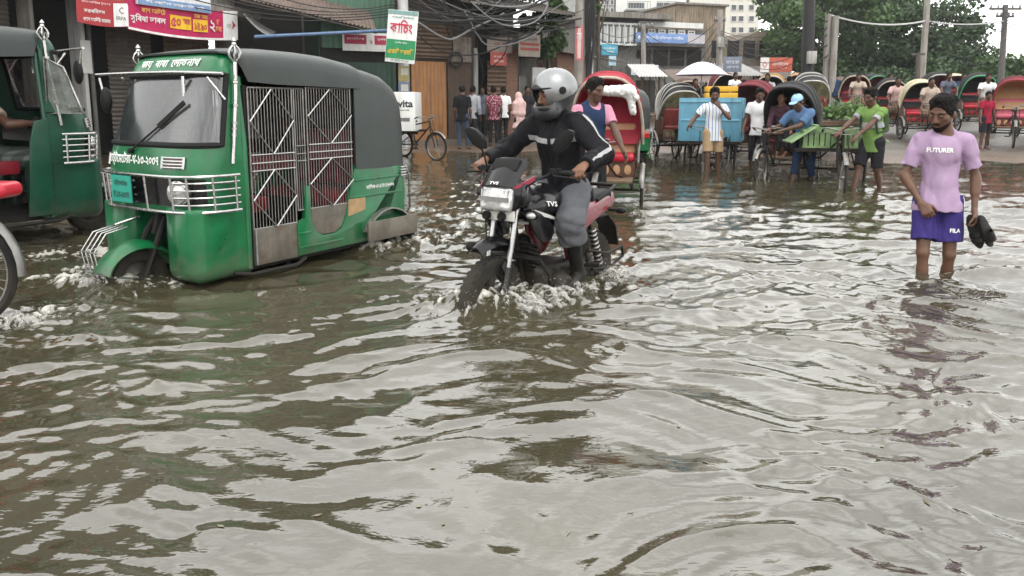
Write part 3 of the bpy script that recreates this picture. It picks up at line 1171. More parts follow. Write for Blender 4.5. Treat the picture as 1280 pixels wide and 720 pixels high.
    st = [(-0.57, 1.755, 1.60, 0.612, 0.90), (-0.66, 1.75, 1.60, 0.614, 0.895), (-0.80, 1.73, 1.58, 0.612, 0.89), (-0.95, 1.70, 1.54, 0.605, 0.885), (-1.08, 1.63, 1.46, 0.595, 0.88), (-1.15, 1.53, 1.36, 0.585, 0.88), (-1.185, 1.36, 1.2, 0.575, 0.88), (-1.20, 1.0, 0.96, 0.56, 0.88)]
    m.sheet([arc(*q) for q in st], 0.014)
    m.box((-1.19, 0, 1.1), (0.012, 1.1, 0.42))
    m.build('rear_canopy', VINYL, t, smooth=60)
    # ---- sides
    for s in (1, -1):
        y = 0.585 * s
        if glass_side == s:
            m = MB()
            ou = [(0.50, 0.27), (0.50, 1.08), (0.40, 1.06), (0.36, 0.9), (0.30, 0.27)]
            m.prism(ou, -y - 0.015, -y + 0.015, frameM((0, 0, 0), (1, 0, 0), (0, 0, 1), (0, -1, 0)))
            m.tube([(0.04, y, 0.3), (0.04, y, 1.58)], 0.03, 8)
            d = m.build('side_panel', paint, t, bevel=0.006)
            m = MB()
            lp = [(0.52, y - 0.02 * s, 1.12), (0.50, y + 0.06 * s, 1.58), (0.62, y + 0.10 * s, 1.50), (0.74, y + 0.12 * s, 1.12)]
            m.tube(lp, 0.012, 8, closed=True)
            w_ = m.build('wind_deflector', CHROME, t)
            m = MB()
            m.sheet([[lp[0], lp[1]], [lp[3], lp[2]]], 0.004)
            m.build('pane', mat('dusty_glass', (0.20, 0.22, 0.20), 0.25, var=0.5, scale=9, alpha=0.55), w_)
            continue
        m = MB()
        de = MB()
        grille(m, 0.445, 0.055, 0.53, 1.545, y, 14, deco=de)
        m.tube([(0.445, y + 0.02 * s, 0.27), (0.445, y + 0.02 * s, 0.53)], 0.01, 6)
        d = m.build('front_door', BARS, t)
        de.build('ornament', CHROME, d)
        m = MB()
        m.box((0.255, y, 0.395), (0.40, 0.012, 0.265))
        m.build('kick_plate', SHEET, d, bevel=0.004)
        m = MB()
        m.box((0.25, y - 0.012 * s, 1.005), (0.38, 0.006, 0.10))
        m.build('band', DARKRED, d)
        m = MB()
        grille(m, 0.035, -0.055, 0.62, 1.545, y, 4, diamond=False)
        m.build('pillar_grille', BARS, t)
        m = MB()
        de = MB()
        grille(m, -0.085, -0.545, 0.62, 1.555, y, 17, deco=de)
        d = m.build('rear_door', BARS, t)
        de.build('ornament', CHROME, d)
        m = MB()
        ou = [(-0.095, 0.62), (-0.095, 0.50), (-0.13, 0.43), (-0.2, 0.402), (-0.33, 0.402), (-0.40, 0.44), (-0.45, 0.53), (-0.48, 0.62)]
        m.prism(ou, -y - 0.006, -y + 0.006, frameM((0, 0, 0), (1, 0, 0), (0, 0, 1), (0, -1, 0)))
        m.build('kick_plate', SHEET, d)
        m = MB()
        m.box((-0.315, y - 0.012 * s, 1.055), (0.45, 0.006, 0.10))
        m.build('band', DARKRED, d)
        m = MB()
        loop = [(0.47, y - 0.02 * s, 0.26), (0.46, y - 0.02 * s, 1.56)]
        m.tube(loop, 0.018, 8)
        m.build('door_frame', BLACKP, t)
        m = MB()
        m.tube([(0.045, y - 0.02 * s, 0.5), (0.045, y - 0.02 * s, 1.56)], 0.014, 8)
        m.build('pillar', BLACKP, t)
        m = MB()
        m.tube([(-0.07, y - 0.02 * s, 1.56), (-0.575, y - 0.02 * s, 1.56)], 0.014, 8)
        m.tube([(-0.07, y - 0.02 * s, 0.8), (-0.07, y - 0.02 * s, 1.56)], 0.014, 8)
        m.tube([(-0.56, y - 0.02 * s, 0.9), (-0.575, y - 0.02 * s, 1.56)], 0.016, 8)
        m.build('door_frame', BLACKP, t)
    # ---- mudguards, guard plates, lamps, wheels
    for s in (1, -1):
        m = MB()
        ar = [(-0.93 + 0.315 * math.cos(R(q)), s * 0.605, 0.235 + 0.30 * math.sin(R(q))) for q in range(178, 22, -8)]
        G_ = [[(p[0], s * (0.60 + 0.06 * k), p[2]) for k in range(2)] for p in ar]
        m.sheet(G_, 0.012 * s)
        m.build('wheel_arch', STEEL, t)
        m = MB()
        m.box((-0.93, s * 0.675, 0.36), (0.62, 0.02, 0.17))
        m.tube([(-0.65, s * 0.56, 0.36), (-0.65, s * 0.67, 0.36)], 0.014, 6)
        m.tube([(-1.2, s * 0.5, 0.38), (-1.2, s * 0.67, 0.38)], 0.014, 6)
        m.build('side_guard', SHEET, t, bevel=0.004)
        m = MB()
        m.box((-1.19, s * 0.58, 0.17), (0.012, 0.16, 0.26))
        m.build('mud_flap', RUBBER, t)
        m = MB()
        for k in range(4):
            m.tube([(-1.20, s * 0.47, 0.80 + 0.025 * k), (-1.20, s * 0.61, 0.80 + 0.025 * k), (-1.11, s * 0.615, 0.80 + 0.025 * k)], 0.007, 6)
        m.tube([(-1.19, s * 0.6, 0.89), (-1.22, s * 0.62, 0.8), (-1.22, s * 0.62, 0.5), (-1.19, s * 0.6, 0.44)], 0.011, 6)
        lg = m.build('tail_lamp', CHROME, t)
        m = MB()
        m.box((-1.192, s * 0.50, 0.78), (0.02, 0.13, 0.16))
        m.build('lens', REDLAMP, lg, bevel=0.006)
        small_wheel(t, (-0.93, s * 0.49, 0.21), 0.21, 0.11, RIMD)
    m = MB()
    m.prism([(-0.47, 0.51), (-0.67, 0.545), (-0.675, 0.655), (-0.48, 0.65)], -0.604, -0.597, frameM((0, 0, 0), (1, 0, 0), (0, 0, 1), (0, -1, 0)))
    m.build('primer_patch', TAN, t)
    small_wheel(t, (1.0, 0, 0.21), 0.21, 0.10, RIMD)
    m = MB()
    gr = [[(1.0 + 0.26 * math.cos(R(q)), 0.11 * (k / 4 - 1) * 1.0, 0.235 + (0.25 - 0.05 * abs(k / 4 - 1) ** 2.5) * math.sin(R(q))) for k in range(9)] for q in range(12, 178, 10)]
    m.sheet(gr, -0.012)
    m.build('front_mudguard', paint, t)
    m = MB()
    for s in (1, -1):
        m.tube([(1.0, s * 0.085, 0.21), (0.86, s * 0.085, 0.52), (0.8, s * 0.06, 0.62)], 0.022, 8)
    m.tube([(0.84, 0, 0.5), (0.76, 0, 0.8)], 0.035, 8)
    m.build('fork', BLACKP, t)
    m = MB()
    for k in range(4):
        yk = -0.24 + 0.055 * k
        m.tube([(1.22, yk, 0.27), (1.25, yk, 0.42), (1.16, yk, 0.54), (1.0, yk, 0.57)], 0.006, 6)
    m.tube([(1.22, -0.26, 0.27), (1.22, 0.12, 0.27)], 0.010, 6)
    m.tube([(1.25, -0.24, 0.42), (1.25, -0.07, 0.42)], 0.006, 6)
    m.tube([(1.0, -0.24, 0.57), (0.86, -0.16, 0.62)], 0.009, 6)
    m.tube([(1.22, 0.12, 0.27), (1.02, 0.11, 0.22)], 0.007, 6)
    m.build('wheel_guard', CHROME, t)
    # ---- inside
    m = MB()
    m.box((-0.72, 0, 0.62), (0.5, 1.0, 0.14))
    m.box((-0.98, 0, 0.95), (0.12, 1.0, 0.5), rot=Matrix.Rotation(R(-8), 3, 'Y'))
    m.build('passenger_seat', REDSEAT, t, bevel=0.03)
    m = MB()
    m.box((0.22, 0, 0.66), (0.3, 0.6, 0.12))
    m.build('driver_seat', REDSEAT, t, bevel=0.03)
    m = MB()
    m.box((0.60, 0, 0.93), (0.22, 0.9, 0.10))
    m.tube([(0.50, -0.36, 1.08), (0.56, -0.1, 1.02), (0.56, 0.1, 1.02), (0.50, 0.36, 1.08)], 0.016, 8)
    m.tube([(0.56, 0, 1.02), (0.68, 0, 0.8)], 0.03, 8)
    m.build('handlebar', BLACKP, t)
    m = MB()
    for k in range(9):
        m.tube([(0.03, -0.5 + 0.125 * k, 0.7), (0.03, -0.5 + 0.125 * k, 1.6)], 0.008, 6)
    m.tube([(0.03, -0.55, 1.15), (0.03, 0.55, 1.15)], 0.012, 6)
    m.box((0.03, 0, 0.5), (0.02, 1.05, 0.44))
    m.build('partition', BLACKP, t)
    return t
# ------------------------------------------------------------------ commuter motorcycle
MAROON = mat('maroon_paint', (0.15, 0.012, 0.024), 0.25, var=0.2, scale=6, coat=0.4, mud=0.15, mudz=(0.05, 0.5))
SILVERD = mat('silver_decal', (0.55, 0.54, 0.53), 0.35, var=0.08)
PINKD = mat('pink_decal', (0.26, 0.025, 0.05), 0.3, var=0.12, coat=0.4)
ALLOY = mat('black_alloy', (0.02, 0.02, 0.021), 0.35, metal=0.3, var=0.3, mud=0.5)
ENGINE = mat('engine_casting', (0.014, 0.0138, 0.0135), 0.45, metal=0.3, var=0.5, scale=20, mud=0.2, spec=0.2)
SEATV = mat('black_seat_vinyl', (0.014, 0.014, 0.015), 0.55, var=0.25, bump=0.3, bscale=60, spec=0.2)
FORKS = mat('fork_chrome', (0.36, 0.36, 0.36), 0.25, metal=1.0, var=0.1, mud=0.4)
MIRG = mat('mirror_glass', (0.75, 0.77, 0.78), 0.05, metal=1.0, var=0.03)


def bike_wheel(parent, c, r, w):
    M = axisM(c, (0, 1, 0))
    m = MB()
    tyre(m, r, w, M)
    for k in range(36):
        a = 2 * PI * k / 36
        for s in (1, -1):
            m.box((c[0] + (r - 0.009) * math.cos(a), c[1] + s * w * 0.24, c[2] + (r - 0.009) * math.sin(a)), (0.014, w * 0.42, 0.026), rot=Matrix.Rotation(-a, 3, 'Y'))
    o = m.build('wheel', RUBBER, parent)
    m = MB()
    m.lathe([(r * 0.64, -w * 0.35), (r * 0.68, -w * 0.4), (r * 0.70, 0), (r * 0.68, w * 0.4), (r * 0.64, w * 0.35), (r * 0.60, 0)], 36, M, closed=True)
    m.lathe([(0.0, -0.06), (0.045, -0.055), (0.05, 0.0), (0.045, 0.055), (0, 0.06)], 20, M)
    for k in range(5):
        a = 2 * PI * k / 5 + 0.3
        for da in (-0.16, 0.16):
            m.bar((c[0] + 0.04 * math.cos(a), c[1], c[2] + 0.04 * math.sin(a)), (c[0] + r * 0.63 * math.cos(a + da), c[1], c[2] + r * 0.63 * math.sin(a + da)), 0.022, 0.02, up=(0, 1, 0))
    m.build('rim', ALLOY, o)
    m = MB()
    m.lathe([(0.06, 0.055), (0.115, 0.055), (0.115, 0.06), (0.06, 0.06)], 28, M, closed=True)
    m.build('brake_disc', STEEL, o)
    return o


def motorcycle(label, loc, rz):
    t = thing('motorcycle', label, 'motorcycle', loc, rz)
    # running gear
    bike_wheel(t, (0.58, 0, 0.30), 0.30, 0.085)
    bike_wheel(t, (-0.63, 0, 0.30), 0.30, 0.10)
    m = MB()
    for s in (1, -1):
        m.tube([(0.58, s * 0.085, 0.30), (0.515, s * 0.085, 0.53)], 0.028, 12)
    f = m.build('fork', BLACKG, t)
    m = MB()
    for s in (1, -1):
        m.tube([(0.52, s * 0.085, 0.515), (0.40, s * 0.085, 0.95)], 0.0185, 12)
    m.build('fork_tube', FORKS, f)
    m = MB()
    gr = [[(0.58 + 0.335 * math.cos(R(q)), 0.075 * (k / 4 - 1), 0.385 + (0.345 - 0.05 * abs(k / 4 - 1) ** 2.2) * math.sin(R(q))) for k in range(9)] for q in range(60, 156, 6)]
    gr = [[(p[0], p[1] * (1 if 2 < i < 14 else 0.82), p[2]) for p in row] for i, row in enumerate(gr)]
    m.sheet(gr, -0.008)
    for s in (1, -1):
        m.bar((0.56, s * 0.075, 0.56), (0.52, s * 0.085, 0.5), 0.05, 0.012, up=(0, 1, 0))
    m.build('front_mudguard', BLACKG, t)
    # frame, engine, exhaust
    m = MB()
    m.tube([(0.36, 0, 0.88), (0.30, 0, 0.62), (0.24, 0.0, 0.35), (0.0, 0, 0.28), (-0.22, 0, 0.34)], 0.022, 10)
    for s in (1, -1):
        m.tube([(0.34, s * 0.03, 0.86), (0.0, s * 0.09, 0.74), (-0.35, s * 0.1, 0.72), (-0.72, s * 0.09, 0.80)], 0.016, 8)
        m.tube([(-0.2, s * 0.1, 0.38), (-0.63, s * 0.1, 0.30)], 0.024, 10)
        m.tube([(-0.55, s * 0.13, 0.36), (-0.42, s * 0.12, 0.72)], 0.016, 8)
    m.build('frame', BLACKP, t)
    m = MB()
    for s in (1, -1):
        for k in range(9):
            q = k / 8
            p = V(-0.56 + 0.11 * q, s * 0.135, 0.38 + 0.26 * q)
            m.lathe([(0.028, -0.007), (0.034, 0), (0.028, 0.007)], 12, axisM(p, (0.39, 0, 0.92)))
        m.build('shock_absorber', STEEL, t)
        m = MB()
    sd = SDF((-0.35, -0.26, 0.14), (0.42, 0.26, 0.8), 0.009)
    sd.rbox((0.02, 0, 0.36), (0.21, 0.13, 0.12), 0.05)
    sd.cone((0.06, 0.05, 0.35), (0.06, 0.17, 0.35), 0.105, 0.095, k=0.03)
    sd.cone((0.06, -0.05, 0.35), (0.06, -0.17, 0.35), 0.105, 0.095, k=0.03)
    sd.cone((-0.14, 0.05, 0.38), (-0.14, 0.145, 0.38), 0.06, 0.055, k=0.03)
    for k in range(7):
        sd.rbox((0.17 + 0.012 * k, 0, 0.44 + 0.032 * k), (0.075, 0.095, 0.008), 0.006, rot=np.array(Matrix.Rotation(R(-20), 3, 'Y')), k=0.003)
    sd.cone((0.17, 0, 0.42), (0.24, 0, 0.64), 0.06, 0.06, k=0.01)
    sd.mesh('engine', ENGINE, t)
    m = MB()
    m.tube([(0.25, -0.05, 0.50), (0.33, -0.06, 0.42), (0.30, -0.10, 0.27), (0.0, -0.16, 0.22), (-0.3, -0.17, 0.25)], 0.02, 10)
    m.tube([(-0.28, -0.17, 0.25), (-0.36, -0.17, 0.28), (-0.8, -0.19, 0.42)], [0.024, 0.045, 0.045], 14)
    m.build('exhaust', BLACKP, t)
    m = MB()
    for s in (1, -1):
        m.tube([(0.34, s * 0.03, 0.58), (0.33, s * 0.2, 0.56), (0.27, s * 0.235, 0.45), (0.2, s * 0.2, 0.33), (0.16, s * 0.05, 0.27)], 0.013, 8)
    m.tube([(0.34, -0.2, 0.56), (0.34, 0.2, 0.56)], 0.013, 8)
    m.build('leg_guard', BLACKP, t)
    m = MB()
    for s in (1, -1):
        m.tube([(-0.05, s * 0.12, 0.31), (-0.05, s * 0.29, 0.31)], 0.017, 8)
        m.tube([(-0.33, s * 0.12, 0.40), (-0.35, s * 0.26, 0.41)], 0.015, 8)
    m.build('footrest', BLACKP, t)
    m = MB()
    m.tube([(-0.28, 0.15, 0.46), (-0.30, 0.19, 0.52), (-0.55, 0.21, 0.46), (-0.78, 0.21, 0.48), (-0.80, 0.21, 0.40), (-0.6, 0.2, 0.34), (-0.4, 0.17, 0.36)], 0.011, 8)
    m.build('saree_guard', BLACKP, t)
    sd = SDF((-0.75, -0.2, 0.2), (-0.1, 0.2, 0.55), 0.01)
    sd.rbox((-0.40, 0.125, 0.34), (0.30, 0.022, 0.055), 0.02, k=0.0)
    sd.mesh('chain_case', BLACKP, t)
    # tank, side panels, tail, seat
    sd = SDF((-0.30, -0.24, 0.66), (0.42, 0.24, 1.08), 0.009)
    sd.ell((0.10, 0, 0.88), (0.27, 0.155, 0.135), k=0.0)
    sd.ell((0.20, 0.09, 0.88), (0.18, 0.085, 0.10), k=0.05)
    sd.ell((0.20, -0.09, 0.88), (0.18, 0.085, 0.10), k=0.05)
    sd.cone((0.0, 0, 0.90), (-0.18, 0, 0.86), 0.09, 0.05, k=0.08)
    tank = sd.mesh('fuel_tank', BLACKG, t)
    m = MB()
    for s in (1, -1):
        pts = lambda q: (0.33 - 0.30 * q, s * (0.172 - 0.02 * (2 * q - 1) ** 2), 0.87 - 0.10 * q)
        m.sheet([[V(*pts(i / 8)) + V(0, 0.006 * s, dz) for dz in (-0.018 + 0.016 * i / 8, 0.012)] for i in range(9)], 0.004)
    m.build('tank_stripe', SILVERD, tank)
    text_mesh([('TVS', 0.11, 0.034, frameM((0.17, 0.187, 0.905), (-0.98, 0.12, -0.12), (-0.1, -0.25, 0.96), (0, 1, 0.2)), 0.02)], 'lettering', WHITEP, tank)
    m = MB()
    m.lathe([(0.04, 0), (0.04, 0.012), (0.03, 0.018), (0, 0.02)], 16, Matrix.Translation((0.08, 0, 1.01)))
    m.build('filler_cap', CHROME, tank)
    for s in (1, -1):
        # tank shroud
        m = MB()
        poly = [(0.40, 0.90), (0.30, 0.86), (0.14, 0.76), (0.16, 0.67), (0.27, 0.66), (0.36, 0.74), (0.43, 0.84)]
        m.prism(poly, -s * 0.175 - 0.012, -s * 0.175 + 0.012, frameM((0, 0, 0), (1, 0, 0), (0, 0, 1), (0, -1, 0)))
        m.build('tank_shroud', BLACKG, t, bevel=0.01)
        m = MB()
        poly = [(0.02, 0.74), (-0.06, 0.72), (-0.30, 0.70), (-0.34, 0.62), (-0.22, 0.50), (-0.12, 0.47), (-0.08, 0.58), (0.0, 0.66)]
        m.prism(poly, -s * 0.13 - 0.02, -s * 0.13 + 0.02, frameM((0, 0, 0), (1, 0, 0), (0, 0, 1), (0, -1, 0)))
        sp = m.build('side_panel', MAROON, t, bevel=0.014)
        m = MB()
        for k, (mat_, off) in enumerate(((SILVERD, 0.0),)):
            a_ = [(-0.02, 0.695), (-0.16, 0.585), (-0.30, 0.675), (-0.30, 0.655), (-0.16, 0.558), (-0.02, 0.67)]
            m.prism(a_, -s * 0.152 - 0.003, -s * 0.152 + 0.003, frameM((0, 0, 0), (1, 0, 0), (0, 0, 1), (0, -1, 0)))
        m.build('stripe', SILVERD, sp)
        m = MB()
        rows = []
        for i in range(11):
            q = i / 10
            x = -0.28 - 0.55 * q
            zt, zb = 0.80 + 0.07 * q, 0.66 + 0.13 * q ** 0.8
            y = s * (0.145 - 0.055 * q ** 1.5)
            rows.append([(x, y - s * 0.03, zb - 0.012), (x, y, zb), (x, y + s * 0.012, (zt + zb) / 2), (x, y, zt), (x, y - s * 0.03, zt + 0.015)])
        m.sheet(rows, 0.012 * -s)
        tp = m.build('tail_panel', MAROON, t)
        m = MB()
        m.sheet([[(x0, s * (0.162 - 0.055 * q ** 1.5), z0 + dz) for dz in (-0.028, 0.0, 0.026)] for q, x0, z0 in ((i / 8 * 0.85, -0.30 - 0.46 * i / 8, 0.735 + 0.085 * i / 8) for i in range(9))], 0.003)
        m.build('stripe', PINKD, tp)
    sd = SDF((-0.85, -0.2, 0.72), (0.02, 0.2, 0.98), 0.009)
    sd.rbox((-0.30, 0, 0.79), (0.26, 0.13, 0.05), 0.045)
    sd.rbox((-0.62, 0, 0.845), (0.19, 0.115, 0.05), 0.045, rot=np.array(Matrix.Rotation(R(6), 3, 'Y')), k=0.05)
    sd.mesh('seat', SEATV, t)
    m = MB()
    for s in (1, -1):
        m.tube([(-0.52, s * 0.135, 0.85), (-0.66, s * 0.15, 0.90), (-0.84, s * 0.11, 0.93), (-0.86, s * 0.05, 0.93)], 0.014, 8)
    m.tube([(-0.86, -0.05, 0.93), (-0.86, 0.05, 0.93)], 0.014, 8)
    m.build('grab_rail', BLACKP, t)
    m = MB()
    m.box((-0.85, 0, 0.83), (0.05, 0.15, 0.06))
    m.build('tail_light', REDLAMP, t, bevel=0.012)
    m = MB()
    m.sheet([[(x, y, z) for y in (-0.08, 0, 0.08)] for x, z in ((-0.66, 0.70), (-0.8, 0.70), (-0.92, 0.60), (-0.97, 0.44))], 0.01)
    m.build('rear_mudguard', BLACKP, t)
    for s in (1, -1):
        m = MB()
        m.tube([(-0.83, s * 0.06, 0.74), (-0.84, s * 0.13, 0.74)], 0.01, 6)
        m.ell((-0.84, s * 0.165, 0.74), (0.035, 0.045, 0.025))
        m.build('rear_indicator', BLACKP, t)
        m = MB()
        m.tube([(0.40, s * 0.1, 0.86), (0.42, s * 0.17, 0.86)], 0.01, 6)
        m.ell((0.42, s * 0.205, 0.86), (0.032, 0.045, 0.03))
        fi = m.build('front_indicator', BLACKP, t)
        m = MB()
        m.ell((0.437, s * 0.205, 0.86), (0.024, 0.036, 0.023))
        m.build('lens', LAMPG, fi)
    # headlamp cowl
    sd = SDF((0.20, -0.24, 0.80), (0.66, 0.24, 1.26), 0.008)
    Q = np.array(Matrix.Rotation(R(-20), 3, 'Y'))
    sd.ell((0.45, 0, 0.985), (0.09, 0.155, 0.13), k=0.0)
    sd.ell((0.44, 0, 1.06), (0.04, 0.115, 0.07), rot=np.array(Matrix.Rotation(R(-32), 3, 'Y')), k=0.05)
    for s in (1, -1):
        sd.ell((0.40, s * 0.14, 0.98), (0.10, 0.03, 0.085), rot=np.array(Matrix.Rotation(R(25 * s), 3, 'Z')), k=0.03)
    sd.rbox((0.585, 0, 0.965), (0.05, 0.125, 0.085), 0.03, rot=np.array(Matrix.Rotation(R(-14), 3, 'Y')), mode='cut', k=0.01)
    cowl = sd.mesh('headlamp_cowl', BLACKG, t)
    sd = SDF((0.40, -0.16, 0.84), (0.62, 0.16, 1.1), 0.006)
    sd.rbox((0.515, 0, 0.962), (0.03, 0.12, 0.08), 0.028, rot=np.array(Matrix.Rotation(R(-14), 3, 'Y')))
    sd.ell((0.522, 0, 0.962), (0.035, 0.118, 0.078), k=0.02)
    hl = sd.mesh('headlight', LAMPG, t)
    m = MB()
    for k in range(9):
        m.bar((0.553 + 0.004 * k % 2 * 0.002, -0.10 + 0.025 * k, 0.90), (0.541, -0.10 + 0.025 * k, 1.02), 0.006, 0.010)
    m.bar((0.556, -0.115, 0.962), (0.556, 0.115, 0.962), 0.008, 0.03)
    m.build('reflector', FORKS, hl)
    for s in (1, -1):
        m = MB()
        m.sheet([[(0.515 - 0.16 * i / 6, s * (0.125 + 0.055 * (i / 6) ** 0.7), 1.035 + 0.045 * i / 6 + dz) for dz in (-0.016 * (0.4 + i / 6), 0.016 * (0.4 + i / 6))] for i in range(7)], 0.006)
        m.build('cowl_stripe', PINKD, cowl)
    # number plate panel and horn pair under the headlamp
    m = MB()
    m.box((0.50, 0, 0.855), (0.012, 0.25, 0.065))
    m.build('number_plate', mat('blank_white_plate', (0.55, 0.54, 0.5), 0.5, var=0.25, scale=18), t, bevel=0.004)
    for s in (1, -1):
        m = MB()
        m.lathe([(0.0, 0.0), (0.026, 0.0), (0.03, 0.02), (0.022, 0.034), (0.0, 0.03)], 16, axisM((0.51, s * 0.06 - 0.02, 0.85), (1, 0, 0)))
        m.build('horn', BLACKP, t)
    text_mesh([('TVS', 0.07, 0.022, frameM((0.549, 0, 1.064), (0, 1, 0), (-0.70, 0, 0.71), (0.71, 0, 0.70)), 0.02)], 'lettering', WHITEP, cowl)
    # handlebar, levers, mirrors, instrument pod
    m = MB()
    m.tube([(0.20, -0.40, 1.115), (0.26, -0.30, 1.12), (0.36, -0.12, 1.06), (0.37, 0, 1.05), (0.36, 0.12, 1.06), (0.26, 0.30, 1.12), (0.20, 0.40, 1.115)], 0.0115, 10)
    hb = m.build('handlebar', BLACKP, t)
    for s in (1, -1):
        m = MB()
        m.tube([(0.188, s * 0.425, 1.114), (0.245, s * 0.31, 1.12)], 0.017, 12)
        m.build('grip', RUBBER, hb)
        m = MB()
        m.tube([(0.29, s * 0.27, 1.12), (0.315, s * 0.29, 1.105), (0.275, s * 0.44, 1.09)], 0.007, 8)
        m.box((0.27, s * 0.275, 1.125), (0.06, 0.05, 0.045))
        m.build('lever', BLACKP, hb, bevel=0.005)
        m = MB()
        m.tube([(0.27, s * 0.27, 1.13), (0.28, s * 0.29, 1.22), (0.29, s * 0.315, 1.27)], 0.007, 8)
        leaf = [(0.105, 0.004), (0.085, 0.034), (0.04, 0.052), (-0.02, 0.052), (-0.065, 0.036), (-0.095, 0.0), (-0.07, -0.026), (-0.01, -0.040), (0.05, -0.030), (0.09, -0.012)]
        ca_, sa_ = math.cos(R(40)), math.sin(R(40))
        M_ = frameM((0.29, s * 0.345, 1.315), (0.08, s * ca_, sa_), (0, -s * sa_, ca_), (s * 1.0, 0, 0))
        m.prism(leaf, -0.018, 0.018, M_)
        mi = m.build('mirror', BLACKP, t, bevel=0.009)
        m = MB()
        m.prism([(x * 0.88, y * 0.86) for x, y in leaf], *((-0.0215, -0.019) if s > 0 else (0.019, 0.0215)), M_)
        m.build('mirror_glass', MIRG, mi)
    m = MB()
    m.box((0.40, 0, 1.155), (0.07, 0.2, 0.09), rot=Matrix.Rotation(R(-35), 3, 'Y'))
    m.build('instrument_pod', BLACKP, t, bevel=0.015)
    m = MB()
    m.sheet([[(0.548 - 0.035 * abs(k / 5 - 1) ** 2 - 0.17 * q, (0.125 + 0.02 * q - 0.035 * max(q - 0.75, 0) * 4) * (k / 5 - 1), 1.045 + 0.165 * q - 0.012 * abs(k / 5 - 1) ** 2) for k in range(11)] for q in (0, 0.25, 0.5, 0.75, 0.9, 1.0)], 0.006)
    m.build('flyscreen', BLACKG, t)
    m = MB()
    m.tube([(0.30, 0.26, 1.12), (0.44, 0.24, 1.08), (0.42, 0.06, 0.98)], 0.006, 6)
    m.tube([(0.30, -0.26, 1.12), (0.46, -0.2, 1.06), (0.42, -0.06, 0.96)], 0.006, 6)
    m.tube([(0.30, -0.28, 1.11), (0.44, -0.16, 1.02), (0.5, -0.1, 0.7), (0.6, -0.1, 0.4)], 0.005, 6)
    m.build('cable', BLACKP, t)
    # folded rain flap / rearward fender guard hanging by the far fork leg
    return t
# ------------------------------------------------------------------ people
SKIN_M = mat('skin_medium_brown', (0.165, 0.078, 0.043), 0.5, var=0.12, scale=14)
SKIN_D = mat('skin_dark_brown', (0.085, 0.040, 0.024), 0.5, var=0.14, scale=14)
HAIR = mat('black_hair', (0.008, 0.007, 0.006), 0.7, var=0.4, scale=60, bump=0.8, bscale=90, spec=0.12)
EYEW = mat('eye_white', (0.26, 0.23, 0.20), 0.25, var=0.05)
EYED = mat('dark_iris', (0.012, 0.008, 0.006), 0.15, var=0.05)


def cloth(name, col, rough=0.85, var=0.14, scale=12, **kw):
    return mat(name, col, rough, var=var, scale=scale, bump=kw.pop('bump', 0.25), bscale=kw.pop('bscale', 90), spec=0.1, **kw)


def ik(a, c, l1, l2, pole):
    a, c, pole = V(*a), V(*c), V(*pole)
    d = c - a
    L = np.linalg.norm(d)
    L = min(L, (l1 + l2) * 0.999)
    u = unit(d)
    c = a + u * L
    x = (l1 * l1 - l2 * l2 + L * L) / (2 * L)
    h = math.sqrt(max(l1 * l1 - x * x, 0))
    p = unit(pole - u * np.dot(pole, u))
    return a + u * x + p * h, c


def skeleton(H, P):
    """joints in the person's own frame: looking along -y, the left side at +x"""
    s = H / 1.7
    J = {'s': s, 'r': s * P.get('build', 0.93)}
    hy, sy = P.get('hip_yaw', 0.0), P.get('sh_yaw', 0.0)
    rot = lambda v, a: V(v[0] * math.cos(a) - v[1] * math.sin(a), v[0] * math.sin(a) + v[1] * math.cos(a), v[2])
    pel = V(*P.get('pelvis', (0, 0, 0.53 * H)))
    u = unit(P.get('spine', (0, 0, 1)))
    lx = rot(V(1, 0, 0), sy)
    lx = unit(lx - u * np.dot(lx, u) * 1.0)
    f = np.cross(lx, -u) * -1
    f = unit(np.cross(u, lx)) * -1
    hx = rot(V(1, 0, 0), hy)
    neck = pel + u * 0.305 * H
    J.update(pel=pel, u=u, lx=lx, f=f, hx=hx, neck=neck)
    sl = P.get('shrug', -0.010)
    J['shL'] = neck - u * (0.022 - sl) * H + lx * P.get('shw', 0.100) * H
    J['shR'] = neck - u * (0.022 - sl) * H - lx * P.get('shw', 0.100) * H
    J['hipL'], J['hipR'] = pel + hx * 0.052 * H, pel - hx * 0.052 * H
    yaw, pit, rol = P.get('head', (0, 0, 0))
    M = Matrix.Rotation(yaw, 3, 'Z') @ Matrix.Rotation(pit, 3, 'X') @ Matrix.Rotation(rol, 3, 'Y')
    J['hl'] = V(*(M @ Vector((1, 0, 0))))
    J['hf'] = V(*(M @ Vector((0, -1, 0))))
    J['hu'] = V(*(M @ Vector((0, 0, 1))))
    J['hc'] = neck + unit(u * 0.5 + J['hu'] * 0.5) * 0.125 * s + J['hf'] * 0.022 * s + J['hu'] * 0.045 * s
    for S, sg in (('L', 1), ('R', -1)):
        ft = P.get('foot' + S, (sg * 0.055 * H, 0, 0.045 * H))
        ft = V(*ft)
        J['knee' + S], J['ank' + S] = ik(J['hip' + S], ft, 0.245 * H, 0.243 * H, P.get('kpole' + S, (0.1 * sg, -1, 0)))
        J['toe' + S] = unit(P.get('toe' + S, (0.2 * sg, -1, -0.25)))
        hd = P.get('hand' + S, tuple(J['sh' + S] + V(sg * 0.05, -0.04, -0.325 * H * 0.98)))
        J['elb' + S], J['wr' + S] = ik(J['sh' + S], hd, 0.172 * H, 0.155 * H, P.get('epole' + S, (0.35 * sg, 1, -0.1)))
        J['dh' + S] = unit(P.get('hdir' + S, unit(J['wr' + S] - J['elb' + S])))
        pn = V(*P.get('palm' + S, (-sg, 0, 0)))
        J['pn' + S] = unit(pn - J['dh' + S] * np.dot(pn, J['dh' + S]))
        J['curl' + S] = P.get('curl' + S, 0.35)
    return J


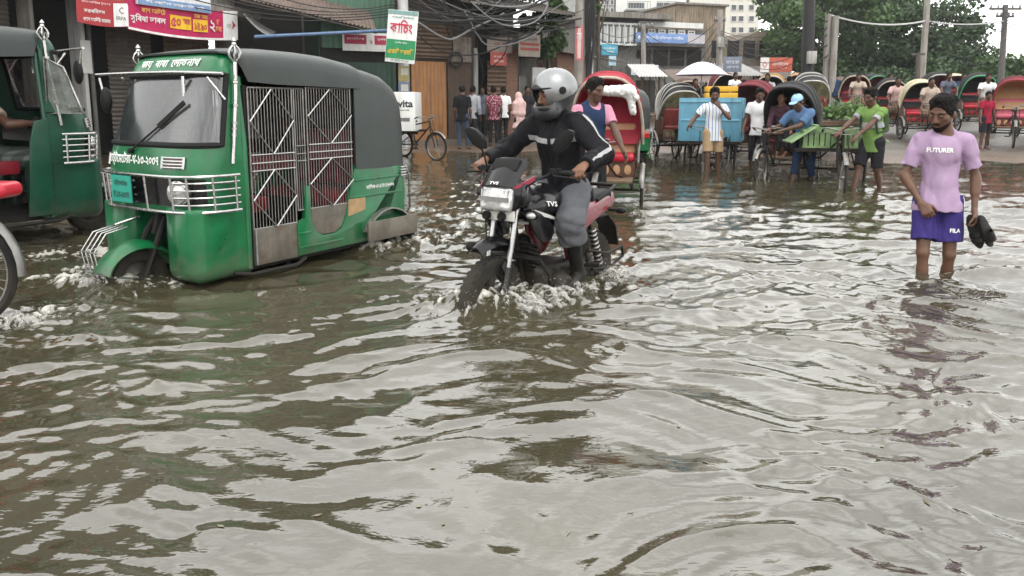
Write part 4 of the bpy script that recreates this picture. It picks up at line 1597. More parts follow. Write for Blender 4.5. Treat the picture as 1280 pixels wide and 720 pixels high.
def Qm(x, y, z):
    return np.stack([unit(x), unit(y), unit(z)], 1)


def put_torso(sd, J, fat=0.0, fem=False):
    s, r, u, lx, f, hx = J['s'], J['r'], J['u'], J['lx'], J['f'], J['hx']
    Q = Qm(lx, f, u)
    pel, neck = J['pel'], J['neck']
    sd.cone(pel + hx * 0.062 * r, pel - hx * 0.062 * r, 0.092 * r + fat, 0.092 * r + fat, k=0.03)
    sd.ell(pel + u * 0.15 * s, (0.130 * r + fat, 0.094 * r + fat, 0.17 * s + fat), Q, k=0.05)
    sd.ell(pel + u * 0.33 * s - f * 0.005, (0.150 * r + fat, 0.104 * r + fat, 0.19 * s + fat), Q, k=0.05)
    sd.cone(J['shL'] * 0.74 + J['shR'] * 0.26 - u * 0.005, J['shR'] * 0.74 + J['shL'] * 0.26 - u * 0.005, 0.058 * r + fat * 0.8, 0.058 * r + fat * 0.8, k=0.05)
    sd.cone(J['shL'] * 0.86 + J['shR'] * 0.14 + u * 0.01, neck + u * 0.035 * s, 0.036 * r + fat * 0.6, 0.048 * r + fat * 0.4, k=0.03)
    sd.cone(J['shR'] * 0.86 + J['shL'] * 0.14 + u * 0.01, neck + u * 0.035 * s, 0.036 * r + fat * 0.6, 0.048 * r + fat * 0.4, k=0.03)
    sd.ell(pel + u * 0.38 * s + f * 0.05 * s, (0.115 * r + fat, 0.055 * r + fat, 0.08 * s + fat), Q, k=0.05)


def put_leg(sd, J, S, upto=2.0, fat=0.0, fat2=None, flat=False, foot=False):
    s, r = J['s'], J['r']
    fat2 = fat if fat2 is None else fat2
    a, b, c = J['hip' + S], J['knee' + S], J['ank' + S]
    t = min(upto, 1.0)
    e = a + (b - a) * t
    r0, r1 = 0.086 * r, 0.056 * r
    fe = fat + (fat2 - fat) * min(upto and 1.0 / max(upto, 1), 1)
    sd.cone(a, e, r0 + fat, r0 + (r1 - r0) * t + (fat2 if upto <= 1 else fe), k=0.035, flat=flat and upto <= 1)
    if upto > 1:
        t = upto - 1
        e = b + (c - b) * t
        back = unit(np.cross(unit(c - b), np.cross(unit(c - b), J['toe' + S])))
        r1, r2 = 0.053 * r, 0.036 * r
        sd.cone(b, e, r1 + fe, r1 + (r2 - r1) * t + fat2, k=0.02, flat=flat)
        if fat <= 0.001:
            m = b + (c - b) * 0.32 + back * 0.014 * s
            sd.cone(m, b + (c - b) * 0.6 + back * 0.008 * s, 0.046 * r, 0.036 * r, k=0.03)
    if foot:
        d = J['toe' + S]
        side = unit(np.cross(d, (0, 0, 1)))
        heel = c - V(0, 0, 0.032 * s) - d * 0.03 * s
        sd.cone(c, heel, 0.036 * s, 0.032 * s, k=0.02)
        sd.cone(c - V(0, 0, 0.015 * s), heel + d * 0.17 * s, 0.036 * s, 0.026 * s, k=0.03)
        for k in range(5):
            o = side * (0.034 - 0.017 * k) * s
            sd.cone(heel + d * 0.15 * s + o, heel + d * (0.205 - 0.008 * abs(k - 2)) * s + o - V(0, 0, 0.008 * s), 0.013 * s, 0.010 * s, k=0.012)


def put_arm(sd, J, S, upto=2.0, fat=0.0, fat2=None, flat=False, hand=False):
    s, r = J['s'], J['r']
    fat2 = fat if fat2 is None else fat2
    a, b, c = J['sh' + S], J['elb' + S], J['wr' + S]
    sd.cone(a, a + (b - a) * 0.3, 0.052 * r + fat * 0.8, 0.048 * r + fat, k=0.03)
    t = min(upto, 1.0)
    sd.cone(a, a + (b - a) * t, 0.048 * r + fat * 0.85, (0.048 - 0.008 * t) * r + (fat2 if upto <= 1 else fat), k=0.03, flat=flat and upto <= 1)
    if upto > 1:
        t = upto - 1
        sd.cone(b, b + (c - b) * t, 0.040 * r + fat, (0.040 - 0.014 * t) * r + fat2, k=0.02, flat=flat)
        if fat <= 0.001:
            sd.cone(b + (c - b) * 0.15, b + (c - b) * 0.45, 0.042 * r, 0.034 * r, k=0.03)
    if hand:
        d, pn = J['dh' + S], J['pn' + S]
        th = unit(np.cross(d, pn)) * (1 if S == 'R' else -1)      # towards the thumb
        cu = J['curl' + S]
        ends = []
        for k, (o, L) in enumerate(((0.031, 0.072), (0.0105, 0.082), (-0.0105, 0.077), (-0.030, 0.060))):
            base = c + d * (0.088 - 0.004 * abs(k - 1)) * s + th * o * s
            sd.cone(c + th * o * 0.5 * s, base, 0.015 * s, 0.0125 * s, k=0.014)
            p, q = base, cu * (0.9 + 0.08 * k)
            dd = d
            for i, (fr, ra) in enumerate(((0.44, 0.0098), (0.32, 0.0090), (0.24, 0.0082))):
                ang = q * (0.8 if i == 0 else 1.05)
                dd = unit(dd * math.cos(ang) + np.cross(np.cross(dd, pn), dd) * math.sin(ang)) if True else dd
                pn2 = unit(pn - dd * np.dot(pn, dd)) if abs(np.dot(pn, dd)) < 0.98 else pn
                e = p + dd * L * fr * s
                sd.cone(p, e, ra * s, (ra - 0.0008) * s, k=0.004)
                # turn the palm normal with the finger
                ax = unit(np.cross(d, J['pn' + S]))
                pn = unit(np.cross(ax, dd))
                p = e
            pn = J['pn' + S]
        b0 = c + d * 0.028 * s + th * 0.022 * s
        t1 = unit(th * 0.75 + d * 0.62 + pn * 0.35)
        t2 = unit(d * 0.85 + th * 0.12 + pn * (0.25 + 0.5 * min(cu, 1)))
        sd.cone(b0, b0 + t1 * 0.042 * s, 0.016 * s, 0.0125 * s, k=0.014)
        sd.cone(b0 + t1 * 0.042 * s, b0 + t1 * 0.042 * s + t2 * 0.032 * s, 0.0115 * s, 0.0105 * s, k=0.004)
        sd.cone(b0 + t1 * 0.042 * s + t2 * 0.032 * s, b0 + t1 * 0.042 * s + t2 * 0.056 * s, 0.0103 * s, 0.009 * s, k=0.004)


def head_frame(J):
    s = J['s']
    return J['hc'], J['hl'], J['hf'], J['hu'], s * 1.06, Qm(J['hl'], J['hf'], J['hu'])


def put_head(sd, J):
    c, l, f, u, s, Q = head_frame(J)
    P = lambda x, y, z: c + (l * x + f * y + u * z) * s
    sd.cone(J['neck'] - J['u'] * 0.03 * s, P(0, -0.012, -0.06), 0.062 * s, 0.052 * s, k=0.03)
    sd.ell(P(0, -0.008, 0.028), np.array((0.074, 0.094, 0.088)) * s, Q, k=0.01)
    sd.ell(P(0, 0.026, -0.045), np.array((0.058, 0.062, 0.070)) * s, Q, k=0.03)
    sd.ell(P(0, 0.062, -0.098), np.array((0.026, 0.020, 0.018)) * s, Q, k=0.03)
    for sg in (1, -1):
        sd.ell(P(0.044 * sg, 0.055, -0.022), np.array((0.024, 0.022, 0.022)) * s, Q, k=0.025)
        sd.cone(P(0.012 * sg, 0.084, 0.022), P(0.046 * sg, 0.072, 0.024), 0.010 * s, 0.009 * s, k=0.014)
        sd.ell(P(0.076 * sg, -0.008, -0.012), np.array((0.010, 0.020, 0.032)) * s, Q, k=0.008)
    if sd.h < 0.0105:
        for sg in (1, -1):
            sd.ell(P(0.031 * sg, 0.094, 0.002), np.array((0.017, 0.014, 0.011)) * s, Q, k=0.012, mode='cut')
            sd.ell(P(0.031 * sg, 0.076, 0.001), np.array((0.015, 0.012, 0.010)) * s, Q, k=0.004)
    sd.cone(P(0, 0.088, 0.008), P(0, 0.104, -0.036), 0.009 * s, 0.0145 * s, k=0.012)
    for sg in (1, -1):
        sd.ell(P(0.012 * sg, 0.094, -0.040), np.array((0.010, 0.011, 0.008)) * s, Q, k=0.008)
    sd.ell(P(0, 0.082, -0.066), np.array((0.024, 0.011, 0.0065)) * s, Q, k=0.006)
    sd.ell(P(0, 0.081, -0.078), np.array((0.021, 0.011, 0.0070)) * s, Q, k=0.006)


def bounds(J, m=0.22):
    ps = np.array([v for k, v in J.items() if k[:2] in ('pe', 'ne', 'sh', 'hi', 'hc', 'kn', 'an', 'el', 'wr') and isinstance(v, np.ndarray) and k != 'hx'])
    return ps.min(0) - m, ps.max(0) + m


def person(label, loc, rz, H, P, wear, skin=None, hair='short', h=0.013, group=None, beard=False, face=False):
    J = skeleton(H, P)
    s = J['s']
    skin = skin or SKIN_M
    lo, hi = bounds(J)
    sd = SDF(lo, hi, h)
    put_torso(sd, J, -0.004)
    for S in 'LR':
        put_leg(sd, J, S, foot=True)
        put_arm(sd, J, S, hand=True)
    put_head(sd, J)
    body = sd.mesh('person', skin)
    body.location = loc
    body.rotation_euler = (0, 0, rz)
    tag(body, label, 'person', group)
    c, l, f, u, s, Q = head_frame(J)
    PH = lambda x, y, z: c + (l * x + f * y + u * z) * s
    hl, hh = c - 0.2, c + 0.2
    if hair in ('short', 'long', 'full'):
        sd = SDF(hl, hh, min(h, 0.009))
        g = 0.010 if hair == 'short' else 0.017
        sd.ell(PH(0, -0.012, 0.034), np.array((0.074 + g * 0.45, 0.094 + g * 0.7, 0.090 + g)) * s, Q, k=0.0)
        if hair == 'full':
            for k in range(7):
                sd.ell(PH(0.05 * math.sin(k * 2.4), 0.05 - 0.016 * k, 0.10 + 0.012 * math.cos(k * 1.7)), np.array((0.030, 0.034, 0.026)) * s, Q, k=0.02)
        sd.ell(PH(0, 0.105, -0.018), np.array((0.078, 0.092, 0.092)) * s, Q, k=0.010, mode='cut')
        sd.plane(PH(0, -0.03, -0.035), -u * 1.0 + f * 0.55, 0.008)
        sd.ripple(folds(3, 90, (1, 1, 1)), 0.004)
        sd.mesh('hair', HAIR, body)
    if beard:
        sd = SDF(hl, hh, min(h, 0.006))
        sd.ell(PH(0, 0.027, -0.048), np.array((0.0625, 0.066, 0.075)) * s, Q, k=0.01)
        sd.ell(PH(0, 0.064, -0.101), np.array((0.030, 0.024, 0.023)) * s, Q, k=0.03)
        sd.plane(PH(0, 0.0, -0.047), u * 1.0 + f * 0.42, 0.006)
        sd.ell(PH(0, 0.10, -0.071), np.array((0.023, 0.05, 0.011)) * s, Q, k=0.006, mode='cut')
        sd.plane(PH(0, -0.035, 0), -f, 0.01)
        sd.cone(PH(-0.022, 0.088, -0.060), PH(0.022, 0.088, -0.060), 0.006 * s, 0.006 * s, k=0.004)
        sd.ripple(folds(4, 200, (1, 1, 1)), 0.0012)
        sd.mesh('beard', HAIR, body)
    if face:
        for sg in (1, -1):
            m = MB()
            m.ell(PH(0.031 * sg, 0.0795, 0.001), np.array((0.0120, 0.010, 0.0040)) * s, rot=Matrix(Q.tolist()).to_4x4() if False else None)
            e = m.build('eye', EYEW, body)
            m = MB()
            m.ell(PH(0.031 * sg, 0.0865, 0.001), np.array((0.0050, 0.0050, 0.0050)) * s)
            m.build('iris', EYED, e)
            m = MB()
            m.tube([PH(0.014 * sg, 0.091, 0.021), PH(0.030 * sg, 0.091, 0.027), PH(0.049 * sg, 0.078, 0.022)], [0.0035 * s, 0.004 * s, 0.002 * s], 6)
            m.build('eyebrow', HAIR, body)
    for i, w in enumerate(wear):
        dress(body, J, w, lo, hi, h, i)
    return body, J


def dress(body, J, w, lo, hi, h, i):
    s, r = J['s'], J['r']
    kd, mt = w['k'], w.get('m')
    u, f, lx, pel, neck = J['u'], J['f'], J['lx'], J['pel'], J['neck']
    seed = w.get('seed', i * 7 + 1)
    amp = w.get('amp', 0.0045)
    c, l, hf, hu, _, Q = head_frame(J)
    PH = lambda x, y, z: c + (l * x + hf * y + hu * z) * s
    if kd == 'shirt':
        fat = w.get('fat', 0.014)
        sd = SDF(lo, hi, h)
        put_torso(sd, J, fat)
        hem = w.get('hem', 0.10)
        hw = w.get('flare', 0.012)
        sd.cone(pel - u * hem * s + lx * 0.062 * r, pel - u * hem * s - lx * 0.062 * r, 0.100 * r + fat + hw, 0.100 * r + fat + hw, k=0.06)
        sd.cone(pel + u * 0.1 * s, pel - u * hem * s, 0.11 * r + fat, 0.10 * r + fat + hw, k=0.06)
        sd.plane(pel - u * hem * s, -u)
        for S in 'LR':
            put_arm(sd, J, S, w.get('sleeve', 0.55), fat, w.get('cuff', fat + 0.008), flat=True)
        sd.ell(PH(0, -0.004, -0.115), np.array((0.066, 0.066, 0.045)) * s, Q, k=0.012, mode='cut')
        sd.ripple(folds(seed, w.get('freq', 38)), amp)
        o = sd.mesh(w.get('name', 'shirt'), mt, body)
    elif kd == 'vest':
        fat = w.get('fat', 0.024)
        sd = SDF(lo, hi, h)
        put_torso(sd, J, fat)
        sd.plane(pel - u * w.get('hem', 0.02) * s, -u)
        for S in 'LR':
            sd.cone(J['sh' + S], J['sh' + S] + lx * (0.1 if S == 'L' else -0.1), 0.075 * s, 0.1 * s, k=0.01, mode='cut')
        sd.ell(PH(0, 0.03, -0.14), np.array((0.07, 0.09, 0.10)) * s, Q, k=0.01, mode='cut')
        sd.ripple(folds(seed, 20), amp)
        o = sd.mesh(w.get('name', 'vest'), mt, body)
    elif kd == 'pants':
        fat = w.get('fat', 0.014)
        sd = SDF(lo, hi, h)
        hx = J['hx']
        sd.cone(pel + hx * 0.062 * r, pel - hx * 0.062 * r, 0.093 * r + fat * 0.6, 0.093 * r + fat * 0.6, k=0.03)
        sd.ell(pel + u * 0.06 * s, (0.125 * r + fat * 0.5, 0.098 * r + fat * 0.5, 0.10 * s), Qm(lx, f, u), k=0.04)
        for S in 'LR':
            put_leg(sd, J, S, w.get('leg', 1.95), fat, w.get('cuff', fat), flat=True)
        sd.plane(pel + u * w.get('top', 0.12) * s, u)
        sd.ripple(folds(seed, w.get('freq', 36), w.get('stretch', (1, 1, 0.45))), amp)
        o = sd.mesh(w.get('name', 'trousers'), mt, body)
    elif kd == 'lungi':
        sd = SDF(lo, hi, h)
        fat = w.get('fat', 0.02)
        hx = J['hx']
        sd.ell(pel + u * 0.05 * s, (0.125 * s + fat, 0.1 * s + fat, 0.11 * s), Qm(lx, f, u), k=0.04)
        t = w.get('leg', 1.6)
        for S in 'LR':
            put_leg(sd, J, S, t, fat, fat + 0.03, flat=True)
        a = (J['hipL'] + J['hipR']) / 2
        b = (J['kneeL'] + J['kneeR']) / 2
        e = b + ((J['ankL'] + J['ankR']) / 2 - b) * max(t - 1, 0)
        sd.cone(a, b, 0.12 * s, 0.10 * s, k=0.08)
        if t > 1:
            sd.cone(b, e, 0.10 * s, 0.09 * s, k=0.08, flat=True)
        sd.ripple(folds(seed, 22, (1, 1, 0.3)), 0.007)
        o = sd.mesh(w.get('name', 'lungi'), mt, body)
    elif kd == 'hijab':
        sd = SDF(lo, hi, h)
        sd.ell(PH(0, -0.01, 0.03), np.array((0.095, 0.112, 0.108)) * s, Q, k=0.02)
        sd.cone(PH(0, -0.02, -0.03), neck - u * 0.05 * s, 0.095 * s, 0.15 * s, k=0.05)
        sd.cone(J['shL'] - u * 0.02, J['shR'] - u * 0.02, 0.09 * s, 0.09 * s, k=0.06)
        sd.cone(neck - u * 0.05 * s, neck - u * w.get('drop', 0.30) * s, 0.15 * s, 0.20 * s, k=0.06)
        sd.ell(PH(0, 0.115, -0.02), np.array((0.058, 0.06, 0.078)) * s, Q, k=0.012, mode='cut')
        sd.ripple(folds(seed, 22, (1, 1, 0.4)), 0.006)
        o = sd.mesh(w.get('name', 'headscarf'), mt, body)
    elif kd == 'cap':
        sd = SDF(c - 0.25, c + 0.25, min(h, 0.01))
        sd.ell(PH(0, -0.008, 0.045), np.array((0.09, 0.11, 0.098)) * s, Q, k=0)
        sd.plane(PH(0, 0, 0.03), -hu + hf * 0.1, 0.008)
        sd.ell(PH(0, 0.12, 0.038), np.array((0.07, 0.075, 0.012)) * s, Q, k=0.015)
        o = sd.mesh('cap', mt, body)
    elif kd == 'backpack':
        sd = SDF(lo, hi, h)
        b = pel + u * 0.31 * s - f * 0.165 * s
        sd.rbox(b, (0.13 * s, 0.075 * s, 0.19 * s), 0.05, Qm(lx, f, u))
        sd.rbox(b - f * 0.06 * s - u * 0.06 * s, (0.10 * s, 0.04 * s, 0.09 * s), 0.03, Qm(lx, f, u), k=0.01)
        for S in 'LR':
            q = J['sh' + S] * 0.72 + neck * 0.28
            pts = [b + u * 0.17 * s + (q - neck) * 0.7, q + u * 0.05 * s, q + f * 0.11 * s - u * 0.08 * s, pel + u * 0.2 * s + f * 0.08 * s + (q - neck) * 1.2, b - u * 0.1 * s + (q - neck) * 1.2]
            for a_, b_ in zip(pts, pts[1:]):
                sd.cone(a_, b_, 0.017 * s, 0.017 * s, k=0.01)
        o = sd.mesh('backpack', mt, body)
    return o
# ------------------------------------------------------------------ cycle rickshaws, tricycle vans, bicycles
RK_BLACK = mat('rickshaw_black_frame', (0.016, 0.015, 0.014), 0.5, metal=0.3, var=0.3, rust=0.35, mud=0.2, spec=0.25)
RK_CHROME = mat('rickshaw_chrome', (0.20, 0.195, 0.185), 0.38, metal=0.85, var=0.3, rust=0.5)
WOOD = mat('weathered_wood', (0.16, 0.105, 0.065), 0.75, var=0.3, scale=4, bump=0.3, bscale=40, streak=0.4)
BROWNL = mat('brown_leather', (0.06, 0.028, 0.014), 0.5, var=0.3)


def spoke_wheel(parent, c, r, w=0.045, ns=20):
    M = axisM(c, (0, 1, 0))
    m = MB()
    m.lathe([(r - w, -w * 0.4), (r - w * 0.4, -w * 0.5), (r, -w * 0.15), (r, w * 0.15), (r - w * 0.4, w * 0.5), (r - w, w * 0.4)], 36, M, closed=True)
    o = m.build('wheel', RUBBER, parent)
    m = MB()
    m.lathe([(r - w - 0.012, -0.014), (r - w + 0.004, -0.018), (r - w + 0.004, 0.018), (r - w - 0.012, 0.014)], 36, M, closed=True)
    m.lathe([(0, -0.05), (0.022, -0.045), (0.025, 0), (0.022, 0.045), (0, 0.05)], 12, M)
    for k in range(ns):
        a = 2 * PI * k / ns
        s = 1 if k % 2 else -1
        m.tube([(c[0] + 0.02 * math.cos(a + s), c[1] + s * 0.03, c[2] + 0.02 * math.sin(a + s)), (c[0] + (r - w) * math.cos(a), c[1], c[2] + (r - w) * math.sin(a))], 0.0028, 4, caps=False)
    m.build('rim', RK_CHROME, o)
    return o


def arc_guard(parent, c, r, w, a0, a1, mt, name='mudguard'):
    m = MB()
    n = 14
    m.sheet([[(c[0] + (r - 0.018 * abs(k / 2 - 1) ** 2) * math.cos(R(a0 + (a1 - a0) * i / n)), c[1] + w * (k / 2 - 1) / 2, c[2] + (r - 0.018 * abs(k / 2 - 1) ** 2) * math.sin(R(a0 + (a1 - a0) * i / n))) for k in range(5)] for i in range(n + 1)], 0.005)
    return m.build(name, mt, parent)


def cycle_front(t, fx, paint, saddle=BROWNL, ux=0.70, steer=0.0):
    """front half shared by rickshaws and vans: wheel, fork, bars, saddle, cranks"""
    spoke_wheel(t, (fx, 0, 0.335), 0.335, ns=24)
    arc_guard(t, (fx, 0, 0.335), 0.37, 0.06, 35, 190, RK_CHROME)
    hx, hz = fx - 0.20, 0.86
    m = MB()
    for s in (1, -1):
        m.tube([(fx, s * 0.055, 0.335), (fx - 0.06, s * 0.055, 0.55), (hx + 0.03, s * 0.045, 0.74)], 0.013, 8)
        m.tube([(fx, s * 0.07, 0.335), (hx + 0.02, s * 0.07, 0.95)], 0.008, 6)
    m.tube([(hx + 0.035, 0, 0.72), (hx - 0.03, 0, 1.0)], 0.018, 8)
    m.build('fork', RK_BLACK, t)
    m = MB()
    m.tube([(hx - 0.22, 0.27, 1.0), (hx - 0.08, 0.27, 1.045), (hx + 0.01, 0.2, 1.05), (hx - 0.02, 0.05, 1.02), (hx - 0.02, -0.05, 1.02), (hx + 0.01, -0.2, 1.05), (hx - 0.08, -0.27, 1.045), (hx - 0.22, -0.27, 1.0)], 0.0115, 8)
    m.tube([(hx - 0.12, 0.27, 1.02), (hx - 0.02, 0.16, 0.97), (hx + 0.02, 0, 0.96), (hx - 0.02, -0.16, 0.97), (hx - 0.12, -0.27, 1.02)], 0.006, 6)
    hb = m.build('handlebar', RK_CHROME, t)
    for s in (1, -1):
        m = MB()
        m.tube([(hx - 0.23, s * 0.27, 0.998), (hx - 0.12, s * 0.27, 1.035)], 0.017, 8)
        m.build('grip', RUBBER, hb)
    m = MB()
    m.lathe([(0, 0), (0.03, 0.005), (0.038, 0.02), (0.025, 0.035), (0, 0.04)], 12, Matrix.Translation((hx - 0.05, 0.1, 1.05)))
    m.build('bell', RK_CHROME, hb)
    m = MB()
    m.tube([(hx, 0, 0.82), (ux + 0.08, 0, 0.40)], 0.018, 8)
    m.tube([(hx - 0.02, 0, 0.93), (ux - 0.02, 0, 0.83)], 0.016, 8)
    m.tube([(ux + 0.08, 0, 0.36), (ux - 0.06, 0, 0.90)], 0.016, 8)
    for s in (1, -1):
        m.tube([(ux + 0.08, s * 0.04, 0.38), (0.0, s * 0.10, 0.335)], 0.014, 8)
        m.tube([(ux - 0.03, s * 0.03, 0.80), (0.25, s * 0.16, 0.55), (0.0, s * 0.3, 0.48)], 0.014, 8)
    m.build('frame', RK_BLACK, t)
    sd = SDF((ux - 0.28, -0.14, 0.85), (ux + 0.22, 0.14, 1.02), 0.01)
    sd.ell((ux - 0.10, 0, 0.935), (0.12, 0.10, 0.035))
    sd.cone((ux - 0.05, 0, 0.935), (ux + 0.12, 0, 0.93), 0.04, 0.022, k=0.05)
    sd.mesh('saddle', saddle, t)
    m = MB()
    m.lathe([(0.09, -0.006), (0.10, 0), (0.09, 0.006), (0.07, 0)], 24, axisM((ux + 0.08, -0.05, 0.37), (0, 1, 0)), closed=True)
    m.bar((ux + 0.08, -0.075, 0.37), (ux + 0.2, -0.075, 0.28), 0.015, 0.022, up=(0, 1, 0))
    m.bar((ux + 0.08, 0.075, 0.37), (ux - 0.04, 0.075, 0.46), 0.015, 0.022, up=(0, 1, 0))
    m.box((ux + 0.2, -0.13, 0.28), (0.08, 0.1, 0.025))
    m.box((ux - 0.04, 0.13, 0.46), (0.08, 0.1, 0.025))
    m.tube([(ux + 0.08, -0.07, 0.37), (ux + 0.08, 0.07, 0.37)], 0.02, 8)
    m.build('crank', RK_BLACK, t)
    m = MB()
    m.bar((ux + 0.08, -0.05, 0.46), (0.02, -0.05, 0.39), 0.008, 0.012, up=(0, 1, 0))
    m.bar((ux + 0.08, -0.05, 0.28), (0.02, -0.05, 0.29), 0.008, 0.012, up=(0, 1, 0))
    m.build('chain', RK_BLACK, t)


def rickshaw(label, loc, rz, hood, rim, inner, seat, panel, deco=None, scale=1.0, group='cycle rickshaws', hz=0.86, fwd=30, stripes=False, back=None):
    t = thing('cycle_rickshaw', label, 'cycle rickshaw', loc, rz, group, scale)
    cycle_front(t, 1.45, panel)
    for s in (1, -1):
        spoke_wheel(t, (0.0, s * 0.50, 0.335), 0.335, ns=24)
        arc_guard(t, (0.0, s * 0.50, 0.335), 0.37, 0.06, 10, 172, RK_CHROME)
    m = MB()
    m.tube([(0, -0.5, 0.335), (0, 0.5, 0.335)], 0.018, 8)
    for s in (1, -1):
        m.bar((-0.42, s * 0.36, 0.46), (0.55, s * 0.36, 0.46), 0.03, 0.04)
        m.tube([(0, s * 0.36, 0.335), (0, s * 0.36, 0.46)], 0.02, 6)
    m.bar((-0.42, -0.42, 0.46), (-0.42, 0.42, 0.46), 0.03, 0.04)
    m.tube([(-0.5, -0.46, 0.40), (-0.52, 0, 0.38), (-0.5, 0.46, 0.40)], 0.014, 8)
    m.build('chassis', RK_BLACK, t)
    m = MB()
    m.box((0.30, 0, 0.495), (0.52, 0.76, 0.03))
    m.build('footboard', WOOD, t, bevel=0.004)
    m = MB()
    m.box((-0.19, 0, 0.61), (0.46, 0.80, 0.24), taper=1.02)
    sb = m.build('seat_box', panel, t, bevel=0.01)
    m = MB()
    for k in range(5):
        y = -0.30 + 0.15 * k
        m.ell((0.045, y, 0.61), (0.008, 0.05, 0.07), nu=10, nv=6)
        m.ell((-0.425, y, 0.61), (0.008, 0.05, 0.07), nu=10, nv=6)
    m.build('painted_flower', deco or seat, sb)
    sd = SDF((-0.5, -0.5, 0.68), (0.2, 0.5, 1.3), 0.014)
    sd.rbox((-0.15, 0, 0.775), (0.25, 0.39, 0.06), 0.05)
    sd.mesh('seat_cushion', seat, t)
    sd = SDF((-0.6, -0.52, 0.7), (0.2, 0.52, 1.35), 0.014)
    sd.rbox((-0.375, 0, 1.0), (0.06, 0.40, 0.23), 0.05, rot=np.array(Matrix.Rotation(R(-14), 3, 'Y')))
    sd.mesh('backrest', back or seat, t)
    for s in (1, -1):
        m = MB()
        poly = [(-0.42, 0.62), (-0.48, 0.98), (-0.20, 1.0), (0.05, 0.90), (0.10, 0.72), (0.08, 0.62)]
        m.prism(poly, -s * 0.43 - 0.012, -s * 0.43 + 0.012, frameM((0, 0, 0), (1, 0, 0), (0, 0, 1), (0, -1, 0)))
        sp = m.build('side_panel', panel, t, bevel=0.006)
        m = MB()
        m.tube([(0.10, s * 0.44, 0.72), (0.06, s * 0.445, 0.92), (-0.2, s * 0.445, 1.02), (-0.48, s * 0.445, 1.0)], 0.014, 8)
        m.build('armrest_rail', RK_CHROME, sp)
    # folding hood on fanned ribs
    zp, xp = 0.95, -0.22
    def ribpts(phi, rr, w, n=18, low=0.0):
        out = []
        for i in range(n + 1):
            q = PI * i / n
            y = w * math.copysign(abs(math.cos(q)) ** 0.72, math.cos(q))
            rad = low + (rr - low) * math.sin(q) ** 0.72
            out.append(V(xp + rad * math.sin(phi), y, zp + rad * math.cos(phi)))
        return out
    phis = [R(q) for q in np.linspace(-34, fwd, 6)]
    rr = [hz * q for q in (0.92, 0.97, 1.0, 1.02, 1.03, 1.03)]
    rows = []
    for i in range(len(phis)):
        rows.append(ribpts(phis[i], rr[i], 0.475))
        if i < len(phis) - 1:
            rows.append(ribpts((phis[i] + phis[i + 1]) / 2, (rr[i] + rr[i + 1]) / 2 - 0.025, 0.468))
    m = MB()
    m.sheet(rows, 0.012)
    ho = m.build('hood', hood, t, smooth=70)
    m = MB()
    inn = []
    for i in range(len(phis)):
        inn.append(ribpts(phis[i], rr[i] - 0.03, 0.452))
    m.sheet(inn, 0.006)
    b = ribpts(phis[0], rr[0] - 0.015, 0.46)
    cen = V(xp, 0, zp)
    m.loft([[cen + (p - cen) * f for p in b] for f in (1.0, 0.66, 0.33, 0.02)], closed=False, caps=False)
    m.build('hood_lining', inner, ho, smooth=60)
    m = MB()
    b = ribpts(phis[0] - 0.012, rr[0], 0.472)
    m.loft([[cen + (p - cen) * f + V(-0.02, 0, 0) for p in b] for f in (1.0, 0.66, 0.33, 0.02)], closed=False, caps=False)
    m.build('hood_back', hood if deco is None else deco, ho, smooth=60)
    for i in range(len(phis)):
        m = MB()
        m.tube(ribpts(phis[i], rr[i] + 0.006, 0.485), 0.020 if i in (0, len(phis) - 1) else 0.013, 7)
        m.build('hood_rib', rim if (i in (0, len(phis) - 1) or stripes) else hood, ho)
    return t


def tricycle_van(label, loc, rz, deck, scale=1.0, group='tricycle vans'):
    t = thing('tricycle_van', label, 'tricycle van', loc, rz, group, scale)
    cycle_front(t, 1.62, deck, ux=0.86)
    for s in (1, -1):
        spoke_wheel(t, (0.0, s * 0.50, 0.335), 0.335, ns=24)
    m = MB()
    m.tube([(0, -0.52, 0.335), (0, 0.52, 0.335)], 0.02, 8)
    for s in (1, -1):
        m.bar((-0.75, s * 0.38, 0.62), (0.62, s * 0.38, 0.62), 0.04, 0.05)
        m.bar((0, s * 0.40, 0.335), (0, s * 0.40, 0.62), 0.04, 0.03)
        m.tube([(-0.45, s * 0.38, 0.6), (0, s * 0.40, 0.36), (0.45, s * 0.38, 0.6)], 0.014, 6)
    m.build('chassis', RK_BLACK, t)
    for k in range(7):
        m = MB()
        m.box((-0.07, -0.51 + 0.17 * k, 0.67), (1.5, 0.16, 0.03))
        m.build('deck_board', WOOD, t, bevel=0.004)
    m = MB()
    for s in (1, -1):
        m.bar((-0.82, s * 0.60, 0.69), (0.70, s * 0.60, 0.69), 0.03, 0.05)
    m.bar((0.69, -0.6, 0.69), (0.69, 0.6, 0.69), 0.03, 0.05)
    m.bar((-0.83, -0.6, 0.69), (-0.83, 0.6, 0.69), 0.03, 0.05)
    m.build('deck_rail', RK_BLACK, t)
    return t


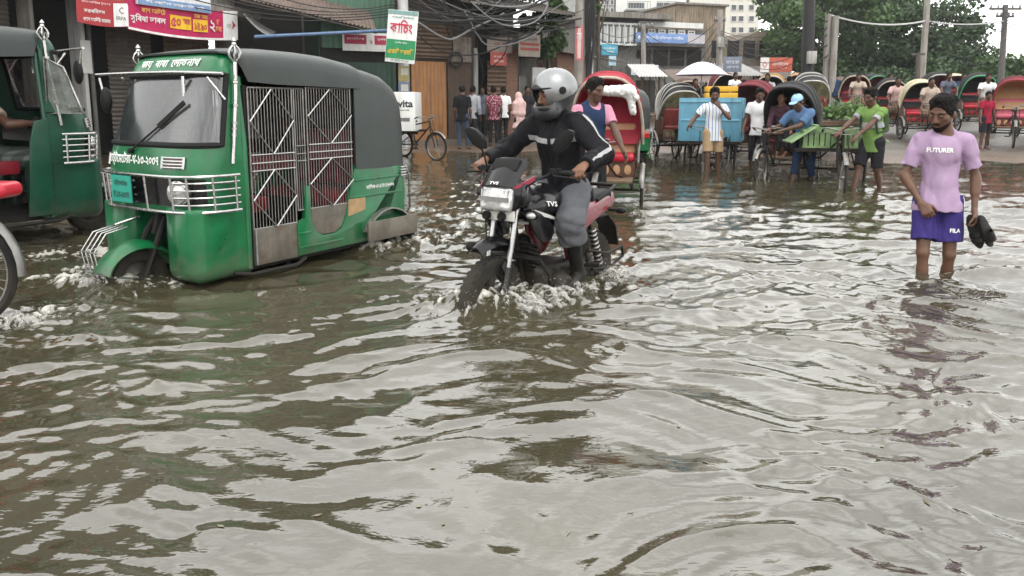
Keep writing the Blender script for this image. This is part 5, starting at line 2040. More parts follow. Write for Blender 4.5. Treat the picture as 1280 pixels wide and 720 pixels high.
def bicycle(label, loc, rz, saddle, guard=True, scale=1.0, pad=None):
    t = thing('bicycle', label, 'bicycle', loc, rz, None, scale)
    fx, rx = 0.55, -0.55
    for x in (fx, rx):
        spoke_wheel(t, (x, 0, 0.345), 0.345, ns=28)
        if guard:
            arc_guard(t, (x, 0, 0.345), 0.385, 0.07, 10 if x < 0 else 60, 185, RK_CHROME)
    m = MB()
    m.tube([(-0.08, 0, 0.30), (-0.20, 0, 0.86)], 0.016, 8)
    m.tube([(-0.08, 0, 0.30), (0.36, 0, 0.74)], 0.016, 8)
    m.tube([(-0.18, 0, 0.78), (0.35, 0, 0.83)], 0.014, 8)
    m.tube([(0.36, 0, 0.70), (0.32, 0, 0.95)], 0.017, 8)
    for s in (1, -1):
        m.tube([(-0.08, s * 0.03, 0.30), (rx, s * 0.06, 0.345)], 0.011, 6)
        m.tube([(-0.18, s * 0.03, 0.78), (rx, s * 0.06, 0.345)], 0.010, 6)
        m.tube([(fx, s * 0.055, 0.345), (0.42, s * 0.05, 0.62), (0.37, s * 0.03, 0.72)], 0.011, 6)
    m.build('frame', RK_BLACK, t)
    m = MB()
    m.tube([(0.18, 0.26, 0.98), (0.30, 0.26, 1.02), (0.36, 0.16, 1.02), (0.33, 0, 0.97), (0.36, -0.16, 1.02), (0.30, -0.26, 1.02), (0.18, -0.26, 0.98)], 0.011, 8)
    m.build('handlebar', RK_CHROME, t)
    sd = SDF((-0.45, -0.15, 0.8), (0.1, 0.15, 1.05), 0.009)
    sd.rbox((-0.27, 0, 0.925), (0.11, 0.105, 0.04), 0.035)
    sd.cone((-0.2, 0, 0.925), (-0.03, 0, 0.92), 0.045, 0.025, k=0.05)
    sd.mesh('saddle', saddle, t)
    m = MB()
    m.lathe([(0.085, -0.006), (0.095, 0), (0.085, 0.006), (0.07, 0)], 24, axisM((-0.08, -0.05, 0.30), (0, 1, 0)), closed=True)
    m.bar((-0.08, -0.075, 0.30), (0.02, -0.075, 0.17), 0.014, 0.02, up=(0, 1, 0))
    m.bar((-0.08, 0.075, 0.30), (-0.18, 0.075, 0.43), 0.014, 0.02, up=(0, 1, 0))
    m.box((0.02, -0.13, 0.17), (0.08, 0.1, 0.02))
    m.box((-0.18, 0.13, 0.43), (0.08, 0.1, 0.02))
    m.build('crank', RK_BLACK, t)
    m = MB()
    for s in (1, -1):
        m.tube([(rx, s * 0.07, 0.345), (rx - 0.12, s * 0.07, 0.76)], 0.006, 6)
        m.tube([(-0.18, s * 0.05, 0.76), (rx - 0.22, s * 0.07, 0.76)], 0.008, 6)
    for k in range(4):
        m.tube([(-0.36 - 0.12 * k, -0.07, 0.76), (-0.36 - 0.12 * k, 0.07, 0.76)], 0.006, 6)
    m.build('carrier', RK_BLACK, t)
    if pad is not None:
        sd = SDF((-1.0, -0.2, 0.7), (-0.2, 0.2, 1.0), 0.009)
        sd.rbox((-0.62, 0, 0.82), (0.30, 0.105, 0.045), 0.04)
        sd.mesh('carrier_pad', pad, t)
    return t


def on_cycle(label, root, wear, H=1.62, seat=(0.64, 0, 1.0), hands=(1.06, 0.27, 1.05), feet=((0.90, 0.13, 0.36), (0.66, -0.13, 0.54)), lean=0.22, **kw):
    """someone seated on a cycle, given in the cycle's own frame"""
    sc_ = root.scale[0]
    q = lambda p: (p[1] * sc_, -p[0] * sc_, p[2] * sc_)
    P = dict(pelvis=q(seat), spine=(0, -lean, 1), handL=q((hands[0], hands[1], hands[2])), handR=q((hands[0], -hands[1], hands[2])),
             footL=q(feet[0]), footR=q(feet[1]), epoleL=(0.6, 0.8, -0.5), epoleR=(-0.6, 0.8, -0.5), kpoleL=(0.25, -1, 0.4), kpoleR=(-0.25, -1, 0.4),
             palmL=(0, 0.2, -1), palmR=(0, 0.2, -1), curlL=0.9, curlR=0.9)
    P.update(kw.pop('pose', {}))
    return person(label, tuple(root.location), root.rotation_euler[2] + PI / 2, H, P, wear, **kw)


def bench_pose(side=0.0):
    return dict(seat=(-0.16, side, 0.90), hands=(0.08, 0.14, 0.92), feet=((0.34, side + 0.1, 0.56), (0.34, side - 0.1, 0.56)), lean=-0.08)
# ------------------------------------------------------------------ streetscape kit
CONC = mat('stained_concrete', (0.20, 0.185, 0.165), 0.85, var=0.3, scale=1.6, streak=0.75, bump=0.3, bscale=25)
CONC_D = mat('sooty_concrete', (0.125, 0.117, 0.106), 0.85, var=0.35, scale=1.4, streak=0.7, bump=0.3, bscale=25)
PLASTER = mat('off_white_plaster', (0.62, 0.62, 0.59), 0.8, var=0.08, scale=1.0, streak=0.18)
PLASTER_G = mat('grey_plaster', (0.30, 0.30, 0.29), 0.8, var=0.2, scale=1.2, streak=0.55)
BROWNC = mat('brown_stained_concrete', (0.22, 0.175, 0.125), 0.85, var=0.3, scale=0.9, streak=0.8)
BRICK = None
SHUT = mat('grey_shutter', (0.13, 0.128, 0.12), 0.5, metal=0.5, var=0.25, scale=2, rust=0.3, streak=0.5)
SHUT_B = mat('brown_shutter', (0.125, 0.085, 0.06), 0.55, metal=0.3, var=0.25, scale=2, rust=0.5, streak=0.5)
ORANGE = mat('orange_varnished_wood', (0.26, 0.115, 0.04), 0.55, var=0.22, scale=2.5, streak=0.55, col2=(0.34, 0.16, 0.055))
DKWOOD = mat('dark_wood', (0.05, 0.036, 0.026), 0.7, var=0.35, scale=3, streak=0.4)
TINR = mat('rusty_tin', (0.17, 0.13, 0.11), 0.6, metal=0.4, var=0.3, scale=1.6, rust=0.85, streak=0.5)
TIND = mat('dark_tin', (0.09, 0.08, 0.07), 0.6, metal=0.3, var=0.3, scale=2, rust=0.5, streak=0.5)
TING = mat('grey_tin', (0.34, 0.335, 0.32), 0.5, metal=0.5, var=0.2, scale=2, rust=0.35, streak=0.4)
GRNW = mat('pale_green_tin_wall', (0.055, 0.13, 0.085), 0.6, var=0.2, scale=2, streak=0.6)
GRND = mat('dark_green_tin_wall', (0.018, 0.05, 0.034), 0.6, var=0.25, scale=2, streak=0.6)
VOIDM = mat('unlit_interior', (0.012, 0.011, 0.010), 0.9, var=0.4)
WINGL = mat('dull_window_glass', (0.05, 0.06, 0.065), 0.12, var=0.4, scale=1.5)
FRAMEW = mat('white_window_frame', (0.55, 0.55, 0.53), 0.6, var=0.12, streak=0.3)
POLEC = mat('concrete_pole', (0.27, 0.25, 0.225), 0.8, var=0.2, scale=3, streak=0.5)
POLEW = mat('galvanised_pole', (0.45, 0.45, 0.44), 0.5, metal=0.4, var=0.15, streak=0.4)
CABLE = mat('black_cable', (0.012, 0.012, 0.012), 0.6, var=0.3)
CABLEW = mat('pale_cable', (0.45, 0.45, 0.44), 0.6, var=0.15)


def brick_mat():
    m = bpy.data.materials.new('old_brick')
    m.use_nodes = True
    nt = m.node_tree
    b = nt.nodes['Principled BSDF']
    tc = nd(nt, 'ShaderNodeTexCoord')
    mp = nd(nt, 'ShaderNodeMapping')
    mp.inputs['Rotation'].default_value = (PI / 2, 0, 0)
    nt.links.new(tc.outputs['Object'], mp.inputs['Vector'])
    br = nd(nt, 'ShaderNodeTexBrick')
    br.inputs['Scale'].default_value = 4.0
    br.inputs['Color1'].default_value = (0.20, 0.085, 0.05, 1)
    br.inputs['Color2'].default_value = (0.13, 0.06, 0.04, 1)
    br.inputs['Mortar'].default_value = (0.18, 0.16, 0.13, 1)
    nt.links.new(mp.outputs['Vector'], br.inputs['Vector'])
    nt.links.new(br.outputs['Color'], b.inputs['Base Color'])
    b.inputs['Roughness'].default_value = 0.9
    return m


BRICK = brick_mat()


class Facade:
    """a vertical working plane between two ground points; local x along it, local -y towards the street"""

    def __init__(s, a, b):
        s.a, s.b = V(*a), V(*b)
        d = s.b - s.a
        s.rz = math.atan2(d[1], d[0])
        s.L = float(np.hypot(*d))
        s.n = V(d[1], -d[0]) / s.L

    def at(s, px, py, y=0.0):
        """pixel -> local (x, z) on the plane pushed back by y"""
        o = s.a - s.n * y
        r = ray(px, py)
        t = (o @ s.n) / (r.x * s.n[0] + r.y * s.n[1])
        p = V(r.x * t, r.y * t)
        dx = (s.b - s.a) / s.L
        return float((p - o) @ dx), CAM_H + r.z * t

    def root(s, name, label, cat, group=None, z=0.0):
        return thing(name, label, cat, (s.a[0], s.a[1], z), s.rz, group)

    def rect(s, px0, py0, px1, py1, y=0.0):
        x0, z1 = s.at(px0, py0, y)
        x1, z0 = s.at(px1, py1, y)
        return x0, x1, z0, z1


def panel_box(mb, x0, x1, z0, z1, y, t):
    mb.box(((x0 + x1) / 2, y + t / 2, (z0 + z1) / 2), (abs(x1 - x0), t, abs(z1 - z0)))


def corrugated(mb, x0, x1, z0, z1, y, pitch=0.1, amp=0.015, vertical=True, t=0.006):
    n = max(int((x1 - x0 if vertical else z1 - z0) / pitch * 4), 4)
    if vertical:
        Gd = [[(x0 + (x1 - x0) * i / n, y + amp * math.sin(i * PI / 2), z) for z in (z0, z1)] for i in range(n + 1)]
    else:
        Gd = [[(x, y + amp * math.sin(i * PI / 2), z0 + (z1 - z0) * i / n) for x in (x0, x1)] for i in range(n + 1)]
    mb.sheet(Gd, t)


def tin_roof(parent, name, p0, p1, p2, p3, material, pitch=0.12, amp=0.02):
    """corrugated sheet over the quad p0-p1 (high edge), p3-p2 (low edge)"""
    p0, p1, p2, p3 = (V(*q) for q in (p0, p1, p2, p3))
    n = max(int(np.linalg.norm(p1 - p0) / pitch * 4), 8)
    nrm = unit(np.cross(p1 - p0, p3 - p0))
    m = MB()
    m.sheet([[(p0 + (p1 - p0) * i / n) * (1 - q) + (p3 + (p2 - p3) * i / n) * q + nrm * amp * math.sin(i * PI / 2) for q in (0, 0.5, 1)] for i in range(n + 1)], 0.006)
    return m.build(name, material, parent, smooth=50)


_flat = {}


def flat(col, rough=0.6):
    k = tuple(round(c, 3) for c in col)
    if k not in _flat:
        _flat[k] = mat('sign_paint_%d' % len(_flat), col, rough, var=0.12, scale=3, streak=0.18)
    return _flat[k]


def sign(name, label, cat, c, rz, w, h, base, patches=(), texts=(), t=0.03, tilt=0.0, lean=0.0, group=None, sag=0.0, post=None):
    """a board or cloth banner: local x right, z up, face towards -y"""
    m = MB()
    if sag:
        n = 24
        m.sheet([[(w * (i / n - 0.5), 0.012 * math.sin(i * 1.7 + j), h * (j / 4 - 0.5) - sag * (1 - (2 * i / n - 1) ** 2)) for j in range(5)] for i in range(n + 1)], 0.004)
        fy = -0.016
    else:
        m.box((0, 0, 0), (w, t, h))
        fy = -t / 2 - 0.004
    o = m.build(name, flat(base), None, bevel=0 if sag else min(0.006, t / 4))
    o.location = c
    o.rotation_euler = (lean, tilt, rz)
    tag(o, label, cat, group)

    def dz(x):
        return -sag * (1 - (2 * x / w) ** 2) if sag else 0.0
    for k, (x, z, pw, ph, col) in enumerate(patches):
        m = MB()
        n = 10
        yy = fy - 0.003 * (k + 1)
        m.sheet([[(x + pw * (i / n - 0.5), yy, z + ph * (j - 0.5) + dz(x + pw * (i / n - 0.5))) for j in (0, 1)] for i in range(n + 1)], 0.002)
        m.build('printed_panel', flat(col), o)
    by = {}
    for (s_, x, z, tw, th, col) in texts:
        by.setdefault(tuple(col), []).append((s_, x, z, tw, th))
    yy = fy - 0.003 * (len(patches) + 2)
    for col, its in by.items():
        text_mesh([(s_, tw, th, frameM((x, yy, z + dz(x)), (1, 0, 0), (0, 0, 1), (0, -1, 0)), 0.018) for s_, x, z, tw, th in its], 'lettering', flat(col), o, res=1)
    if post:
        m = MB()
        for x in post:
            m.tube([(x, t, -h / 2 - 2.0), (x, t, h / 2)], 0.03, 8)
        m.build('post', POLEW, o)
    return o


def wire(p, q, sag, r=0.012, material=None, name='overhead_cable', label='slack black overhead cable strung across the street', group='overhead cables', wob=0.0, seed=0):
    rg = random.Random(seed)
    n = 18
    pts = []
    for i in range(n + 1):
        t = i / n
        x = [p[k] + (q[k] - p[k]) * t for k in range(3)]
        x[2] -= sag * 4 * t * (1 - t)
        if wob:
            x[0] += wob * math.sin(t * 9 + rg.random() * 0.4 + seed)
            x[2] += wob * math.sin(t * 7 + seed * 1.7)
        pts.append(x)
    m = MB()
    m.tube(pts, r, 5)
    o = m.build(name, material or CABLE, None)
    return tag(o, label, 'cable', group)


def pole(label, base, top, r0, r1, material, arms=(), group='utility poles', insul=True, box=None):
    t = thing('utility_pole', label, 'utility pole', base, 0, group)
    d = V(*top) - V(*base)
    m = MB()
    m.tube([(0, 0, -0.3), tuple(d * 0.5), tuple(d)], [r0, (r0 + r1) / 2, r1], 12)
    m.build('mast', material, t)
    for (f, w, ang) in arms:
        m = MB()
        c = d * f
        ax = V(math.cos(ang), math.sin(ang), 0) * w / 2
        m.bar(c - ax, c + ax, 0.07, 0.09)
        a = m.build('cross_arm', TIND, t)
        if insul:
            for q in (-0.9, -0.45, 0.45, 0.9):
                m = MB()
                m.lathe([(0.02, 0), (0.05, 0.03), (0.035, 0.06), (0.05, 0.09), (0.02, 0.13)], 10, Matrix.Translation(tuple(c + ax * q + V(0, 0, 0.045))))
                m.build('insulator', PLASTER_G, a)
    if box:
        m = MB()
        c = d * box
        m.box((c[0], c[1] - r0 - 0.1, c[2]), (0.3, 0.2, 0.45))
        m.build('junction_box', TING, t, bevel=0.02)
    return t


# ------------------------------------------------------------------ trees
def leaf_mat(name, c1, c2):
    m = bpy.data.materials.new(name)
    m.use_nodes = True
    nt = m.node_tree
    b = nt.nodes['Principled BSDF']
    L = nt.links.new
    ge = nd(nt, 'ShaderNodeNewGeometry')
    rp = nd(nt, 'ShaderNodeValToRGB')
    rp.color_ramp.elements[0].color = (*c1, 1)
    rp.color_ramp.elements[1].color = (*c2, 1)
    L(ge.outputs['Random Per Island'], rp.inputs['Fac'])
    L(rp.outputs['Color'], b.inputs['Base Color'])
    b.inputs['Roughness'].default_value = 0.5
    b.inputs['Subsurface Weight'].default_value = 0.0
    tr = nd(nt, 'ShaderNodeBsdfTranslucent')
    L(rp.outputs['Color'], tr.inputs['Color'])
    mx = nd(nt, 'ShaderNodeMixShader')
    mx.inputs[0].default_value = 0.28
    L(b.outputs[0], mx.inputs[1])
    L(tr.outputs[0], mx.inputs[2])
    L(mx.outputs[0], nt.nodes['Material Output'].inputs['Surface'])
    return m


LEAF_D = leaf_mat('dark_foliage', (0.018, 0.042, 0.014), (0.05, 0.095, 0.03))
LEAF_M = leaf_mat('mid_foliage', (0.035, 0.075, 0.02), (0.085, 0.15, 0.045))
LEAF_L = leaf_mat('light_foliage', (0.05, 0.10, 0.025), (0.12, 0.20, 0.06))
BARK = mat('grey_bark', (0.07, 0.058, 0.045), 0.9, var=0.35, scale=3, bump=0.6, bscale=20, streak=0.4)


def leaves(mb_v, mb_f, pts, size, rg, droop=0.3):
    n = len(pts)
    a = rg.normal(size=(n, 3))
    a /= np.linalg.norm(a, axis=1, keepdims=True)
    b = rg.normal(size=(n, 3))
    b[:, 2] -= droop
    b -= a * (a * b).sum(1, keepdims=True)
    b /= np.linalg.norm(b, axis=1, keepdims=True)
    sz = size * rg.uniform(0.6, 1.3, (n, 1))
    c = np.cross(a, b) * sz * 0.42
    b = b * sz
    o = len(mb_v)
    q = np.stack([pts - b * 0.5, pts - b * 0.05 + c, pts + b * 0.5, pts - b * 0.05 - c], 1).reshape(-1, 3)
    mb_v.extend(q.tolist())
    mb_f.extend([[o + 4 * i, o + 4 * i + 1, o + 4 * i + 2, o + 4 * i + 3] for i in range(n)])


def tree(label, base, height, spread, material, seed, nclump=26, per=260, leaf=0.22, crown=(0.35, 1.0), trunk_r=0.22, group=None, squash=1.0, palm=False, name='tree'):
    rg = np.random.default_rng(seed)
    t = thing(name, label, 'tree', base, 0, group)
    th = height * (crown[0] + 0.12)
    bend = rg.normal(size=2) * 0.05 * height
    m = MB()
    tp = [V(0, 0, -0.3), V(bend[0] * 0.3, bend[1] * 0.3, th * 0.5), V(bend[0], bend[1], th)]
    m.tube(tp, [trunk_r * 1.15, trunk_r * 0.9, trunk_r * 0.6], 10)
    cs = []
    zc = height * (crown[0] + crown[1]) / 2
    hh = height * (crown[1] - crown[0]) / 2
    nclump = int(nclump * 1.35)
    per = int(per * 0.72)
    for i in range(nclump):
        while True:
            p = rg.uniform(-1, 1, 3)
            if 0.15 < np.linalg.norm(p) < 1:
                break
        p *= (0.55 + 0.45 * rg.random()) / max(np.linalg.norm(p), 0.35) * np.linalg.norm(p) ** 0.4
        cs.append(V(bend[0] + p[0] * spread, bend[1] + p[1] * spread * squash, zc + p[2] * hh))
    for i, c in enumerate(cs):
        if i % 2 == 0:
            st = tp[2] - V(0, 0, rg.uniform(0, th * 0.35))
            mid = (st + c) / 2 + V(0, 0, -0.08 * height * rg.random())
            m.tube([st, mid, c], [trunk_r * 0.38, trunk_r * 0.22, trunk_r * 0.07], 6, caps=False)
    m.build('trunk', BARK, t)
    vs, fs = [], []
    for c in cs:
        r = spread * rg.uniform(0.14, 0.31)
        k = int(per * rg.uniform(0.6, 1.3))
        p = rg.normal(size=(k, 3))
        p /= np.linalg.norm(p, axis=1, keepdims=True)
        p *= (rg.random((k, 1)) ** 0.45) * r * np.array([1, 1, 0.7])
        p[:, 2] -= 0.10 * r
        leaves(vs, fs, c + p, leaf, rg)
    o = mesh_obj('crown', vs, fs, material, t, smooth=0)
    return t


def palm_tree(label, base, height, seed, fr=2.4):
    rg = np.random.default_rng(seed)
    t = thing('palm_tree', label, 'palm tree', base, 0, 'trees beyond the road')
    m = MB()
    m.tube([(0, 0, -0.3), (0.1, 0, height * 0.5), (0.25, 0.1, height)], [0.2, 0.15, 0.13], 10)
    m.build('trunk', BARK, t)
    vs, fs = [], []
    for i in range(22):
        a = rg.uniform(0, 6.28)
        el = rg.uniform(-0.2, 1.1)
        for k in range(46):
            q = k / 46
            p = V(0.25 + math.cos(a) * fr * q * math.cos(el * (1 - q * 0.8)), 0.1 + math.sin(a) * fr * q * math.cos(el * (1 - q * 0.8)), height + fr * (math.sin(el) * q - 0.75 * q * q))
            for s in (1, -1):
                e = p + V(-math.sin(a) * s * 0.35, math.cos(a) * s * 0.35, -0.16) * (1 - 0.6 * q)
                d = V(math.cos(a), math.sin(a), -0.3) * 0.045
                o = len(vs)
                vs += [tuple(p - d), tuple(e), tuple(p + d)]
                fs.append([o, o + 1, o + 2])
    mesh_obj('crown', vs, fs, LEAF_D, t, smooth=0)
    return t


def windows(parent, x0, x1, z0, z1, nx, nz, y, ww, wh, frame=None, glass=None, bars=True):
    """a grid of windows on a wall whose face is at local y (towards -y); each one its own part"""
    for i in range(nx):
        for j in range(nz):
            cx = x0 + (x1 - x0) * (i + 0.5) / nx
            cz = z0 + (z1 - z0) * (j + 0.5) / nz
            m = MB()
            for sx in (-1, 1):
                m.box((cx + sx * ww / 2, y - 0.03, cz), (0.07, 0.1, wh + 0.07))
            for sz_ in (-1, 1):
                m.box((cx, y - 0.032, cz + sz_ * wh / 2), (ww - 0.07, 0.1, 0.07))
            if bars:
                m.box((cx, y - 0.025, cz), (0.05, 0.05, wh - 0.07))
            w = m.build('window', frame or FRAMEW, parent)
            m = MB()
            m.box((cx, y - 0.008, cz), (ww - 0.06, 0.012, wh - 0.06))
            m.build('pane', glass or WINGL, w)


def _fworld(s, px, py, y=0.0):
    x, z = s.at(px, py, y)
    d = (s.b - s.a) / s.L
    p = s.a + d * x - s.n * y
    return Vector((p[0], p[1], z))


Facade.world = _fworld


def fsign(F, name, label, cat, px0, py0, px1, py1, base, patches=(), texts=(), y=-0.12, **kw):
    """sign on a facade from its pixel box; patches/texts in fractions of the board (0..1, from the left, from the bottom)"""
    a, b = F.at(px0, (py0 + py1) / 2, y), F.at(px1, (py0 + py1) / 2, y)
    cx = (px0 + px1) / 2
    w = abs(b[0] - a[0])
    h = abs(F.at(cx, py0, y)[1] - F.at(cx, py1, y)[1])
    P = [((x - 0.5) * w, (z - 0.5) * h, pw * w, ph * h, c) for x, z, pw, ph, c in patches]
    T = [(s_, (x - 0.5) * w, (z - 0.5) * h, tw * w, th * h, c) for s_, x, z, tw, th, c in texts]
    c = F.world(cx, (py0 + py1) / 2, y)
    # middle of the board in world space, corrected for foreshortening
    x = (a[0] + b[0]) / 2
    d = (F.b - F.a) / F.L
    p = F.a + d * x - F.n * y
    return sign(name, label, cat, (p[0], p[1], c.z), F.rz, w, h, base, P, T, **kw)
AUTO_RZ = R(180 + 57)
AUTO_ORG = Vector((-2.115, 5.91, -0.18))
main_auto = auto_rickshaw('green auto rickshaw with barred side doors and white lettering, ploughing through the flood', AUTO_ORG, AUTO_RZ, GREEN, group='green auto rickshaws')
BIKE_RZ = R(180 + 54)
BIKE_ORG = Vector((0.21, 4.98, -0.30))
bike = motorcycle('black and maroon motorcycle ridden through the floodwater', BIKE_ORG, BIKE_RZ)
SKIN_P = mat('skin_tan_brown', (0.115, 0.056, 0.032), 0.48, var=0.14, scale=14)
CL_LILAC = cloth('lilac_cotton', (0.35, 0.25, 0.365), var=0.06)
CL_VIOLET = cloth('violet_polyester', (0.045, 0.032, 0.155), 0.7, var=0.10, mud=0.0)
CL_BLACKJ = cloth('black_jacket', (0.012, 0.012, 0.014), 0.6, var=0.25)
CL_GREYP = cloth('grey_trousers', (0.105, 0.108, 0.118), 0.85, var=0.12)
REFLECT = mat('reflective_tape', (0.33, 0.33, 0.33), 0.5, var=0.25, scale=40)
HELM = mat('silver_helmet', (0.23, 0.235, 0.24), 0.33, metal=0.6, var=0.15, scale=5, coat=0.3)
HELMD = mat('grey_helmet_shell', (0.045, 0.045, 0.048), 0.42, metal=0.2, var=0.1, spec=0.3)

ped_p = atZ(1165, 337, 0.0)
PED_D = 0.33
ped, PJ = person('young man in a lilac printed t-shirt and violet shorts, wading with sandals in hand', (ped_p.x, ped_p.y, -PED_D), R(-23), 1.64,
    dict(build=0.80, shw=0.091, pelvis=(0, 0, 0.862), spine=(0.0, 0.02, 1), footL=(0.10, 0.06, 0.075), footR=(-0.07, -0.10, 0.075), head=(R(-34), R(18), R(4)), sh_yaw=R(4),
         handR=(-0.125, -0.15, 0.85), epoleR=(-1, 0.5, 0), hdirR=(0.5, -0.35, -0.75), palmR=(0.2, 0.9, -0.2), curlR=0.9,
         handL=(0.235, -0.03, 0.80), epoleL=(0.8, 1, 0), hdirL=(0.12, -0.2, -0.95), palmL=(-1, 0, 0), curlL=0.85),
    [dict(k='shirt', m=CL_LILAC, sleeve=0.72, hem=0.075, fat=0.013, cuff=0.022, flare=0.030, amp=0.008, seed=2, freq=40),
     dict(k='pants', m=CL_VIOLET, leg=0.74, fat=0.014, cuff=0.036, name='shorts', amp=0.008, seed=5, freq=44, top=0.05)],
    skin=SKIN_P, hair='full', h=0.0065, beard=True, face=True)
# lettering and stripes on his clothes, draped on the cloth
def drape(o, target, depth=0.0015, dirv=(0, 1, 0)):
    """push every vertex of o along dirv until it rests on the target mesh"""
    from mathutils.bvhtree import BVHTree
    me = target.data
    bv = BVHTree.FromPolygons([v.co.copy() for v in me.vertices], [list(p.vertices) for p in me.polygons])
    d = Vector(dirv).normalized()
    for v in o.data.vertices:
        hit = bv.ray_cast(v.co - d * 0.6, d)
        if hit[0] is not None:
            v.co = hit[0] - d * depth
    o.data.update()
shirt = [q for q in ped.children if q.name.startswith('shirt')][0]
shorts = [q for q in ped.children if q.name.startswith('shorts')][0]
o = text_mesh([('FUTURER', 0.172, 0.034, frameM((-0.025, -0.3, 1.245), (1, 0, 0), (0, 0, 1), (0, -1, 0)), 0.035)], 'lettering', WHITEP, shirt)
drape(o, shirt, 0.005)
o = text_mesh([('FILA', 0.07, 0.03, frameM((0.115, -0.3, 0.655), (1, 0, 0), (0, 0, 1), (0, -1, 0)), 0.03)], 'lettering', WHITEP, shorts)
drape(o, shorts, 0.005)
m = MB()
for k in (0, 1):
    a0 = -0.035 + 0.028 * k
    m.sheet([[(0.35, a0 + q, 0.90 - 0.40 * i / 24) for q in (0, 0.010)] for i in range(25)], 0.001)
o = m.build('side_stripe', WHITEP, shorts)
drape(o, shorts, 0.002, (-1, 0, 0))

# pair of sandals in his left hand
def sandal(label, loc, rot):
    t = thing('sandal', label, 'sandal', loc, 0, 'sandals carried by the man in lilac')
    t.rotation_euler = rot
    m = MB()
    ou = []
    for i in range(28):
        a = 2 * PI * i / 28
        x = 0.132 * math.cos(a)
        y = (0.046 - 0.008 * math.cos(a + 0.4) + (0.006 if math.cos(a) > 0 else -0.004)) * math.sin(a)
        ou.append((x, y))
    m.prism(ou, 0, 0.022, Matrix.Identity(4))
    m.build('sole', BLACKP, t, bevel=0.004)
    m = MB()
    for x0 in (0.02, 0.06):
        m.sheet([[(x0 + dx, 0.043 * math.cos(q), 0.018 + 0.045 * math.sin(q)) for dx in (-0.017, 0.017)] for q in np.linspace(0, PI, 11)], 0.004)
    m.build('strap', BLACKP, t)
    return t
hw = ped.matrix_basis @ Vector(PJ['wrL'] + PJ['dhL'] * 0.075)
sandal('black sandal hanging nearer the camera from the left hand of the man in lilac', hw + Vector((0.035, -0.055, -0.065)), (R(75), R(62), R(10)))
sandal('black sandal held behind its pair against the thigh of the man in lilac', hw + Vector((0.0, -0.005, -0.075)), (R(95), R(70), R(-20)))

# ---- the motorcyclist
def B2P(x, y, z):
    return (y, -x, z)
rider, RJ = person('motorcyclist in a black jacket with reflective bands and grey trousers', BIKE_ORG, BIKE_RZ + PI / 2, 1.70,
    dict(pelvis=B2P(-0.30, 0, 0.94), spine=(0.0, -0.24, 1), head=(R(-22), R(6), 0), sh_yaw=R(-3), shrug=0.004,
         handL=B2P(0.125, 0.40, 1.165), handR=B2P(0.125, -0.40, 1.165), epoleL=(1, 0.5, -0.7), epoleR=(-1, 0.5, -0.7),
         hdirL=(0.05, -0.9, -0.35), hdirR=(-0.05, -0.9, -0.35), palmL=(0, 0.2, -1), palmR=(0, 0.2, -1), curlL=1.0, curlR=1.0,
         footL=B2P(-0.12, 0.22, 0.40), footR=B2P(0.20, -0.27, 0.58), kpoleL=(0.35, -1, 0.5), kpoleR=(-0.35, -1, 0.5), toeL=(0.1, -1, -0.25), toeR=(-0.45, -1, 0.25)),
    [dict(k='shirt', m=CL_BLACKJ, sleeve=1.93, hem=0.07, fat=0.03, cuff=0.020, amp=0.011, seed=3, freq=42, name='jacket'),
     dict(k='pants', m=CL_GREYP, leg=1.36, fat=0.024, cuff=0.050, amp=0.009, seed=9, freq=40, stretch=(1, 1, 0.7))],
    skin=SKIN_M, hair='none', h=0.0075, beard=True, face=True)
jacket = [q for q in rider.children if q.name.startswith('jacket')][0]
c, l, f, u, s_, Q = head_frame(RJ)
PH = lambda x, y, z: c + (l * x + f * y + u * z) * s_
sd = SDF(c - 0.24, c + 0.24, 0.0065)
sd.ell(PH(0.000, -0.013, 0.023), np.array((0.134, 0.160, 0.145)), Q)
sd.ell(PH(0.000, 0.032, -0.080), np.array((0.108, 0.119, 0.083)), Q, k=0.04)
sd.cone(PH(-0.080, 0.064, -0.101), PH(0.080, 0.064, -0.101), 0.05, 0.05, k=0.03)
sd.cone(PH(0.000, 0.117, -0.101), PH(0.000, 0.021, -0.106), 0.036, 0.06, k=0.04)
sd.ell(PH(0.000, 0.000, -0.021), np.array((0.101, 0.123, 0.116)), Q, k=0.008, mode='cut')
sd.rbox(PH(0.000, 0.138, -0.008), (0.105, 0.10, 0.052), 0.035, Q, k=0.012, mode='cut')
sd.cone(PH(0.000, -0.011, -0.085), PH(0.000, -0.032, -0.212), 0.085, 0.1, k=0.01, mode='cut')
helm = sd.mesh('helmet', HELMD, None)
helm.location, helm.rotation_euler = rider.location, rider.rotation_euler
tag(helm, 'silver full-face helmet with raised visor on the motorcyclist', 'helmet')
sd = SDF(c - 0.26, c + 0.26, 0.006)
sd.ell(PH(0.000, -0.004, 0.038), np.array((0.145, 0.167, 0.141)), Q)
sd.ell(PH(0.000, -0.004, 0.038), np.array((0.139, 0.161, 0.134)), Q, mode='cut')
sd.plane(PH(0.000, 0.000, 0.045), -u + f * 0.10)
sd.plane(PH(0.000, 0.016, 0.000), -f + u * 0.15)
sd.mesh('visor', mat('smoked_visor', (0.33, 0.34, 0.345), 0.12, var=0.08, metal=0.6, coat=0.5), helm)
sd = SDF(c - 0.26, c + 0.26, 0.0065)
sd.ell(PH(0, -0.022, 0.030), np.array((0.147, 0.171, 0.157)), Q)
sd.ell(PH(0, -0.022, 0.030), np.array((0.136, 0.160, 0.146)), Q, mode='cut')
sd.plane(PH(0, 0.0, -0.03), -u - f * 0.35)
sd.plane(PH(0, 0.105, 0.0), f - u * 0.30)
sd.mesh('crown_shell', HELM, helm)
m = MB()
m.tube([PH(0.118 * math.sin(q), 0.03 + 0.108 * math.cos(q), -0.088 + 0.012 * math.cos(q)) for q in np.linspace(-1.4, 1.4, 17)], 0.012, 8)
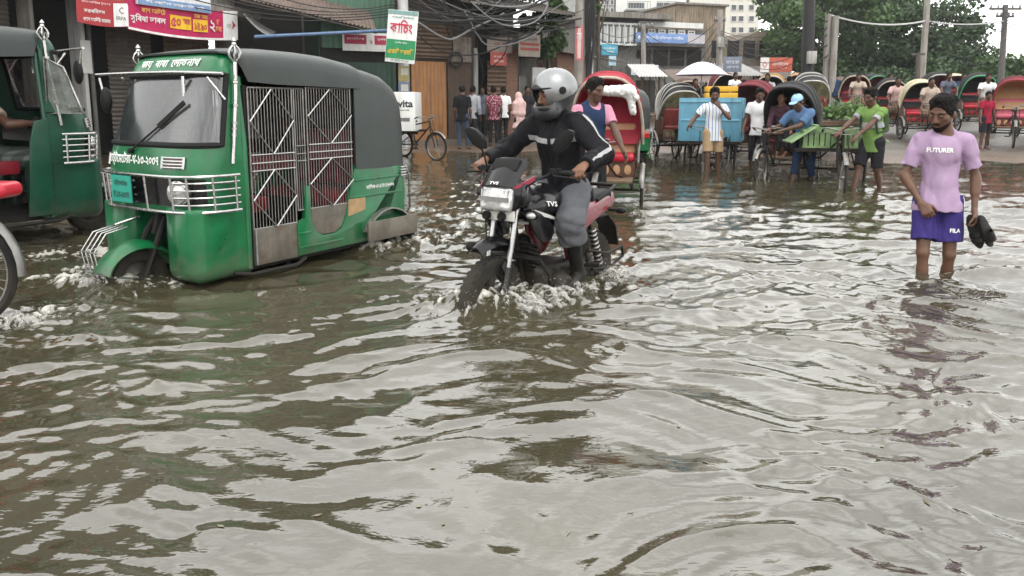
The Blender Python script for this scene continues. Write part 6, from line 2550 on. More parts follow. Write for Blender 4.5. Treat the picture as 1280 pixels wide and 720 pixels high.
m.tube([PH(0.112 * math.sin(q), 0.02 + 0.112 * math.cos(q), 0.050) for q in np.linspace(-1.5, 1.5, 17)], 0.008, 8)
m.build('rubber_trim', BLACKP, helm)
m = MB()
for sg in (1, -1):
    m.lathe([(0.026, 0), (0.024, 0.012), (0.0, 0.014)], 16, axisM(PH(0.13 * sg, 0.012, 0.03), l * sg))
m.build('visor_hinge', BLACKP, helm)
# reflective bands across the chest and down the sleeves
def band(name, pts, w, target, dirv, mt=REFLECT):
    m = MB()
    rows = []
    for i in range(len(pts)):
        p = V(*pts[i])
        rows.append([p + V(0, 0, w * (k / 3 - 0.5)) for k in range(4)])
    m.sheet(rows, 0.0012)
    o = m.build(name, mt, target)
    drape(o, target, 0.003, dirv)
    return o
n_ = RJ['neck']
for sg in (1, -1):
    band('chest_band', [n_ + V(sg * (0.012 + 0.185 * i / 14), -0.2, -0.150 + 0.024 * i / 14) for i in range(15)], 0.036, jacket, (0, 1, 0))
def sleeve_tape(S, out):
    """tape along the outer side of a sleeve"""
    m = MB()
    a, b, w_ = RJ['sh' + S], RJ['elb' + S], RJ['wr' + S]
    pts = [a + (b - a) * t for t in np.linspace(0.0, 1, 12)] + [b + (w_ - b) * t for t in np.linspace(0.1, 0.95, 10)]
    rows = []
    for i, p in enumerate(pts):
        d = unit(pts[min(i + 1, len(pts) - 1)] - pts[max(i - 1, 0)])
        o = unit(out - d * np.dot(out, d))
        side = np.cross(d, o)
        rows.append([p + o * 0.12 + side * q for q in (-0.014, 0, 0.014)])
    m.sheet(rows, 0.001)
    o_ = m.build('sleeve_tape', REFLECT, jacket)
    from mathutils.bvhtree import BVHTree
    me = jacket.data
    bv = BVHTree.FromPolygons([v.co.copy() for v in me.vertices], [list(p.vertices) for p in me.polygons])
    for v in o_.data.vertices:
        hit = bv.find_nearest(v.co)
        if hit[0] is not None:
            v.co = hit[0] + hit[1] * 0.003
    o_.data.update()
sleeve_tape('L', V(1, -0.35, 0.5))
sleeve_tape('R', V(-1, -0.2, 0.6))
for S, sg in (('L', 1), ('R', -1)):
    sd = SDF(RJ['ank' + S] - 0.35, RJ['ank' + S] + 0.35, 0.009)
    put_leg(sd, RJ, S, 2.0, 0.012, 0.012, foot=True)
    d = RJ['toe' + S]
    hb = RJ['ank' + S] - V(0, 0, 0.03) - d * 0.03
    sd.cone(hb, hb + d * 0.21, 0.043, 0.036, k=0.02)
    q_ = RJ['knee' + S] * 0.62 + RJ['ank' + S] * 0.38
    sd.plane(q_, RJ['knee' + S] - RJ['ank' + S])
    sd.mesh('boot', BLACKP, rider)
xy = lambda v: (v.x, v.y)
WHITE, RED, MAG, YEL, BLU, GRN = (0.72, 0.72, 0.70), (0.42, 0.03, 0.035), (0.45, 0.012, 0.09), (0.75, 0.45, 0.02), (0.10, 0.20, 0.42), (0.02, 0.24, 0.09)

# ================= dark shop row on the left
F1 = Facade(xy(atY(-90, 130, 14.5)), xy(atY(300, 130, 21.5)))
t = F1.root('shop_row', 'dark shuttered concrete shop row behind the auto rickshaws', 'building')
L1 = F1.L
m = MB()
panel_box(m, -3.5, L1, -0.2, 9.5, 1.6, 6.0)
panel_box(m, -3.5, L1, 3.9, 9.5, 0.0, 1.6)
m.build('wall', CONC_D, t)
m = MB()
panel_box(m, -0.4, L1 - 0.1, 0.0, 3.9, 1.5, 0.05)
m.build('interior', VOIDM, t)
for px0, px1, mt in ((40, 52, CONC), (97, 117, PLASTER_G), (280, 298, CONC)):
    m = MB()
    x0, x1, z0, z1 = F1.rect(px0, 0, px1, 180)
    panel_box(m, x0, x1, -0.2, 3.9, -0.02, 0.5)
    m.build('pillar', mt, t, bevel=0.02)
for px0, px1, mt, zt in ((-90, 38, TIND, 3.5), (117, 137, SHUT, 3.6), (140, 208, TIND, 3.3), (212, 279, SHUT_B, 3.3)):
    m = MB()
    x0, x1, _, _ = F1.rect(px0, 0, px1, 180)
    corrugated(m, x0, x1, -0.1, zt, 0.35, pitch=0.11, amp=0.02, vertical=px0 == 117, t=0.01)
    s_ = m.build('shutter', mt, t, smooth=50)
    m = MB()
    panel_box(m, x0, x1, zt + 0.002, zt + 0.28, 0.22, 0.3)
    m.build('shutter_box', TIND, s_)
m = MB()
x0, x1, _, _ = F1.rect(-90, 0, 300, 0)
panel_box(m, x0, x1, 3.62, 3.88, -0.75, 0.73)
m.build('sunshade', CONC, t)
m = MB()
x0, x1, z0, z1 = F1.rect(99, 50, 115, 92)
panel_box(m, x0, x1, z0, z1, -0.035, 0.012)
m.build('pasted_poster', flat((0.4, 0.4, 0.38)), t)
m = MB()
x0, x1, z0, z1 = F1.rect(60, 20, 92, 60)
for k in range(4):
    panel_box(m, x0, x1, z0 - 1.6 + 0.55 * k, z0 - 1.57 + 0.55 * k, 0.9, 0.5)
m.build('shelf', DKWOOD, t)

fsign(F1, 'banner', 'red cloth banner with white lettering and a white emblem panel, left of the magenta banner', 'banner', 96, -4, 160, 30, (0.36, 0.03, 0.035),
      [(0.84, 0.45, 0.30, 0.86, WHITE)],
      [('সরবিনমন', 0.32, 0.52, 0.40, 0.17, WHITE), ('কাশ আউট চারজ', 0.36, 0.22, 0.52, 0.18, WHITE), ('কাশ আউটের সুযোগ', 0.36, 0.82, 0.55, 0.12, (0.8, 0.6, 0.6)), ('C', 0.84, 0.62, 0.10, 0.26, (0.2, 0.2, 0.2)), ('ERPA', 0.84, 0.33, 0.20, 0.13, (0.2, 0.2, 0.2))], y=-0.80, sag=0.05, lean=R(3))
fsign(F1, 'banner', 'long magenta cloth banner with white and yellow lettering hung over the shops', 'banner', 159, 4, 296, 43, MAG,
      [(0.925, 0.5, 0.15, 1.0, WHITE), (0.445, 0.50, 0.19, 0.42, YEL), (0.625, 0.46, 0.14, 0.40, YEL), (0.5, 0.045, 0.995, 0.07, WHITE)],
      [('কাশ আউেট', 0.21, 0.73, 0.20, 0.20, (0.8, 0.45, 0.1)), ('সুিবধা ডাবল', 0.165, 0.42, 0.29, 0.30, WHITE), ('৫০', 0.40, 0.50, 0.085, 0.30, MAG), ('হাজারে', 0.495, 0.55, 0.07, 0.2, MAG),
       ('১৪.৯০', 0.625, 0.43, 0.115, 0.24, MAG), ('চারজ হাজারে', 0.63, 0.76, 0.13, 0.14, (0.8, 0.45, 0.1)), ('২', 0.74, 0.48, 0.05, 0.40, WHITE), ('টি', 0.795, 0.62, 0.03, 0.18, (0.8, 0.4, 0.1)), ('নমবরে', 0.80, 0.38, 0.06, 0.16, (0.8, 0.4, 0.1)), ('নগদ', 0.905, 0.5, 0.05, 0.16, (0.4, 0.4, 0.4)), ('➤', 0.955, 0.52, 0.04, 0.3, RED)], y=-0.82, sag=0.10, lean=R(3))
fsign(F1, 'signboard', 'white and blue shop signboard above the magenta banner', 'signboard', 170, -14, 262, 11, (0.62, 0.63, 0.65), [(0.5, 0.2, 0.98, 0.36, (0.16, 0.26, 0.44))],
      [('দোকান ও মেরামত', 0.5, 0.72, 0.7, 0.3, (0.1, 0.14, 0.3)), ('মোবাইল সারভিস, চট', 0.5, 0.2, 0.8, 0.2, WHITE)], y=-0.9, t=0.06)
# concrete lintel stub beside the banner
# ================= shop under the tin awning and the green tin kiosk
F2 = Facade(xy(atY(300, 130, 21.0)), xy(atY(515, 130, 23.2)))
tb = F2.root('shop_building', 'added dark building mass behind the tin kiosks that darkens the water reflections', 'building')
m = MB()
panel_box(m, 0.3, F2.L + 1.0, -0.2, 8.5, 3.2, 5.0)  # added tall block, mostly out of view, darkens the reflections in the water
m.build('wall', CONC_D, tb)
t = F2.root('kiosk', 'green tin kiosk with a rusty corrugated awning beside the poster pole', 'building')
m = MB()
x0, x1, z0, z1 = F2.rect(300, 10, 397, 190)
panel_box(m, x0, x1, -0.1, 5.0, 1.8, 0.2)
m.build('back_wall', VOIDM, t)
m = MB()
x0, x1, _, _ = F2.rect(400, 0, 497, 180)
corrugated(m, x0, x1, 2.9, 4.6, 0.0, 0.16, 0.015)
m.build('upper_wall', GRNW, t, smooth=50)
m = MB()
corrugated(m, x0, x1, -0.1, 2.5, 0.02, 0.16, 0.015)
m.build('lower_wall', GRND, t, smooth=50)
m = MB()
panel_box(m, x0, x1, 2.5, 2.9, 0.12, 0.06)
m.build('counter_opening', VOIDM, t)
m = MB()
panel_box(m, x0 - 0.05, x1 + 0.05, -0.1, 4.7, 0.25, 2.2)
m.build('kiosk_body', GRND, t)
a0, z0 = F2.at(293, 0, 0.6)
a1, z1 = F2.at(462, 36, -1.0)
xa, xb = F2.at(296, 20)[0], F2.at(458, 20)[0]
tin_roof(t, 'awning', (xa, 0.6, 5.0), (xb + 0.2, 0.6, 4.35), (xb, -1.1, 3.35), (xa, -1.1, 4.05), TINR)
m = MB()
m.tube([(xa, -1.08, 3.98), (xb, -1.08, 3.28)], 0.03, 8)
m.build('awning_batten', DKWOOD, t)
pA, pB = F2.world(318, 46, -1.6), F2.world(486, 38, -1.2)
m = MB()
m.tube([(0, 0, 0), tuple(pB - pA)], 0.045, 8)
o = m.build('awning_bar', mat('blue_painted_pipe', (0.10, 0.17, 0.30), 0.45, var=0.2, streak=0.3), None)
o.location = pA
tag(o, 'long blue pipe slung level under the rusty tin awning', 'pipe')
q0, q1, q2, q3 = (F2.world(308, 13, 0.1), F2.world(345, 40, 0.1), F2.world(338, 46, -1.2), F2.world(304, 18, -1.0))
m = MB()
m.sheet([[V(*q0) * (1 - i / 6) * (1 - j) + V(*q1) * (i / 6) * (1 - j) + V(*q3) * (1 - i / 6) * j + V(*q2) * (i / 6) * j + V(0, 0, -0.08 * math.sin(PI * i / 6)) for j in (0, 0.5, 1)] for i in range(7)], 0.008)
o = m.build('tarpaulin', mat('grey_tarpaulin', (0.30, 0.30, 0.29), 0.5, var=0.2, streak=0.4), None)
tag(o, 'grey tarpaulin flap drooping under the rusty tin awning', 'tarpaulin')
fsign(F2, 'signboard', 'white signboard with two red panels on the green tin kiosk', 'signboard', 428, 41, 487, 64, WHITE, [(0.27, 0.62, 0.46, 0.5, (0.40, 0.03, 0.08)), (0.83, 0.62, 0.32, 0.5, (0.40, 0.03, 0.08))],
      [('কাশ আউট সহজ', 0.27, 0.66, 0.36, 0.16, WHITE), ('সুবিধা', 0.83, 0.66, 0.2, 0.16, WHITE), ('নগদ', 0.6, 0.5, 0.06, 0.22, (0.4, 0.1, 0.1))], y=-0.08)

# poster pole
pp = atY(505, 130, 20.4)
pole('pale steel pole with a hanging election poster in front of the green kiosk', (pp.x, pp.y, G(pp.x, pp.y)), (pp.x + 0.05, pp.y, 7.5), 0.16, 0.13, POLEW)
pc = atY(502, 46, 19.9)
sign('poster', 'white hanging poster with red script and a green and yellow lower panel', 'poster', pc, R(-8), 0.82, 1.36, (0.74, 0.75, 0.73), [(0.0, -0.33, 0.80, 0.50, GRN), (0.0, 0.62, 0.80, 0.10, (0.20, 0.34, 0.33))],
     [('কািচং', -0.02, 0.26, 0.62, 0.36, (0.55, 0.015, 0.06)), ('ভরতি চলছে', 0.0, 0.50, 0.6, 0.07, (0.2, 0.3, 0.3)), ('আগামীর শিক্ষা', 0.0, -0.16, 0.34, 0.06, WHITE), ('এখনই ভরতি', 0.0, -0.38, 0.70, 0.17, YEL), ('যোগাযোগ ০১৮', 0.0, -0.62, 0.5, 0.06, (0.1, 0.2, 0.15))], t=0.012, tilt=R(6))
for k, (py, cc) in enumerate(((92, (0.28, 0.24, 0.10)), (112, (0.10, 0.13, 0.20)))):
    c = atY(505, py, 20.2)
    sign('pasted_bill', ('yellowish' if k == 0 else 'bluish') + ' torn bill pasted on the pale steel pole', 'bill', c, 0, 0.30, 0.40, cc, [(0.02, 0.05, 0.2, 0.18, (0.4, 0.4, 0.36))], [], t=0.01)

# ================= brown timber kiosks
F3 = Facade(xy(atY(511, 130, 22.4)), xy(atY(705, 130, 26.0)))
t = F3.root('kiosk', 'brown timber kiosk with an orange plank shutter and slatted upper wall', 'building')
x0, x1, _, _ = F3.rect(511, 0, 592, 0)
m = MB()
panel_box(m, x0, x1 + 0.1, 0.0, 4.6, 0.10, 2.0)
m.build('wall', DKWOOD, t)
m = MB()
a, b, z0, z1 = F3.rect(514, 76, 559, 177)
corrugated(m, a, b, z0, z1, 0.0, 0.13, 0.014)
m.build('plank_shutter', ORANGE, t, smooth=50)
m = MB()
a, b, z0, z1 = F3.rect(514, 28, 566, 74)
corrugated(m, a, b, z0, z1, 0.0, 0.12, 0.02, vertical=False)
m.build('slatted_wall', SHUT_B, t, smooth=50)
m = MB()
a, b, z0, z1 = F3.rect(560, 80, 590, 177)
corrugated(m, a, b, z0, z1, 0.02, 0.2, 0.012)
m.build('side_shutter', mat('brown_plank', (0.065, 0.04, 0.025), 0.7, var=0.3, streak=0.5), t, smooth=50)
m = MB()
a, b, z0, z1 = F3.rect(561, 45, 590, 78)
panel_box(m, a, b, z0, z1, 0.03, 0.05)
m.build('pasted_wall', mat('torn_bills', (0.20, 0.17, 0.14), 0.8, var=0.5, scale=4, streak=0.6), t)
m = MB()
c = F3.at(569, 75)
m.tube([(c[0] + 0.22 * math.cos(q), -0.06, c[1] + 0.22 * math.sin(q)) for q in np.linspace(0, 2 * PI, 25)[:-1]], 0.035, 8, closed=True)
o = m.build('cable_coil', CABLE, t)
# second kiosk: the open shop
t = F3.root('kiosk', 'narrow dark open-fronted shop with a brown slatted shutter where people stand', 'building')
x0, x1, _, _ = F3.rect(593, 0, 648, 0)
m = MB()
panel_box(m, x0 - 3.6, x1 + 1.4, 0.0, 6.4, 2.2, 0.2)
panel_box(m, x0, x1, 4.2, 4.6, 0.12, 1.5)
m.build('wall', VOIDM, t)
m = MB()
a, b, z0, z1 = F3.rect(609, 76, 633, 178)
corrugated(m, a, b, 0.2, z1, 0.0, 0.14, 0.02, vertical=False)
m.build('shutter', SHUT_B, t, smooth=50)
m = MB()
a, b, z0, z1 = F3.rect(633, 60, 648, 178)
panel_box(m, a, b, 0.1, z1, 0.05, 0.1)
m.build('side_wall', BRICK, t)
m = MB()
a, b, z0, z1 = F3.rect(593, 60, 598, 178)
panel_box(m, a, b, 0.1, z1, 0.0, 0.12)
m.build('door_post', PLASTER_G, t)
m = MB()
a, b, z0, z1 = F3.rect(598, 62, 609, 120)
panel_box(m, a, b, z0, z1, 0.5, 0.04)
m.build('inner_shutter', SHUT, t)
t3 = F3.root('kiosk', 'grey tin-walled stall at the corner under the leafy branch', 'building')
m = MB()
x0, x1, _, _ = F3.rect(650, 0, 700, 0)
panel_box(m, x0, x1, 0.0, 3.9, 1.2, 0.2)
m.build('wall', CONC_D, t3)
m = MB()
a, b, z0, z1 = F3.rect(655, 95, 668, 178)
panel_box(m, a, b, 0.1, z1, 0.3, 0.06)
m.build('shutter', SHUT, t3)
m = MB()
a, b, z0, z1 = F3.rect(668, 84, 684, 130)
panel_box(m, a, b, z0, z1, 0.1, 0.05)
m.build('display_board', flat((0.5, 0.5, 0.48)), t3)
m = MB()
m.box(((x0 + x1) / 2, 0.5, 0.4), ((x1 - x0), 0.8, 0.8))
m.build('counter', DKWOOD, t3)
a0, a1 = F3.at(556, 40)[0], F3.at(700, 40)[0]
m_ = tin_roof(F3.root('canopy_roof', 'dark corrugated roof jutting out over the kiosk doorways', 'roof'), 'roof_sheet', (a0, 1.0, 4.75), (a1, 1.0, 4.75), (a1 + 0.15, -1.5, 4.05), (a0, -1.5, 4.15), TIND)
tin_roof(F3.root('canopy_roof', 'low dark tin roof over the orange shutter kiosk', 'roof'), 'roof_sheet', (F3.at(505, 0)[0], 1.0, 5.0), (F3.at(598, 0)[0], 1.0, 4.9), (F3.at(598, 0)[0], -0.8, 4.42), (F3.at(505, 0)[0], -0.8, 4.55), TIND)
fsign(F3, 'signboard', 'small pinkish red signboard over the slatted shutter', 'signboard', 613, 65, 633, 82, (0.45, 0.10, 0.08), [], [('মোবাইল', 0.5, 0.66, 0.7, 0.2, (0.75, 0.6, 0.55)), ('রিচারজ', 0.5, 0.34, 0.6, 0.2, (0.75, 0.6, 0.55))], y=-0.10)
fsign(F3, 'signboard', 'torn beige signboard above the small pinkish red one', 'signboard', 609, 46, 640, 66, (0.34, 0.28, 0.25), [(0.4, 0.5, 0.5, 0.5, (0.38, 0.32, 0.28))], [('ফোন', 0.5, 0.5, 0.5, 0.3, (0.3, 0.12, 0.1))], y=-0.06)
fsign(F3, 'signboard', 'faded square signboard with two dull red bars under the canopy roof', 'signboard', 648, 43, 675, 71, (0.30, 0.27, 0.22), [(0.5, 0.56, 0.86, 0.13, (0.30, 0.06, 0.05)), (0.5, 0.34, 0.86, 0.13, (0.30, 0.06, 0.05))], [('ফারমেসী', 0.5, 0.78, 0.7, 0.14, (0.15, 0.1, 0.08))], y=-0.5)

# pole wrapped with cables at the corner
pb = atY(722, 130, 23.0)
pole('leaning grey pole wrapped in cables beside the red rickshaw hood', (pb.x, pb.y, 0.1), (pb.x + 0.12, pb.y + 0.2, 8.5), 0.17, 0.14, POLEC)
pb2 = atY(733, 130, 23.3)
for k in range(5):
    p0 = (pb.x + 0.22 + 0.035 * k, pb.y - 0.1, 0.6)
    wire(p0, (pb.x + 0.30 + 0.05 * k, pb.y - 0.05, 8.0), 0.02, 0.045, wob=0.05, seed=k, label='thick black cable running down the corner pole', group='cables down the corner pole')
pc = atY(724, 54, 22.6)
sign('banner', 'narrow vertical red and white banner tied to the corner pole', 'banner', pc, 0, 0.24, 1.02, (0.42, 0.13, 0.13), [(0, 0, 0.10, 0.9, (0.6, 0.45, 0.43))], [('সেল', 0, 0.2, 0.14, 0.2, WHITE)], t=0.015)

# ================= buildings across the junction
F4 = Facade(xy(atY(735, 130, 40)), xy(atY(968, 130, 44)))
t = F4.root('shop_building', 'grey two-storey building with a glazed white-framed bay and teal signboard', 'building')
x0, x1, _, _ = F4.rect(737, 0, 792, 0)
zt = F4.at(760, 24)[1]
m = MB()
m.box(((x0 + x1) / 2, 4, zt / 2 - 0.2), (x1 - x0, 8, zt + 0.4))
m.build('wall', CONC_D, t)
m = MB()
m.box(((x0 + x1) / 2 + 0.8, 3.4, zt + 0.15), (x1 - x0 + 2.4, 8.6, 0.28))
m.build('roof_slab', CONC, t)
a, b, z0, z1 = F4.rect(746, 30, 789, 57)
m = MB()
m.box(((a + b) / 2, -0.26, (z0 + z1) / 2), (b - a - 0.1, 0.5, z1 - z0 - 0.1))
bay = m.build('bay_window', WINGL, t)
m = MB()
for z in (z0, z1):
    m.box(((a + b) / 2, -0.52, z), (b - a + 0.1, 0.1, 0.1))
for x in np.linspace(a, b, 7):
    m.box((x, -0.53, (z0 + z1) / 2), (0.07, 0.07, z1 - z0 - 0.1))
m.build('frame', FRAMEW, bay)
m = MB()
for x in np.linspace(a + 0.3, b - 0.3, 5):
    m.box((x, -0.515, (z0 + z1) / 2), (0.28, 0.02, z1 - z0 - 0.3))
m.build('curtain', flat((0.45, 0.46, 0.45)), bay)
m = MB()
c, d, z2, z3 = F4.rect(739, 33, 741, 70)
m.tube([(c, -0.2, 0), (c, -0.2, z3)], 0.06, 8)
m.build('downpipe', FRAMEW, t)
m = MB()
c, d, z2, z3 = F4.rect(745, 72, 800, 108)
for k in range(3):
    panel_box(m, c + (d - c) * k / 3 + 0.05, c + (d - c) * (k + 1) / 3 - 0.05, -0.2, z3, -0.03, 0.08)
m.build('shutter', SHUT, t)
fsign(F4, 'signboard', 'teal blue signboard at the foot of the white-framed bay window', 'signboard', 752, 55, 772, 69, (0.06, 0.30, 0.42), [], [('ডেনটাল', 0.5, 0.62, 0.7, 0.22, WHITE), ('কেয়ার', 0.5, 0.3, 0.5, 0.18, WHITE)], y=-1.0)
fsign(F4, 'signboard', 'small pale blue signboard hanging below the teal one', 'signboard', 761, 70, 770, 82, (0.35, 0.5, 0.58), [], [('চেম', 0.5, 0.5, 0.6, 0.3, (0.1, 0.2, 0.3))], y=-1.0)

t = F4.root('shop_building', 'soot-darkened building with a white parapet, window row and long blue banner', 'building')
x0, x1, _, _ = F4.rect(793, 0, 886, 0)
zt = F4.at(840, 36)[1]
m = MB()
m.box(((x0 + x1) / 2, 4.2, zt / 2 - 0.2), (x1 - x0, 8, zt + 0.4))
m.build('wall', CONC_D, t)
m = MB()
a, b, z0, z1 = F4.rect(799, 26, 879, 36)
panel_box(m, a, b, z0, z1, 0.0, 0.3)
m.build('parapet', PLASTER, t)
a, b, z0, z1 = F4.rect(810, 36, 872, 43)
windows(t, a, b, z0, z1, 5, 1, 0.2, (b - a) / 5 - 0.25, (z1 - z0) * 0.75)
m = MB()
a, b, z0, z1 = F4.rect(796, 57, 880, 60)
panel_box(m, a, b, z0, z1, -0.5, 0.7)
m.build('sunshade', CONC, t)
for k in range(4):
    m = MB()
    a, b, z0, z1 = F4.rect(798 + 21 * k, 62, 815 + 21 * k, 82)
    panel_box(m, a, b, z0, z1, 0.14, 0.05)
    m.build('window', VOIDM, t)
m = MB()
a, b, z0, z1 = F4.rect(796, 84, 884, 112)
for k in range(5):
    panel_box(m, a + (b - a) * k / 5 + 0.06, a + (b - a) * (k + 1) / 5 - 0.06, -0.2, z1, 0.12, 0.08)
m.build('shutter', SHUT, t)
fsign(F4, 'banner', 'long faded blue banner across the soot-darkened building', 'banner', 795, 42, 881, 54, (0.16, 0.26, 0.50), [(0.87, 0.5, 0.26, 0.9, (0.42, 0.40, 0.42))], [('◆', 0.04, 0.5, 0.04, 0.5, WHITE), ('আল আমিন বিলডারস সেনটার', 0.38, 0.55, 0.6, 0.36, (0.65, 0.7, 0.78))], y=-0.7, t=0.05)
fsign(F4, 'signboard', 'white signboard low on the soot-darkened building', 'signboard', 789, 81, 823, 94, (0.52, 0.55, 0.60), [], [('ফারমেসী', 0.5, 0.5, 0.7, 0.3, (0.2, 0.25, 0.4))], y=-0.8)

t = F4.root('water_tower_block', 'tall brown water-stained concrete block rising over the dark roofs', 'building')
a, b, z0, z1 = F4.rect(853, 4, 911, 60, 3)
m = MB()
m.box(((a + b) / 2, 7, z1 / 2), (b - a, 7, z1))
m.build('wall', BROWNC, t)
m = MB()
m.box(((a + b) / 2, 7, z1 + 0.06), (b - a + 0.3, 7.3, 0.12))
m.build('roof_slab', CONC, t)

t = F4.root('shop_building', 'black weathered low building with a sloping parapet right of the brown block', 'building')
a, b, z0, z1 = F4.rect(887, 42, 976, 100)
m = MB()
Mx = frameM((0, 0, 0), (1, 0, 0), (0, 0, 1), (0, -1, 0))
m.prism([(a, -0.3), (b, -0.3), (b, z1 + 0.3), (b - 1.6, z1 + 0.25), (a + 1.6, z1 - 0.5), (a, z1 - 0.6)], -7, -0.4, Mx)
m.build('wall', mat('blackened_wall', (0.07, 0.065, 0.058), 0.9, var=0.55, scale=0.8, streak=0.6, col2=(0.20, 0.16, 0.12)), t)
for k in range(4):
    c, d, z2, z3 = F4.rect(895 + 20 * k, 50, 908 + 20 * k, 72)
    m = MB()
    panel_box(m, c, d, z2, z3, 0.36, 0.06)
    m.build('window', VOIDM, t)

# apartment towers behind
F5 = Facade(xy(atY(640, 130, 92)), xy(atY(1010, 130, 96)))
t = F5.root('apartment_block', 'tall off-white apartment block beyond the junction, with balconies', 'building')
x0, x1, _, _ = F5.rect(770, 0, 858, 0)
m = MB()
m.box(((x0 + x1) / 2, 6, 16), (x1 - x0, 12, 32))
m.build('wall', PLASTER, t)
for k, (pa, pb_) in enumerate(((784, 806), (820, 838))):
    for j in range(2):
        a, b, z0, z1 = F5.rect(pa, 2 + 15 * j, pb_, 12 + 15 * j)
        windows(t, a, b, z0, z1, 1, 1, -0.02, b - a - 0.2, z1 - z0 - 0.2)
        m = MB()
        m.box(((a + b) / 2, -0.7, z0 - 0.2), (b - a + 0.8, 1.4, 0.18))
        for x in np.linspace(a - 0.3, b + 0.3, 9):
            m.tube([(x, -1.35, z0 - 0.1), (x, -1.35, z0 + 0.8)], 0.03, 5)
        m.tube([(a - 0.3, -1.35, z0 + 0.8), (b + 0.3, -1.35, z0 + 0.8)], 0.04, 6)
        m.build('balcony', PLASTER_G, t)
t = F5.root('apartment_block', 'cream apartment block with small paired windows behind the trees', 'building')
x0, x1, _, _ = F5.rect(862, 0, 950, 0)
m = MB()
m.box(((x0 + x1) / 2, 6, 15), (x1 - x0, 12, 30))
m.build('wall', mat('cream_plaster', (0.58, 0.56, 0.50), 0.8, var=0.08, streak=0.2), t)
for j in range(4):
    for pa in (914, 923, 936):
        a, b, z0, z1 = F5.rect(pa, -8 + 14 * j, pa + 6, -1 + 14 * j)
        windows(t, a, b, z0, z1, 1, 1, -0.02, b - a, z1 - z0, bars=False)
t = F5.root('apartment_block', 'grey concrete apartment block under construction at the far left of the junction', 'building')
x0, x1, _, _ = F5.rect(690, 0, 768, 0)
m = MB()
m.box(((x0 + x1) / 2, 5, 11), (x1 - x0, 10, 22))
m.build('wall', PLASTER_G, t)
for j in range(3):
    for k in range(4):
        a, b, z0, z1 = F5.rect(745 + 6.0 * k, 0 + 10 * j, 749 + 6 * k, 6 + 10 * j)
        windows(t, a, b, z0, z1, 1, 1, -0.02, b - a, z1 - z0, bars=False)

# brick wall and low sheds behind the red-hooded rickshaw
F6 = Facade(xy(atY(690, 130, 29)), xy(atY(800, 130, 33)))
t = F6.root('brick_shed', 'low old brick shed behind the corner pole', 'building')
a, b, z0, z1 = F6.rect(697, 66, 735, 150)
m = MB()
m.box(((a + b) / 2, 1.5, z1 / 2), (b - a, 3, z1))
m.build('wall', BRICK, t)
tin_roof(t, 'roof', (a - 0.2, 3.0, z1 + 0.5), (b + 2.2, 3.0, z1 + 0.3), (b + 2.2, -0.4, z1 - 0.25), (a - 0.2, -0.4, z1 + 0.02), TINR)

# ================= stalls with tin roofs at the back of the junction
def stall(label, F, px0, px1, py_top, zf=0.2, mat_=TING, front=DKWOOD, depth=2.6, ov=0.7):
    t = F.root('market_stall', label, 'stall', 'tin-roofed stalls behind the rickshaws')
    x0, x1, _, _ = F.rect(px0, 100, px1, 100)
    zt = F.at((px0 + px1) / 2, py_top)[1]
    m = MB()
    m.box(((x0 + x1) / 2, depth / 2 + 0.6, zt / 2 - 0.15), (x1 - x0, depth - 1.2, zt - 0.1))
    m.build('back_wall', front, t)
    for x in (x0 + 0.06, x1 - 0.06):
        m = MB()
        m.tube([(x, 0, -0.2), (x, 0, zt)], 0.05, 8)
        m.build('post', WOOD, t)
    m = MB()
    m.box(((x0 + x1) / 2, 0.3, 0.45), (x1 - x0 - 0.2, 0.6, 0.9))
    m.build('counter', WOOD, t)
    tin_roof(t, 'roof', (x0 - 0.2, depth, zt + 0.55), (x1 + 0.2, depth, zt + 0.55), (x1 + 0.2, -ov, zt - 0.12), (x0 - 0.2, -ov, zt - 0.12), mat_)
    return t


F7 = Facade(xy(atY(780, 130, 31)), xy(atY(1000, 130, 31)))
stall('stall with a bright grey tin roof right of the grey signboard', F7, 902, 944, 92)
stall('dark stall under the red signboard', F7, 948, 990, 96, mat_=TIND, front=CONC_D)
stall('small stall with a tilted whitish awning left of the umbrella', F7, 801, 826, 93, mat_=mat('whitish_tin', (0.5, 0.49, 0.47), 0.5, var=0.2, streak=0.4), front=CONC_D)
stall('dim stall under the open umbrella', F7, 848, 892, 100, mat_=TINR, front=mat('olive_wall', (0.10, 0.11, 0.06), 0.8, var=0.3))
fsign(F7, 'signboard', 'grey-blue signboard with white lettering beside the red signboard', 'signboard', 904, 71, 927, 90, (0.16, 0.19, 0.24), [], [('লেপ তোষক', 0.5, 0.64, 0.72, 0.24, (0.6, 0.62, 0.66)), ('এনড কভার', 0.5, 0.32, 0.66, 0.18, (0.5, 0.52, 0.56))], y=-0.8, t=0.06)
fsign(F7, 'signboard', 'red signboard with a white square emblem on the left', 'signboard', 950, 72, 990, 90, (0.42, 0.09, 0.055), [(0.14, 0.5, 0.27, 1.0, WHITE)], [('◇', 0.14, 0.5, 0.16, 0.5, (0.5, 0.05, 0.05)), ('এনটেনা', 0.62, 0.58, 0.5, 0.26, (0.72, 0.6, 0.55)), ('স্টোর', 0.72, 0.28, 0.22, 0.14, (0.7, 0.55, 0.5))], y=-0.9, t=0.06)
F8 = Facade(xy(atY(1040, 130, 36)), xy(atY(1280, 130, 36)))
stall('low hut with a brown hipped tin roof under the trees', F8, 1066, 1106, 108, mat_=TINR, front=CONC_D)
stall('low stall in deep shade under the trees beyond the cream rickshaw hood', F8, 1175, 1205, 111, mat_=TIND, front=CONC_D)
